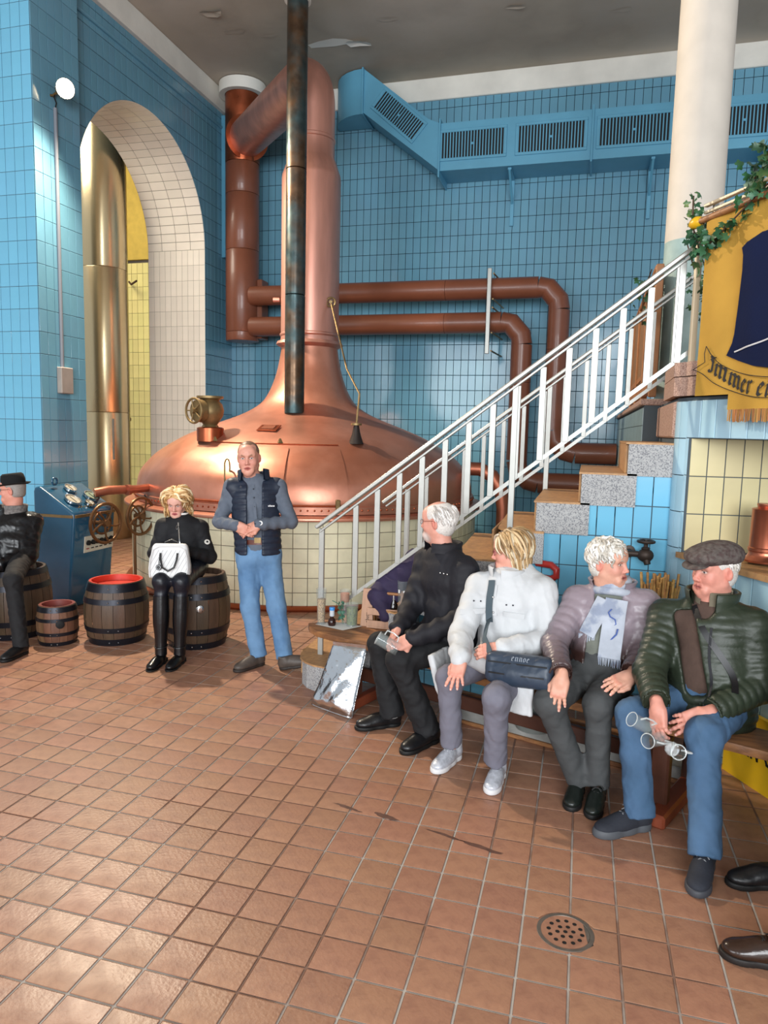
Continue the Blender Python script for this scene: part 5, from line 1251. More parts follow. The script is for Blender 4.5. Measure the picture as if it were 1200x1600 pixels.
def cuffcut(j,rw,cuff=.93):
    o=[]
    for sd in 'LR':
        e=j['el'+sd]; w=j['wr'+sd]; n=unit(w-e); c=e+(w-e)*cuff; o.append((lambda Pp,c=c,n=n: np.maximum(-((Pp-c)@n),np.linalg.norm(Pp-c,axis=-1)-.10),c-.11,c+.11,.004)); o.append(cap(c-n*.025,c+n*.01,rw-.009,rw-.009,.003,flat=True))
    return o
def torso(j,pel,wst,cst,sh,k=.05,low=.0,**kw):
    hip=j['hip'];nk=j['neck'];side=j['shL']-j['shR'];u=unit(nk-hip); wa=hip*.68+nk*.32; ch=hip*.30+nk*.70; ml=(j['shL']+j['shR'])/2
    return [ecap(hip-u*low,wa,pel,wst,side,k,**kw),ecap(wa,ch,wst,cst,side,k,**kw),cap(j['shL'],ml*.6+nk*.4,sh,sh*.85,k),cap(j['shR'],ml*.6+nk*.4,sh,sh*.85,k),ecap(ch,ml*.5+nk*.5,cst,(cst[0]*.62,cst[1]*.7),side,k)]
def collar(nk,up,f,r0,r1,h,t=.010,open_=.03):
    """ring collar as lathe mesh in the neck frame"""
    R=mk3(f,up); return R
# ================================================================ PEOPLE
from mathutils.bvhtree import BVHTree
def bvh(*objs):
    V=[];F=[]
    for o in objs:
        n=len(V); org=ORG[o.name]; V+=[tuple(np.array(v.co)+org) for v in o.data.vertices]; F+=[tuple(i+n for i in p.vertices) for p in o.data.polygons]
    return BVHTree.FromPolygons(V,F)
def onsurf(t,p,d,off=.004,far=.5):
    p=V3(p); d=unit(d); h=t.ray_cast(Vector(p+d*far),Vector(-d),far*1.6)
    if h[0] is None: return p+d*.1,d
    n=V3(h[1]); n=n if n@d>0 else -n; return V3(h[0])+n*off,n
def ribbon(pts,nrm,w,th,name,m,parent,**k):
    P=np.array(pts);N=np.array(nrm); T=np.gradient(P,axis=0); S=np.cross(T,N); S/=np.linalg.norm(S,axis=1)[:,None]+1e-9; w=np.full(len(P),w) if np.isscalar(w) else np.array(w); ww=w[:,None]/2
    V=np.concatenate([P-S*ww,P+S*ww,P+S*ww+N*th,P-S*ww+N*th]); n=len(P); F=[]
    for i in range(n-1):
        for q in range(4): a=q*n+i;b=((q+1)%4)*n+i; F.append((a,b,b+1,a+1))
    F+=[(0,3*n,2*n,n),(n-1,2*n-1,3*n-1,4*n-1)]
    return part(name,V,F,m,parent,True,sharp=50,**k)
def drape(t,pts,d,w,th,name,m,parent,off=.003,sub=8,**k):
    pts=[V3(p) for p in pts]; P=[];N=[]
    for i in range(len(pts)-1):
        for s in np.arange(sub)/sub+(0 if i<len(pts)-2 else 0): q=pts[i]*(1-s)+pts[i+1]*s; dd=d(q) if callable(d) else d; a,b=onsurf(t,q,dd,off); P.append(a);N.append(b)
    a,b=onsurf(t,pts[-1],d(pts[-1]) if callable(d) else d,off); P.append(a);N.append(b)
    P=np.array(P);N=np.array(N)
    for _ in range(10): P[1:-1]=(P[:-2]+2*P[1:-1]+P[2:])/4; N[1:-1]=(N[:-2]+2*N[1:-1]+N[2:])/4
    N/=np.linalg.norm(N,axis=1)[:,None]; return ribbon(P,N,w,th,name,m,parent,**k)
def stand_collar(parent,nk,f,up,r0,r1,h,openA,m,th=.012,name='collar',zo=-.01,lean=.0):
    R=mk3(f,up); a0=PI/2+openA; a1=PI/2+2*PI-openA; prof=[(r0,0),(r0*.6+r1*.4,h*.5),(r1,h),(r1+th*.6,h+th*.3),(r1+th,h),(r0*.6+r1*.4+th,h*.5),(r0+th*1.4,0)]
    return MB().lathe(prof,V3(nk)+up_(up)*zo-R[:,1]*lean,28,R=R,a0=a0,a1=a1,closed=True).out(name,m,parent,True,sharp=70)
def up_(u): return unit(u)
def qn(lst): return dict(fold=lst)
# ---------------- 1: man standing, navy vest
J1=dict(hip=(-2.470,5.115,.90),hpR=(-2.545,5.09,.885),hpL=(-2.395,5.145,.885),knR=(-2.500,5.03,.47),knL=(-2.309,5.107,.47),anR=(-2.425,5.03,.085),anL=(-2.215,5.06,.085),shR=(-2.70,5.112,1.40),shL=(-2.365,5.249,1.405),neck=(-2.545,5.183,1.46),head=(-2.575,5.150,1.635),elR=(-2.765,5.035,1.13),elL=(-2.235,5.209,1.14),wrR=(-2.565,4.93,1.12),wrL=(-2.40,4.97,1.135),face=(.32,-.94,-.05),hup=(-.06,0,1),
 handR=dict(d=(.93,.0,-.33),b=(.25,-.9,-.1),curl=(.5,.55,.6,.65),tc=.2),handL=dict(d=(-.85,-.25,-.40),b=(.1,-.75,.65),curl=(.35,.4,.45,.5),tc=.3))
P1,W,M3_,j=figure((-2.40,5.05,0),'standing man in a navy quilted vest, grey shirt and light blue jeans with clasped hands',J1,dict(hs=1.12,skin='#cf9480',handS=1.0,head=dict(hair='#6e5444',age=.45,brow='#8a6a52',lip='#a8584e',jaw=1.06,mouth=.6,gaze=(-.001,0),eye='#39434e')))
sh_=M('grey_blue_shirt_cloth','#59616e',rough=.8,var=.08,vscale=30,bump=.005,bscale=10)
side=j['shL']-j['shR']; fwd=unit(np.cross(unit(j['neck']-j['hip']),side)); fwd=fwd if fwd[1]<0 else -fwd
shirt=garment(P1,'shirt',torso(j,(.155,.115),(.160,.125),(.170,.118),.066,fold=(.003,.14,1,1))+sleeves(j,.060,.055,.046,.97,fold=(.005,.085,1.6,1))+[cap(j['neck']-V3(0,0,.07),j['neck']-V3(0,0,.02),.080,.070,.02)],.0075,sh_,disp=noisef(1,.10,.004))
shirt_sub=None
jb=M('light_blue_denim','#6387ab',rough=.85,var=.12,vscale=9,bump=.005,bscale=9,col2='#50749a',c2scale=3)
jn1=trousers(P1,j,jb,rt=(.098,.074),rs=(.072,.068),hem=1.03,fold=.0035,seed=3,pel=(.162,.118),up=.09)
tr=bvh(shirt,jn1)
cp=[(onsurf(tr,j['hip']+V3(0,0,.095),(math.cos(a),math.sin(a),0),.0)) for a in np.linspace(0,2*PI,33)]
ribbon([c[0]*[1,1,0]+V3(0,0,1.0-.012) for c in cp],[c[1] for c in cp],.038,.006,'belt',M('brown_leather_belt','#5a2a1e',rough=.4),P1)
b_=onsurf(tr,V3(j['hip'])+V3(0,0,.088),fwd,.006); MB().box(b_[0],(.05,.006,.042),np.stack([unit(side),b_[1],V3(0,0,1)],1)).out('belt_buckle',m_brass,P1)
nv=M('navy_quilted_cloth','#1c2536',rough=.5,var=.1,vscale=20,bump=.002,bscale=30)
vt=[ecap(j['hip']+V3(0,0,.0),j['hip']*.6+j['neck']*.4,(.182,.150),(.182,.150),side,.04,puff=(.010,.05)),ecap(j['hip']*.6+j['neck']*.4,j['hip']*.25+j['neck']*.75,(.182,.150),(.192,.140),side,.04,puff=(.009,.05)),
    cap(j['shL']+V3(-.015,0,-.002),j['neck']-V3(0,0,.06),.080,.085,.035),cap(j['shR']+V3(.015,0,-.002),j['neck']-V3(0,0,.06),.080,.085,.035)]
fc=j['hip']*.5+j['neck']*.5+fwd*.18; Rv=np.stack([unit(side),fwd,V3(0,0,1)],1)
vest=garment(P1,'vest',vt,.0075,nv,subs=[rbox(fc-unit(side)*.005+V3(0,0,-.02),(.056,.20,.52),Rv,.02,.01),ell(j['neck']+V3(0,0,.06)+fwd*.05,(.085,.12,.11),Rv,.01),cap(j['shL']+unit(side)*.035,j['shL']+unit(side)*.035+V3(.02,0,-.2),.055,.07,.01),cap(j['shR']-unit(side)*.035,j['shR']-unit(side)*.035+V3(-.02,0,-.2),.055,.07,.01)],keeps=[plane(j['hip']+V3(0,0,-.015),(0,0,-1),.012)],disp=noisef(2,.13,.004))
stand_collar(P1,j['neck']+V3(0,.0,-.01),fwd,(0,-.12,1),.112,.108,.085,.80,nv,.016,'vest_collar',zo=.0)
stand_collar(P1,j['neck']+V3(0,.0,.0),fwd,(0,-.15,1),.080,.070,.050,.28,sh_,.009,'shirt_collar',zo=-.012)
tv=bvh(vest,shirt)
drape(bvh(shirt),[j['neck']+V3(0,0,-.05),j['hip']+V3(0,0,.12)],fwd,.022,.002,'button_placket',sh_,P1)
for z in np.linspace(.12,.88,6):
    a,b=onsurf(bvh(shirt),j['neck']*(1-z)+(j['hip']+V3(0,0,.12))*z+V3(0,0,-.03),fwd,.005); MB().ball(a,.006,8,5).out('button',M('dark_button','#2c3038',rough=.4),P1,True)
a,b=onsurf(tv,j['neck']*.62+j['hip']*.38+unit(side)*.115,fwd,.006); Rl=np.stack([unit(side),b,V3(0,0,1)],1)
lb=MB(); 
for i,(w_,h_) in enumerate(((.008,.018),(.006,.010),(.007,.010),(.006,.014),(.008,.010),(.006,.010),(.008,.010))): lb.box(a+unit(side)*(-.032+.0105*i)+V3(0,0,h_/2-.005),(w_*.8,.003,h_),Rl)
lb.out('embroidery',M('white_embroidery','#e8e8ea',rough=.7),P1,kind='stuff')
wv=j['wrL']+(j['elL']-j['wrL'])*.07; wd=unit(j['elL']-j['wrL']); Rw=frame(V3(.35,-.85,.3)); MB().lathe([(0,.012),(.019,.012),(.022,.007),(.022,0)],wv+V3(.01,-.03,.012),24,R=Rw).out('watch',m_chr,P1,True); MB().lathe([(0,.0126),(.017,.0126)],wv+V3(.01,-.03,.012),20,R=Rw).out('watch_face',M('white_watch_face','#eeeeee',rough=.3),P1)
MB().tube([wv+mk3(wd,(0,0,1))@V3(.030*math.cos(t),0,.030*math.sin(t)) for t in np.linspace(0,2*PI,20)[:-1]],.006,6,closed=True).out('watch_strap',m_chr,P1,True)
shoe(P1,(-2.405,5.075,0),(-.42,-.91),.29,.10,'#4c433d','#2c2420',.5,welt=.022,mname='taupe_leather'); shoe(P1,(-2.225,5.00,0.0),(.80,.25),.29,.10,'#4c433d','#2c2420',.5,pitch=.16,welt=.022,mname='taupe_leather')
S=1.12
scalp(W,M3_,S,P1,'#7a5e4c',[ell(W(0,.088,.025),V3(.070,.046,.066)*S,M3_,.008),ell(W(.050,.065,.080),V3(.022,.04,.026)*S,M3_,.01),ell(W(-.050,.065,.080),V3(.022,.04,.026)*S,M3_,.01),ell(W(0,.06,-.06),V3(.10,.085,.08)*S,M3_,.01),rbox(W(0,0,-.11),(.15,.15,.06),M3_,.01,.01),ell(W(.08,-.0,-.02),V3(.03,.032,.045)*S,M3_,.006),ell(W(-.08,-.0,-.02),V3(.03,.032,.045)*S,M3_,.006)],1.02,disp=.001)
# ---------------- 2: blonde woman on a barrel
J2=dict(hip=(-3.235,5.32,.70),hpR=(-3.32,5.31,.70),hpL=(-3.145,5.33,.70),knR=(-3.165,4.83,.66),knL=(-3.015,4.88,.66),anR=(-3.155,4.80,.10),anL=(-3.02,4.85,.10),shR=(-3.43,5.288,1.02),shL=(-3.155,5.40,1.01),neck=(-3.300,5.350,1.085),head=(-3.325,5.315,1.225),elR=(-3.47,5.202,.80),elL=(-3.04,5.37,.77),wrR=(-3.27,5.02,.84),wrL=(-3.15,5.08,.875),face=(.28,-.90,-.30),hup=(0,0,1),
 handR=dict(d=(.9,-.3,-.1),b=(0,-.3,.9),curl=(.4,.4,.5,.5)),handL=dict(d=(-.93,-.22,-.05),b=(.0,-.45,.88),curl=(.25,.3,.35,.4),tc=.5))
P2,W,M3_,j=figure((-3.15,5.25,0),'seated blonde woman in a black zip jacket and black boots holding a white handbag',J2,dict(hs=.98,skin='#d8a594',handS=.88,head=dict(hair='#c9a070',age=.35,fem=True,brow='#8a6a4a',lip='#a84c50',jaw=.92)))
blk=M('black_knit_cloth','#0e0f14',rough=.75,var=.15,vscale=12,bump=.001,bscale=50)
jk=garment(P2,'jacket',torso(j,(.15,.12),(.145,.12),(.155,.115),.072,low=.05,fold=(.003,.12,1,2))+sleeves(j,.064,.055,.043,.95,fold=(.005,.09,1.6,1))+[cap(j['neck']-V3(0,0,.05),j['neck']+V3(0,0,.02),.07,.058,.02)],.0075,blk,disp=noisef(5,.10,.004))
fwd=unit(V3(.28,-.95,0)); stand_collar(P2,j['neck']+V3(0,0,.0),fwd,(0,0,1),.066,.060,.045,.35,blk,.010)
stand_collar(P2,j['neck']+V3(0,0,.01),fwd,(0,0,1),.055,.052,.055,.05,M('white_blouse','#e8e4e0',rough=.7),.006,'blouse_collar')
t=bvh(jk); drape(t,[j['neck']+V3(0,0,-.02),j['hip']+V3(0,0,.12)],fwd,.008,.003,'zip',m_chr,P2); a,b=onsurf(t,j['neck']+V3(0,0,-.06),fwd,.012); loop(a,b,.008,.018,.002,10).out('zip_ring',m_chr,P2,True)
a,b=onsurf(t,j['shL']*.55+j['elL']*.45,(.75,-.65,0),.004); MB().lathe([(0,.003),(.021,.003),(.024,.0)],a,20,R=frame(b)).out('sleeve_badge',M('white_badge','#d8d4cc',rough=.6),P2); MB().lathe([(0,.0042),(.010,.0042)],a,8,R=frame(b)).out('badge_motif',ink,P2)
dk=M('dark_navy_leather','#12151f',rough=.38,var=.2,vscale=14,bump=.002,bscale=22)
trousers(P2,j,dk,rt=(.090,.070),rs=(.058,.052),hem=.5,fold=.004,seed=5,pel=(.155,.125),up=.06)
m_boot=M('black_boot_leather','#0c0c0f',rough=.28,var=.15,vscale=16,bump=.0015,bscale=30)
for k_,a_ in (('knR','anR'),('knL','anL')):
    kx=j[k_];an=j[a_]; tp_=an+(kx-an)*.80; s=shoe(P2,an*[1,1,0]+V3(-.01,.05,0),(.12,-.99),.255,.12,'#0c0c0f','#050506',.28,mname='black_boot_leather',welt=.016)
    b=MB(); pr=[(.052,0),(.056,.01),(.060,.12),(.058,.2),(.050,.30),(.046,.38),(.050,.43)]; L_=np.linalg.norm(tp_-an)+.02; pr=[(r_-.0,L_*(1-i/(len(pr)-1))) for i,(r_,_) in enumerate([(.060,0),(.062,0),(.064,0),(.060,0),(.050,0),(.046,0),(.046,0)])]
    MB().lathe([(.050,pr[0][1]-.004)]+pr,an-V3(0,0,.02),24,R=frame(tp_-an)).out('boot_shaft',m_boot,s,True,sharp=60)
    MB().box(an*[1,1,0]+V3(-.01,.055,.018),(.05,.05,.036),bev=.006).out('heel',MATS['sole_#050506'],s)
    MB().tube([an+V3(.048*math.cos(t),.048*math.sin(t),.05+.01*math.sin(t)) for t in np.linspace(0,2*PI,18)[:-1]],.005,6,closed=True).out('ankle_strap',m_boot,s,True)
blond=['#c9a06a','#dcb988','#e8cfa4','#b58a58','#f0dcb8','#a87a4c']
S=.98
scalp(W,M3_,S,P2,'#c39a66',[ell(W(0,.10,-.01),V3(.066,.07,.085)*S,M3_,.01),ell(W(0,.06,-.09),V3(.09,.085,.08)*S,M3_,.01)],1.16,disp=.002,label='blonde wavy hair')
locks('hair_locks',W,M3_,S,330,lambda d: d[2]>-.25 and not(d[1]>.35 and d[2]<.38),lambda d:.235+.03*(d[2]) if d[1]<.5 else .14,.062,.013,.0115,blond,4,P2,flow=lambda d: V3(d[0]*1.3+(.8 if d[0]>0 else -.8)*(d[1]>.1),-.35,0),grav=.8,curl=11,tuck=-.05)
# handbag on her lap
hbg=thing('handbag',(-3.17,4.92,.72),'white quilted handbag with black loop handles standing on the blonde woman\'s lap','handbag')
m_wb=M('white_quilted_leather','#d6d6d6',rough=.45,var=.04)
bc_=V3(-3.13,4.90,.675); bf=unit(V3(.35,-.93,.10)); Rb=mk3(bf,(0,0,1)); Wb=lambda x,y,z: bc_+Rb@V3(x,y,z)
sb_=SDF(.006); sb_.u(rbox(Wb(0,0,.135),(.160,.055,.138),Rb,.035,.01)); sb_.sub(plane(Wb(0,0,0),Rb@V3(0,0,1),.01))
V,F=sb_.mesh(); q=(V-bc_)@Rb; q[:,0]*=1.0-.35*np.clip((q[:,2]-.10)/.16,0,1)*.45; q[:,1]*=1.25-q[:,2]*2.6; V=bc_+q@Rb.T
body_=part('bag_body',V,F,m_wb,hbg,True)
tb=bvh(body_)
for i in range(-5,9):
    P=[];
    for t_ in np.linspace(0,1,14):
        x=-.14+i*.033+t_*.13-.02; z=.24-.24*t_
        if abs(x)<.15*(1-.12*max(0,(z-.1)/.16)) and .012<z<.235:
            a,n=onsurf(tb,Wb(x,0,z),Rb@V3(0,1,0),.0006,.3); P.append(a)
    if len(P)>3: MB().tube(P,.0011,4).out('quilting_seam',M('seam_grey','#8a8a8c',rough=.6),hbg)
pip=[Wb(x,y_,z) for x,y_,z in [(-.14,.07,.01),(-.148,.068,.08),(-.142,.06,.16),(-.122,.045,.225),(-.08,.036,.25),(0,.034,.253),(.08,.036,.25),(.122,.045,.225),(.142,.06,.16),(.148,.068,.08),(.14,.07,.01)]]; MB().tube(pip,.004,6).out('piping',m_wb,hbg,True)
for y_,g in((.052,1),(-.052,0)):
    hp_=[Wb(-.065,y_,.20),Wb(-.062,y_+.012*g,.15),Wb(-.045,y_+.03*g,.09),Wb(0,y_+.036*g,.062),Wb(.045,y_+.03*g,.09),Wb(.062,y_+.012*g,.15),Wb(.065,y_,.20)] if g else [Wb(-.065,y_,.20),Wb(-.05,y_,.28),Wb(0,y_,.30),Wb(.05,y_,.28),Wb(.065,y_,.20)]
    MB().tube(smooth3(hp_) if 0 else hp_,.0075,8).out('handle',M('black_leather_strap','#111114',rough=.4),hbg,True)
MB().tube([Wb(.07,.058,.19),Wb(.072,.075,.11)],.003,5).lathe([(0,.006),(.021,.006),(.023,.0),(0,0)],Wb(.072,.078,.09),22,R=frame(bf)).out('charm',MATS['black_leather_strap'],hbg,True)
MB().lathe([(.014,.0075),(.017,.0075)],Wb(.072,.078,.09),22,R=frame(bf)).out('charm_ring',m_chr,hbg); 
# ---------------- 0: man in black hat at the left edge
J0=dict(hip=(-4.80,5.08,.68),hpR=(-4.885,5.08,.68),hpL=(-4.715,5.07,.68),knR=(-4.78,4.62,.60),knL=(-4.44,4.68,.60),anR=(-4.75,4.52,.10),anL=(-4.33,4.62,.10),shR=(-5.116,5.085,.975),shL=(-4.727,5.239,.99),neck=(-4.87,5.170,1.075),head=(-4.875,5.17,1.275),elR=(-5.149,5.014,.72),elL=(-4.665,5.12,.72),wrR=(-4.86,4.83,.68),wrL=(-4.72,4.82,.675),face=(-.93,-.36,-.03),hup=(0,0,1),
 handR=dict(d=(.8,-.5,-.2),b=(0,-.3,.95)),handL=dict(d=(-.75,-.45,-.45),b=(.2,-.5,.8),curl=(.35,.4,.5,.5),tc=.3))
P0_,W,M3_,j=figure((-4.75,5.05,0),'seated man in a black hat, glasses and shiny black jacket at the left edge',J0,dict(hs=1.04,skin='#cf8f7c',head=dict(hair='#8d8580',age=.6,brow='#8a8580')))
shb=M('shiny_black_jacket','#0e0e11',rough=.30,var=.2,vscale=10,bump=.004,bscale=14)
garment(P0_,'jacket',torso(j,(.185,.155),(.18,.155),(.19,.135),.082,low=.08,fold=(.005,.12,1.4,2))+sleeves(j,.078,.068,.054,.95,fold=(.008,.075,1.8,1)),.008,shb,disp=noisef(15,.09,.008))
stand_collar(P0_,j['neck'],unit(V3(-.5,-.85,0)),(0,0,1),.088,.098,.075,.6,M('grey_fur_collar','#6e6a68',rough=.95,bump=.004,bscale=60,var=.4,vscale=50),.02); stand_collar(P0_,j['neck'],unit(V3(-.5,-.85,0)),(0,0,1),.070,.064,.055,.1,M('dark_red_sweater','#7a2436',rough=.85),.01,'sweater_collar')
bt=M('black_trousers_cloth','#111114',rough=.8,var=.12,vscale=10,bump=.006,bscale=9)
trousers(P0_,j,bt,rt=(.095,.075),rs=(.068,.062),hem=1.08,fold=.006,seed=7,pel=(.17,.14))
for k_ in('anR','anL'): shoe(P0_,j[k_]*[1,1,0]+V3(0,.06,0),(.05,-1),.28,.085,'#141416','#0a0a0a',.35,mname='black_shoe_leather')
eyeglasses(W,P0_,'#4a3a34')
S=1.04
scalp(W,M3_,S,P0_,'#8d8782',[ell(W(0,.09,.0),V3(.075,.08,.10)*S,M3_,.01),rbox(W(0,0,-.11),(.15,.15,.05),M3_,.01,.01),ell(W(.08,.0,-.015),V3(.03,.03,.04)*S,M3_,.006),ell(W(-.08,.0,-.015),V3(.03,.03,.04)*S,M3_,.006)],1.03)
m_hat=M('black_felt','#0b0b0d',rough=.9,bump=.0008,bscale=120); hc_=W(0,-.012,.045); Rh=M3_@np.array(Matrix.Rotation(-.10,3,'X'))
ht=MB().lathe([(.080,.0),(.083,.015),(.082,.05),(.076,.085),(.062,.100),(.03,.094),(0,.090)],(0,0,0),36); Vh=ht.V[0]*[1.0,1.25,1.0]; part('hat_crown',hc_+Vh@Rh.T,ht.F,m_hat,P0_,True)
ht=MB().lathe([(.080,.002),(.10,-.006),(.118,.002),(.119,.006),(.10,.0),(.082,.010)],(0,0,0),36,closed=True); Vh=ht.V[0]*[1.0,1.22,1.0]; Vh[:,2]+=.03*(Vh[:,0]/.12)**2*.4; part('hat_brim',hc_+Vh@Rh.T,ht.F,m_hat,P0_,True)
# ---------------- 3: man in black on the bench
J3=dict(hip=(-.740,4.330,.575),hpR=(-.777,4.407,.575),hpL=(-.703,4.253,.575),knR=(-1.215,4.265,.52),knL=(-1.02,4.01,.52),anR=(-1.113,4.235,.10),anL=(-.845,4.055,.10),shR=(-.962,4.461,1.047),shL=(-.684,4.250,1.045),neck=(-.846,4.370,1.144),head=(-.885,4.385,1.315),elR=(-1.03,4.31,.76),elL=(-.675,4.160,.760),wrR=(-1.055,4.09,.685),wrL=(-.955,4.00,.655),face=(-.965,.22,-.03),hup=(0,0,1),
 handR=dict(d=(-.25,-.75,-.62),b=(-.8,-.2,.5),curl=(.5,.55,.6,.65),tc=.5),handL=dict(d=(-.85,-.05,-.52),b=(.1,-.75,.55),curl=(.55,.6,.65,.7),tc=.5))
P3,W,M3_,j=figure((-.9,4.25,0),'seated white haired man in a black jacket seen in profile, holding a glass mug',J3,dict(hs=1.08,skin='#cf9482',head=dict(hair='#cfcac6',age=.6,beard='#c9bfb8',brow='#a8a098')))
bj=M('black_brown_jacket_cloth','#15141b',rough=.72,var=.12,vscale=8,bump=.006,bscale=8)
jk=garment(P3,'jacket',torso(j,(.175,.155),(.175,.15),(.195,.14),.085,low=.07,fold=(.004,.13,1.3,4))+sleeves(j,.080,.068,.052,.93,fold=(.007,.095,1.7,1))+[ecap(j['hip']+V3(.02,.02,.05),j['hip']+V3(-.20,-.10,.045),(.18,.09),(.17,.06),V3(.43,-.9,0),.05)],.008,bj,disp=noisef(25,.11,.006))
ff=unit(V3(-.85,-.5,0)); stand_collar(P3,j['neck']+V3(0,0,-.01),ff,(0,.0,1),.100,.108,.055,.60,bj,.016,zo=.0); stand_collar(P3,j['neck']+V3(0,0,.0),ff,(0,0,1),.078,.074,.040,.35,blk,.01,'inner_collar')
t=bvh(jk); a,b=onsurf(t,j['shL']*.5+j['neck']*.5+V3(0,0,-.07),(-.5,-.86,0),.004)
for q in range(3): MB().ball(a+unit(V3(.86,-.5,0))*(.028*q),.0065,8,5).out('snap_button',m_chr,P3,True)
trousers(P3,j,bt,rt=(.097,.080),rs=(.075,.080),hem=1.06,fold=.007,seed=9,pel=(.17,.14))
m_bs=M('black_shoe_leather','#141416',rough=.25); shoe(P3,(-1.075,4.285,0),(-.82,-.57),.30,.085,'#141416','#0c0c0c',.25,mname='black_shoe_leather'); shoe(P3,(-.80,4.135,0),(-.50,-.86),.31,.085,'#141416','#0c0c0c',.25,mname='black_shoe_leather')
for k_ in('anR','anL'): MB().cyl(j[k_]+V3(0,0,-.03),j[k_]+V3(0,0,.06),.040,14).out('sock',M('grey_sock','#8d8a88',rough=.9),P3,True)
eyeglasses(W,P3,'#7a3a30')
S=1.08; wh=['#d8d4d0','#c4beb8','#e8e4e0','#b0a8a2']
scalp(W,M3_,S,P3,'#d0cac4',[ell(W(0,.09,.0),V3(.080,.075,.10)*S,M3_,.01),ell(W(0,.035,.125),V3(.052,.085,.042)*S,M3_,.01),rbox(W(0,.06,-.12),(.15,.12,.055),M3_,.01,.01),ell(W(.085,.005,-.015),V3(.03,.028,.04)*S,M3_,.006),ell(W(-.085,.005,-.015),V3(.03,.028,.04)*S,M3_,.006)],1.05,label='white hair')
locks('hair_locks',W,M3_,S,330,lambda d: -.45<d[2]<.72 and d[1]<.18 and not(abs(d[0])>.8 and -.6<d[2]<-.0 and d[1]>-.25),lambda d:.070,.013,.001,.0046,wh,6,P3,flow=lambda d: V3(0,-.8,0),grav=1.0,tuck=.1)
# mug in his hands
def mug(c,ax,h,r,lab):
    ax=unit(ax); R=frame(ax); t=thing('glass_mug',tuple(c),lab,'glass'); c=V3(c)
    MB().lathe([(0,0),(r,.0),(r,.012),(r,h),(r-.004,h),(r-.004,.016),(0,.016)],c,26,R=R).out('glass_body',m_glass,t,True,sharp=50)
    MB().tube([c+R@V3(r,0,h),c+R@V3(0,r,h)],.001,4) ; s_=R[:,0]; MB().tube([c+R@V3(r*math.cos(a),r*math.sin(a),h) for a in np.linspace(0,2*PI,25)[:-1]],.0022,6,closed=True).out('rim',m_rim,t,True)
    MB().tube([c+R@V3(r,0,h*.8),c+R@V3(r+.03,0,h*.78),c+R@V3(r+.036,0,h*.5),c+R@V3(r+.028,0,h*.22),c+R@V3(r,0,h*.2)],.0045,8).out('handle',m_rim,t,True); return t
mug((-1.01,3.955,.60),(-.62,-.02,.30),.14,.040,'clear glass mug held on the knees by the man in black')
# ---------------- 4: woman in white parka
J4=dict(hip=(-.360,4.110,.565),hpR=(-.438,4.145,.565),hpL=(-.282,4.075,.565),knR=(-.680,3.815,.515),knL=(-.392,3.60,.515),anR=(-.664,3.880,.10),anL=(-.397,3.745,.10),shR=(-.572,4.144,.972),shL=(-.215,4.100,.988),neck=(-.418,4.135,1.058),head=(-.405,4.155,1.195),elR=(-.640,3.930,.735),elL=(-.150,4.00,.735),wrR=(-.602,3.690,.665),wrL=(-.405,3.80,.715),face=(-.985,-.12,-.08),hup=(.05,0,1),
 handR=dict(d=(-.10,-.55,-.83),b=(-.1,-.80,.55),curl=(.12,.14,.16,.2),spread=.32,tc=.1,t=1),handL=dict(d=(-.90,-.25,-.10),b=(.0,-.85,.5),curl=(.6,.65,.7,.7),tc=.6))
P4,W,M3_,j=figure((-.45,4.0,0),'seated woman with blond bob in a white parka and grey trousers with a shoulder bag',J4,dict(hs=1.02,skin='#d39683',handS=.95,head=dict(hair='#b89a78',age=.5,fem=True,brow='#8a7058',lip='#a8545a')))
wp_=M('white_parka_cloth','#c2c4c6',rough=.62,var=.05,vscale=9,bump=.009,bscale=8)
sd4=V3(.9,-.4,0)
jk=garment(P4,'parka',torso(j,(.18,.155),(.18,.155),(.195,.145),.085,low=.06,fold=(.004,.13,1.3,4))+sleeves(j,.084,.074,.060,.92,fold=(.004,.12,1.7,1))+[ecap(j['hip']+V3(0,.03,.03),j['hip']+V3(-.08,-.26,.045),(.20,.10),(.19,.065),sd4,.05),cap(j['neck']+V3(.06,.05,-.04),j['neck']+V3(.10,.02,.02),.075,.06,.04),cap(j['neck']+V3(.10,.0,-.01),j['shL']+V3(-.04,.05,.05),.05,.05,.04)]
  +[rbox(V3(-.305,3.72,.50),(.105,.020,.10),mk3((-.35,-.93,.05),(0,0,1)),.012,.03),rbox(V3(-.735,3.98,.47),(.022,.11,.15),mk3((-.3,-.95,0),(-.35,0,1)),.012,.03)],.008,wp_,disp=noisef(35,.12,.009))
ff=unit(V3(-.45,-.89,0)); stand_collar(P4,j['neck']+V3(0,0,-.02),ff,(.05,.0,1),.082,.092,.075,.25,wp_,.022); stand_collar(P4,j['neck'],ff,(0,0,1),.062,.060,.05,.1,M('pale_teal_top','#9ab4b4',rough=.8),.008,'top_collar')
t=bvh(jk); drape(t,[j['neck']+V3(0,0,-.04),j['neck']*.58+j['hip']*.42],ff,.035,.004,'storm_flap',wp_,P4)
for zz in(.22,.38):
    a,b=onsurf(t,j['neck']*(1-zz)+j['hip']*zz,ff,.008); MB().ball(a,.006,8,5).out('snap_button',m_chr,P4,True)
rt_=unit(sd4)
for g in(-1,1):
    drape(t,[j['neck']*.62+j['hip']*.38+rt_*g*.055+V3(0,0,.0),j['neck']*.62+j['hip']*.38+rt_*g*.15+V3(0,0,-.012)],ff,.030,.004,'pocket_flap',wp_,P4)
    for q in(.075,.105): a,b=onsurf(t,j['neck']*.72+j['hip']*.28+rt_*g*q,ff,.006); MB().ball(a,.005,8,5).out('snap_button',M('dark_button','#2c3038'),P4,True)
gp=M('grey_trousers_cloth','#6d6c78',rough=.8,var=.06,vscale=12,bump=.006,bscale=9)
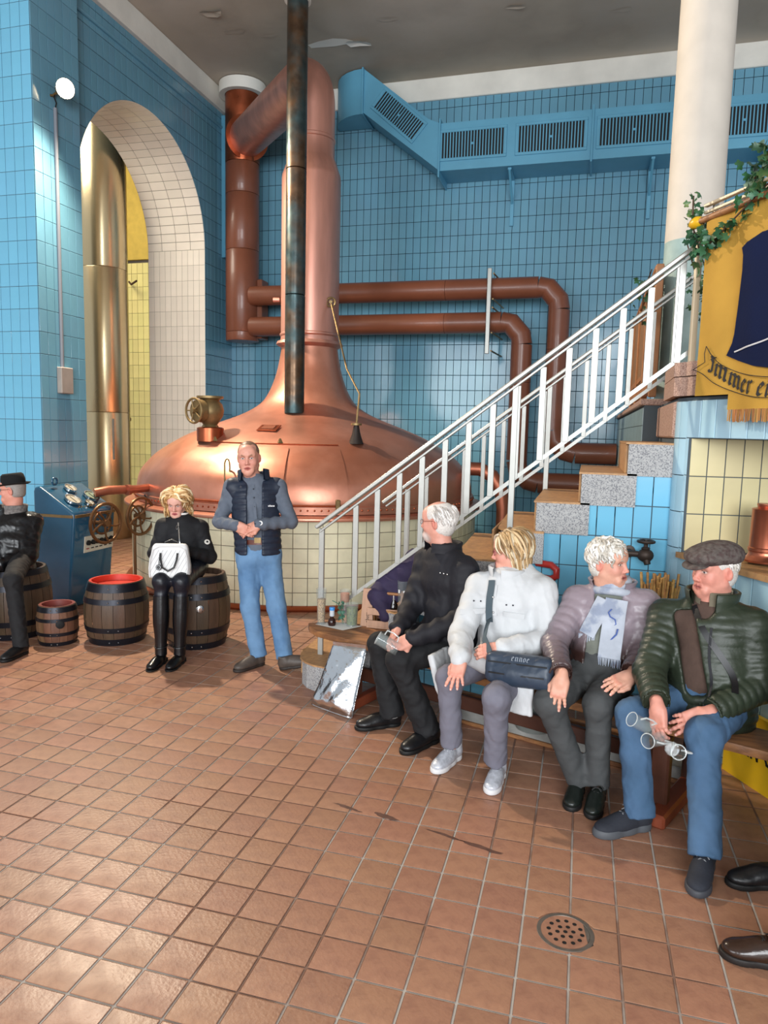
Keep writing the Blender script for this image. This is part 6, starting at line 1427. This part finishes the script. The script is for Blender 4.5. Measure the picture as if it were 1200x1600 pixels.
trousers(P4,j,gp,rt=(.092,.074),rs=(.068,.064),hem=.99,fold=.005,seed=11,pel=(.17,.14))
ms_=M('silver_sneaker_leather','#b9bcc4',rough=.35,metal=.2,var=.25,vscale=40); 
shoe(P4,(-.635,3.96,0),(-.33,-.94),.28,.13,'#b9bcc4','#d0cfd0',.35,laces='#c8c8cc',mname='silver_sneaker_leather',welt=.03); shoe(P4,(-.375,3.83,0),(-.10,-.99),.27,.13,'#b9bcc4','#d0cfd0',.35,laces='#c8c8cc',mname='silver_sneaker_leather',welt=.03)
eyeglasses(W,P4,'#a04858')
S=1.02; bl4=['#b8976c','#d0b48c','#a08058','#c8bca8','#8e7454','#d8c8a8']
scalp(W,M3_,S,P4,'#ad8f68',[ell(W(0,.10,-.01),V3(.085,.085,.095)*S,M3_,.01),rbox(W(0,.09,-.13),(.15,.12,.06),M3_,.01,.01)],1.12,disp=.002,label='blond grey bob')
locks('hair_locks',W,M3_,S,300,lambda d: d[2]>-.2 and not(d[1]>.25 and d[2]<.55),lambda d:.205+.04*d[2] if d[1]<.45 else .12,.034,.007,.0090,bl4,8,P4,flow=lambda d: V3(d[0]*1.1+(.5 if d[0]>0 else -.5)*(d[1]>.3),-.35,0),grav=1.0,curl=7,tuck=.25)
# shoulder bag
m_nb=M('navy_bag_nylon','#2c3848',rough=.42,var=.12,vscale=12,bump=.002,bscale=16)
sbg=thing('shoulder_bag',(-.31,3.70,.56),'dark blue grey nylon shoulder bag on the lap of the woman in the white parka','bag')
Rg=mk3((-.28,-.95,.20),(0,.2,1)); cg=V3(-.285,3.70,.645); s=SDF(.007); s.u(rbox(cg,(.185,.055,.085),Rg,.04,.02),ell(cg+Rg@V3(0,.03,-.02),(.15,.05,.06),Rg,.03)); V,F=s.mesh(noisef(44,.09,.006)); bb=part('bag_body',V,F,m_nb,sbg,True); tb=bvh(bb)
drape(tb,[cg+Rg@V3(-.16,0,.035),cg+Rg@V3(.16,0,.03)],Rg[:,1],.008,.002,'zip',MATS['black_leather_strap'],sbg); drape(tb,[cg+Rg@V3(-.15,0,-.02),cg+Rg@V3(.15,0,-.025)],Rg[:,1],.008,.002,'zip',MATS['black_leather_strap'],sbg)
def Tb(u,v): 
    a,n=onsurf(tb,cg+Rg@V3(.03-u*.022,0,.048+v*.020),Rg[:,1],.001); return tuple(a)
strokes('ennoe',Tb,.16,.0008,Rg[:,1],.10,20).out('lettering',M('grey_print','#8f98a4',rough=.6),sbg)
drape(t,[j['neck']+V3(-.02,-.0,-.02),j['neck']*.75+j['hip']*.25+rt_*-.02,j['neck']*.50+j['hip']*.50+rt_*-.03],ff,.042,.004,'bag_strap',M('slate_strap','#46545c',rough=.7),sbg,off=.010)
a,n_=onsurf(t,j['neck']*.50+j['hip']*.50+rt_*-.03,ff,.012); bb_=cg+Rg@V3(.165,.02,.07); mid=(a+bb_)/2+ff*.05
ribbon([a+V3(0,0,.02),a*.6+mid*.4+ff*.012,mid,bb_],[ff]*4,.040,.004,'bag_strap',MATS['slate_strap'],P4)
# ---------------- 5: woman with scarf
J5=dict(hip=(.130,4.035,.565),hpR=(.050,4.060,.565),hpL=(.210,4.005,.565),knR=(-.125,3.63,.515),knL=(.115,3.675,.52),anR=(.035,3.70,.10),anL=(.135,3.69,.10),shR=(-.014,4.099,.952),shL=(.340,4.078,.964),neck=(.165,4.105,1.036),head=(.140,4.060,1.185),elR=(-.125,3.880,.745),elL=(.350,3.99,.745),wrR=(-.070,3.600,.660),wrL=(.265,3.755,.660),face=(.86,-.50,.02),hup=(-.02,0,1),
 handR=dict(d=(-.14,-.30,-.94),b=(-.1,-.95,.3),curl=(.10,.12,.14,.18),spread=.26,tc=.1,t=-1),handL=dict(d=(-.80,-.52,-.28),b=(.0,-.45,.88),curl=(.15,.18,.2,.25),spread=.28,tc=.1,t=1))
J5['handR']['t']=1; J5['handL']['t']=-1
P5,W,M3_,j=figure((.1,3.95,0),'seated woman with short white curls, pale blue scarf and mauve to brown quilted jacket',J5,dict(hs=1.06,skin='#cf9a84',head=dict(hair='#d8d4cc',age=.75,brow='#b0a698',lip='#a86058',mouth=.5,eye='#5a5048')))
mj=bpy.data.materials.new('mauve_to_brown_quilting'); mj.use_nodes=True; N=mj.node_tree.nodes; L=mj.node_tree.links; b=N['Principled BSDF']; tc=N.new('ShaderNodeTexCoord'); sx=N.new('ShaderNodeSeparateXYZ'); L.new(tc.outputs['Object'],sx.inputs[0]); rp=N.new('ShaderNodeValToRGB'); rp.color_ramp.elements[0].position=.70; rp.color_ramp.elements[0].color=(*lin('#3a2622'),1); rp.color_ramp.elements[1].position=.86; rp.color_ramp.elements[1].color=(*lin('#8d8088'),1); L.new(sx.outputs[2],rp.inputs[0]); L.new(rp.outputs[0],b.inputs[0]); b.inputs['Roughness'].default_value=.38
nz=N.new('ShaderNodeTexNoise'); nz.inputs['Scale'].default_value=18; bp=N.new('ShaderNodeBump'); bp.inputs['Distance'].default_value=.004; L.new(tc.outputs['Object'],nz.inputs['Vector']); L.new(nz.outputs['Fac'],bp.inputs['Height']); L.new(bp.outputs[0],b.inputs['Normal'])
sw=M('grey_green_pullover','#6d7068',rough=.9,var=.1,vscale=30,bump=.0015,bscale=60); side=j['shL']-j['shR']; ff=unit(V3(-.22,-.97,0)); Rv=np.stack([unit(side),ff,V3(0,0,1)],1)
garment(P5,'pullover',torso(j,(.155,.125),(.155,.130),(.160,.115),.06,low=.02,fold=(.003,.09,1,2)),.009,sw,disp=noisef(41,.10,.004))
jk=garment(P5,'jacket',torso(j,(.185,.155),(.180,.150),(.190,.135),.082,low=.03,puff=(.008,.055))+sleeves(j,.078,.070,.060,.92,puff=(.007,.05)),.008,mj,subs=[rbox(j['hip']*.55+j['neck']*.45+ff*.16+V3(0,0,-.06),(.070,.13,.22),Rv@np.array(Matrix.Rotation(.10,3,'Y')),.03,.01),ell(j['neck']+ff*.10+V3(0,0,-.02),(.07,.09,.12),Rv,.02)]+cuffcut(j,.060,.92),disp=noisef(45,.08,.006))
stand_collar(P5,j['neck']+V3(0,.01,-.02),ff,(0,.0,1),.090,.115,.075,.75,mj,.018)
scf=M('pale_patterned_scarf','#a9afba',rough=.85,var=.15,vscale=10,col2='#8a93a6',c2scale=9,c2lo=.52,c2hi=.60,bump=.002,bscale=40)
b=MB()
for k_,(r_1,z_,tl) in enumerate(((.088,.0,.10),(.100,-.035,.3),(.080,.030,-.15))):
    b=MB().tube([j['neck']+V3(r_1*math.cos(a),r_1*.95*math.sin(a)-.005,z_+.018*math.cos(a+tl*6)-.012*math.sin(a)+.01) for a in np.linspace(0,2*PI,24)[:-1]],.024,10,closed=True); b.out('scarf_wrap',scf,P5,True)
t=bvh(jk,bpy.data.objects[[o.name for o in P5.children if o.name.startswith('pullover')][0]])
for k_,(x0,x1,z1,w_) in enumerate(((-.01,-.075,.80,.085),(.045,.045,.70,.115))):
    p0=j['neck']+unit(side)*x0+V3(0,0,-.045); p1=V3(*(j['hip']*.35+j['neck']*.65)[:2],z1)+unit(side)*x1
    P=[];Nn=[]
    for s_ in np.linspace(0,1,14): q=p0*(1-s_)+p1*s_; a,n=onsurf(t,q,ff,.016+.006*k_); P.append(a); Nn.append(unit(n*.3+ff))
    P=np.array(P)
    for _ in range(4): P[1:-1]=(P[:-2]+2*P[1:-1]+P[2:])/4
    e=ribbon(P,Nn,w_,.010,'scarf_end',scf,P5); fr_=MB(); s2=unit(np.cross(V3(0,0,1),ff))
    for i in range(16): q=P[-1]+s2*(w_*(i/15-.5)); fr_.tube([q,q+V3(random.uniform(-.006,.006),-.004,-.045+random.uniform(-.008,.008))],[.0035,.0015],5)
    fr_.out('fringe',scf,e,True,kind='stuff')
    if k_==1:
        c_=[P[4]+ff*.013+s2*x+V3(0,0,z) for x,z in((-.012,.05),(-.028,.03),(-.018,.008),(.008,-.004),(.014,-.028),(-.004,-.045))]; MB().tube(c_,.0035,6).out('blue_squiggle',M('blue_print','#4c62a0',rough=.8),e,True); MB().tube([P[8]+ff*.013+s2*x+V3(0,0,z) for x,z in((.03,.04),(.024,.01),(.0,-.02),(-.03,-.035))],.0045,6).out('blue_squiggle',MATS['blue_print'],e,True)
gt=M('dark_grey_trousers_cloth','#3f4142',rough=.75,var=.08,vscale=10,bump=.006,bscale=9)
trousers(P5,j,gt,rt=(.097,.080),rs=(.070,.062),hem=1.06,fold=.005,seed=13,pel=(.175,.15))
for (x,y,dx,dy) in ((.045,3.79,-.15,-.98),(.150,3.745,-.16,-.98)): shoe(P5,(x,y,0),(dx,dy),.27,.15,'#1a1f1c','#101010',.3,laces='#2a2a2a',mname='black_green_boot_leather',welt=.028)
S=1.06; wt=['#dcd8d0','#c8c2b8','#ece8e2','#b8b0a4']
scalp(W,M3_,S,P5,'#d0cbc2',[ell(W(0,.095,-.01),V3(.078,.070,.088)*S,M3_,.01),rbox(W(0,.06,-.125),(.15,.12,.055),M3_,.01,.01),ell(W(.085,.005,-.015),V3(.03,.028,.035)*S,M3_,.006),ell(W(-.085,.005,-.015),V3(.03,.028,.035)*S,M3_,.006)],1.09,disp=.004,sc=.03,label='short white curls')
locks('hair_locks',W,M3_,S,320,lambda d: d[2]>-.45 and not(d[1]>.60 and d[2]<.50) and not(abs(d[0])>.75 and d[2]<.05 and d[1]>-.15),lambda d:.055,.016,.008,.0078,wt,10,P5,flow=lambda d: V3(d[0]*.6+.5*math.sin(d[1]*9),d[1]*.4,0),grav=.5,curl=8)
# ---------------- 6: man in green jacket and flat cap
J6=dict(hip=(.660,3.800,.565),hpR=(.589,3.847,.565),hpL=(.731,3.753,.565),knR=(.275,3.580,.52),knL=(.577,3.440,.52),anR=(.325,3.45,.10),anL=(.576,3.20,.10),shR=(.430,3.880,.955),shL=(.818,3.799,.965),neck=(.634,3.852,1.062),head=(.632,3.838,1.225),elR=(.348,3.690,.715),elL=(.850,3.716,.690),wrR=(.372,3.464,.620),wrL=(.585,3.510,.595),face=(-.84,-.53,-.07),hup=(.03,0,1),
 handR=dict(d=(.10,-.40,-.90),b=(-.65,-.72,.10),curl=(.5,.55,.6,.65),tc=.5),handL=dict(d=(-.88,-.20,-.38),b=(.2,-.80,.50),curl=(.22,.26,.3,.36),spread=.2,tc=-.3))
P6,W,M3_,j=figure((.6,3.7,0),'seated man in a grey flat cap, dark green puffer jacket and blue jeans',J6,dict(hs=1.12,skin='#cf8f7e',handS=1.02,head=dict(hair='#c8c4c0',age=.8,brow='#a09488',lip='#a86058',jaw=1.05,pink='#cc8474',eye='#4a5058')))
gj=M('dark_green_puffer_cloth','#2b3327',rough=.45,var=.12,vscale=8,bump=.003,bscale=20)
side=j['shL']-j['shR']; ff=unit(V3(-.50,-.86,0)); Rv=np.stack([unit(side),ff,V3(0,0,1)],1)
sw6=M('brown_sweater','#4e3c34',rough=.9,var=.1,vscale=30,bump=.0015,bscale=60)
garment(P6,'sweater',torso(j,(.17,.15),(.165,.150),(.165,.12),.06,low=.02,fold=(.002,.09,1,2)),.009,sw6,disp=noisef(51,.10,.003))
jk=garment(P6,'jacket',torso(j,(.21,.18),(.205,.180),(.205,.150),.088,low=.04,puff=(.009,.045))+sleeves(j,.086,.078,.064,.92,puff=(.008,.042)),.0075,gj,subs=[rbox(j['hip']*.54+j['neck']*.46+ff*.19+unit(side)*-.030+V3(0,0,.03),(.050,.13,.20),Rv@np.array(Matrix.Rotation(-.22,3,'Y')),.03,.01),ell(j['neck']+ff*.10+V3(0,0,.02),(.06,.09,.09),Rv,.02)]+cuffcut(j,.066,.92),disp=noisef(55,.09,.004))
stand_collar(P6,j['neck']+V3(0,.0,-.02),ff,(0,.0,1),.098,.112,.085,.55,gj,.020); stand_collar(P6,j['neck'],ff,(0,0,1),.076,.076,.065,.25,M('olive_inner_collar','#6a6252',rough=.85),.010,'inner_collar')
t=bvh(jk); drape(t,[j['neck']*.80+j['hip']*.20+unit(side)*.058,j['neck']*.5+j['hip']*.5+unit(side)*.055,j['hip']+unit(side)*.085+V3(0,0,.10)],ff,.012,.004,'zip',ink,P6,off=.001)
drape(bvh(jk,[o for o in P6.children if o.name.startswith('sweater')][0]),[j['neck']+unit(side)*-.05+V3(0,0,-.02),j['neck']*.75+j['hip']*.25+unit(side)*.03,j['neck']*.45+j['hip']*.55+unit(side)*.14,j['neck']*.25+j['hip']*.75+unit(side)*.19],ff,.030,.004,'cross_strap',MATS['black_leather_strap'],P6,off=.002)
jd=M('mid_blue_denim','#43607f',rough=.85,var=.12,vscale=8,bump=.005,bscale=9,col2='#385470',c2scale=3)
trousers(P6,j,jd,rt=(.102,.084),rs=(.076,.072),hem=1.06,fold=.006,seed=15,pel=(.19,.16))
m_ns=M('navy_suede','#23262f',rough=.8,bump=.001,bscale=120); shoe(P6,(.375,3.51,0),(-.83,-.56),.31,.13,'#23262f','#4a4d52',.7,laces='#7a7c80',mname='navy_suede',welt=.036); shoe(P6,(.60,3.28,0),(-.28,-.96),.30,.13,'#23262f','#3a3c42',.7,laces='#7a7c80',mname='navy_suede',welt=.030)
S=1.12
scalp(W,M3_,S,P6,'#cbc6c0',[ell(W(0,0,.115),V3(.11,.13,.055)*S,M3_,.006),ell(W(0,.085,.0),V3(.085,.080,.10)*S,M3_,.01),rbox(W(0,.05,-.125),(.15,.12,.05),M3_,.01,.01),ell(W(.088,.005,-.015),V3(.03,.028,.035)*S,M3_,.006),ell(W(-.088,.005,-.015),V3(.03,.028,.035)*S,M3_,.006)],1.05,label='short white hair')
locks('hair_locks',W,M3_,S,120,lambda d: -.5<d[2]<.25 and d[1]<.25 and not(abs(d[0])>.8 and d[2]<.0 and d[1]>-.2),lambda d:.055,.008,.002,.0045,wt,16,P6,flow=lambda d: V3(0,-.8,0),grav=1.0)
m_cap=M('grey_tweed','#5a524e',rough=.95,var=.25,vscale=60,bump=.0015,bscale=90,col2='#4a3c3a',c2scale=40)
Rc=M3_@np.array(Matrix.Rotation(-.06,3,'X')); Wc=lambda *p: W(0,0,0)+Rc@(V3(*p)*S)
s=SDF(.0045); s.u(ell(Wc(0,-.012,.074),V3(.094,.118,.056)*S,Rc,.02),ell(Wc(0,.060,.070),V3(.080,.070,.036)*S,Rc,.03),ell(Wc(0,-.05,.050),V3(.082,.075,.045)*S,Rc,.03)); s.sub(ell(Wc(0,-.014,.030),V3(.074,.094,.062)*S,Rc,.01)); s.keep(plane(Wc(0,0,.030),-Rc[:,2],.008)); V,F=s.mesh(noisef(61,.05,.0012)); part('cap',V,F,m_cap,P6,True,label='grey tweed flat cap')
s=SDF(.004); s.u(ell(Wc(0,.095,.040),V3(.070,.052,.012)*S,Rc@np.array(Matrix.Rotation(-.25,3,'X')),.01)); V,F=s.mesh(); part('cap_peak',V,F,m_cap,P6,True)
for i,(dx,dy,dz,ax) in enumerate(((-.055,-.03,.035,(-.55,-.35,.35)),(-.005,-.035,-.005,(-.35,-.5,.1)),(.045,-.04,-.045,(.1,-.8,.25)))):
    mug((.385+dx+.01,3.435+dy,.50+dz),ax,.115,.033,('leftmost','middle','rightmost')[i]+' of three empty glass mugs held by the man in the flat cap')
# ---------------- 7 and 8: people cut off by the right edge
J7=dict(hip=(1.16,3.42,.565),hpR=(1.09,3.46,.565),hpL=(1.23,3.38,.565),knR=(.905,3.20,.52),knL=(1.20,3.08,.52),anR=(.90,3.20,.10),anL=(1.22,3.05,.10),shR=(.99,3.50,.96),shL=(1.34,3.36,.96),neck=(1.165,3.45,1.05),head=(1.15,3.42,1.22),elR=(.95,3.40,.72),elL=(1.38,3.24,.72),wrR=(.865,3.30,.615),wrL=(1.20,3.12,.62),face=(-.8,-.6,0),handR=dict(d=(-.05,-.9,-.4),b=(-.5,-.2,.8),curl=(.4,.45,.5,.5)),handL=dict(d=(-.6,-.7,-.3),b=(0,-.4,.9)))
J8=dict(hip=(1.22,2.74,.565),hpR=(1.20,2.83,.565),hpL=(1.22,2.66,.565),knR=(1.04,2.92,.52),knL=(.82,2.66,.52),anR=(1.14,2.94,.10),anL=(.80,2.67,.10),shR=(1.23,2.92,.96),shL=(1.25,2.56,.96),neck=(1.24,2.74,1.05),head=(1.22,2.74,1.22),elR=(1.12,2.98,.72),elL=(1.14,2.50,.72),wrR=(.97,2.86,.66),wrL=(.98,2.62,.66),face=(-1,0,0),handR=dict(d=(-.8,-.2,-.3),b=(0,-.2,.95)),handL=dict(d=(-.8,.2,-.3),b=(0,.2,.95)))
for n_,(JJ,lab,sc2,sol,mn,heel) in enumerate(((J7,'person at the right edge with a hand and black shoe showing','#121214','#0a0a0a','black_shoe_leather',((.93,3.22,0),(-.95,-.3))),(J8,'person outside the right edge showing only shiny dark brown lace shoes','#2e1e16','#181210','brown_patent_leather',((.845,2.69,0),(-1,-.04))))):
    Px,W,M3_,j=figure(tuple(JJ['hip'][:2])+(0,),lab,JJ,dict(hs=1.04,head=dict(hair='#8a8078',age=.5)))
    garment(Px,'jacket',torso(j,(.18,.15),(.175,.15),(.19,.135),.082,low=.05)+sleeves(j,.078,.068,.052,.93),.011,(M('dark_red_coat','#5a2026',rough=.8) if n_==0 else bj),disp=noisef(70,.1,.006)); trousers(Px,j,bt,rt=(.095,.08),rs=(.07,.064),vox=.011,seed=20)
    shoe(Px,*heel,.29,.09,sc2,sol,.2,mname=mn,laces='#1a1412' if n_ else None,welt=.026); k2=JJ['anR' if n_ else 'anL']; shoe(Px,(k2[0]+.05,k2[1]+.02,0),heel[1],.29,.09,sc2,sol,.2,mname=mn)
    scalp(W,M3_,1.04,Px,'#8a8078',[ell(W(0,.09,.0),V3(.08,.075,.09),M3_,.01),ell(W(0,.05,-.09),V3(.1,.1,.07),M3_,.01)],1.05)
st2=thing('stool',(1.22,2.74,0),'plain dark stool outside the right edge under the person in brown shoes','stool'); MB().lathe([(0,.40),(.19,.40),(.19,.445),(0,.445)],(1.22,2.74,0),28).out('seat',m_dkw,st2)
for a in (.8,2.4,3.9,5.5): MB().bar((1.22+.12*math.cos(a),2.74+.12*math.sin(a),.40),(1.22+.17*math.cos(a),2.74+.17*math.sin(a),0),.03,bev=.004).out('leg',m_dkw,st2)
# purple jacket lying on the steps
s=SDF(.009); s.u(ecap((-1.42,4.86,.66),(-1.10,4.98,.93),(.10,.05),(.14,.07),(0,.3,1),.04,fold=(.005,.14,2,1)),cap((-1.40,4.84,.70),(-1.33,4.82,.55),.06,.045,.04,fold=(.003,.10,2,2)),cap((-1.2,4.92,.86),(-.98,4.98,.98),.08,.07,.05)); V,F=s.mesh(noisef(81,.13,.010)); o=part('purple_jacket',V,F,M('dark_purple_cloth','#2c2340',rough=.8,var=.15,vscale=10,bump=.003,bscale=20),None,True,loc=(-1.2,4.92,.7)); tag(o,'dark purple jacket draped over the steps behind the man in black','jacket')
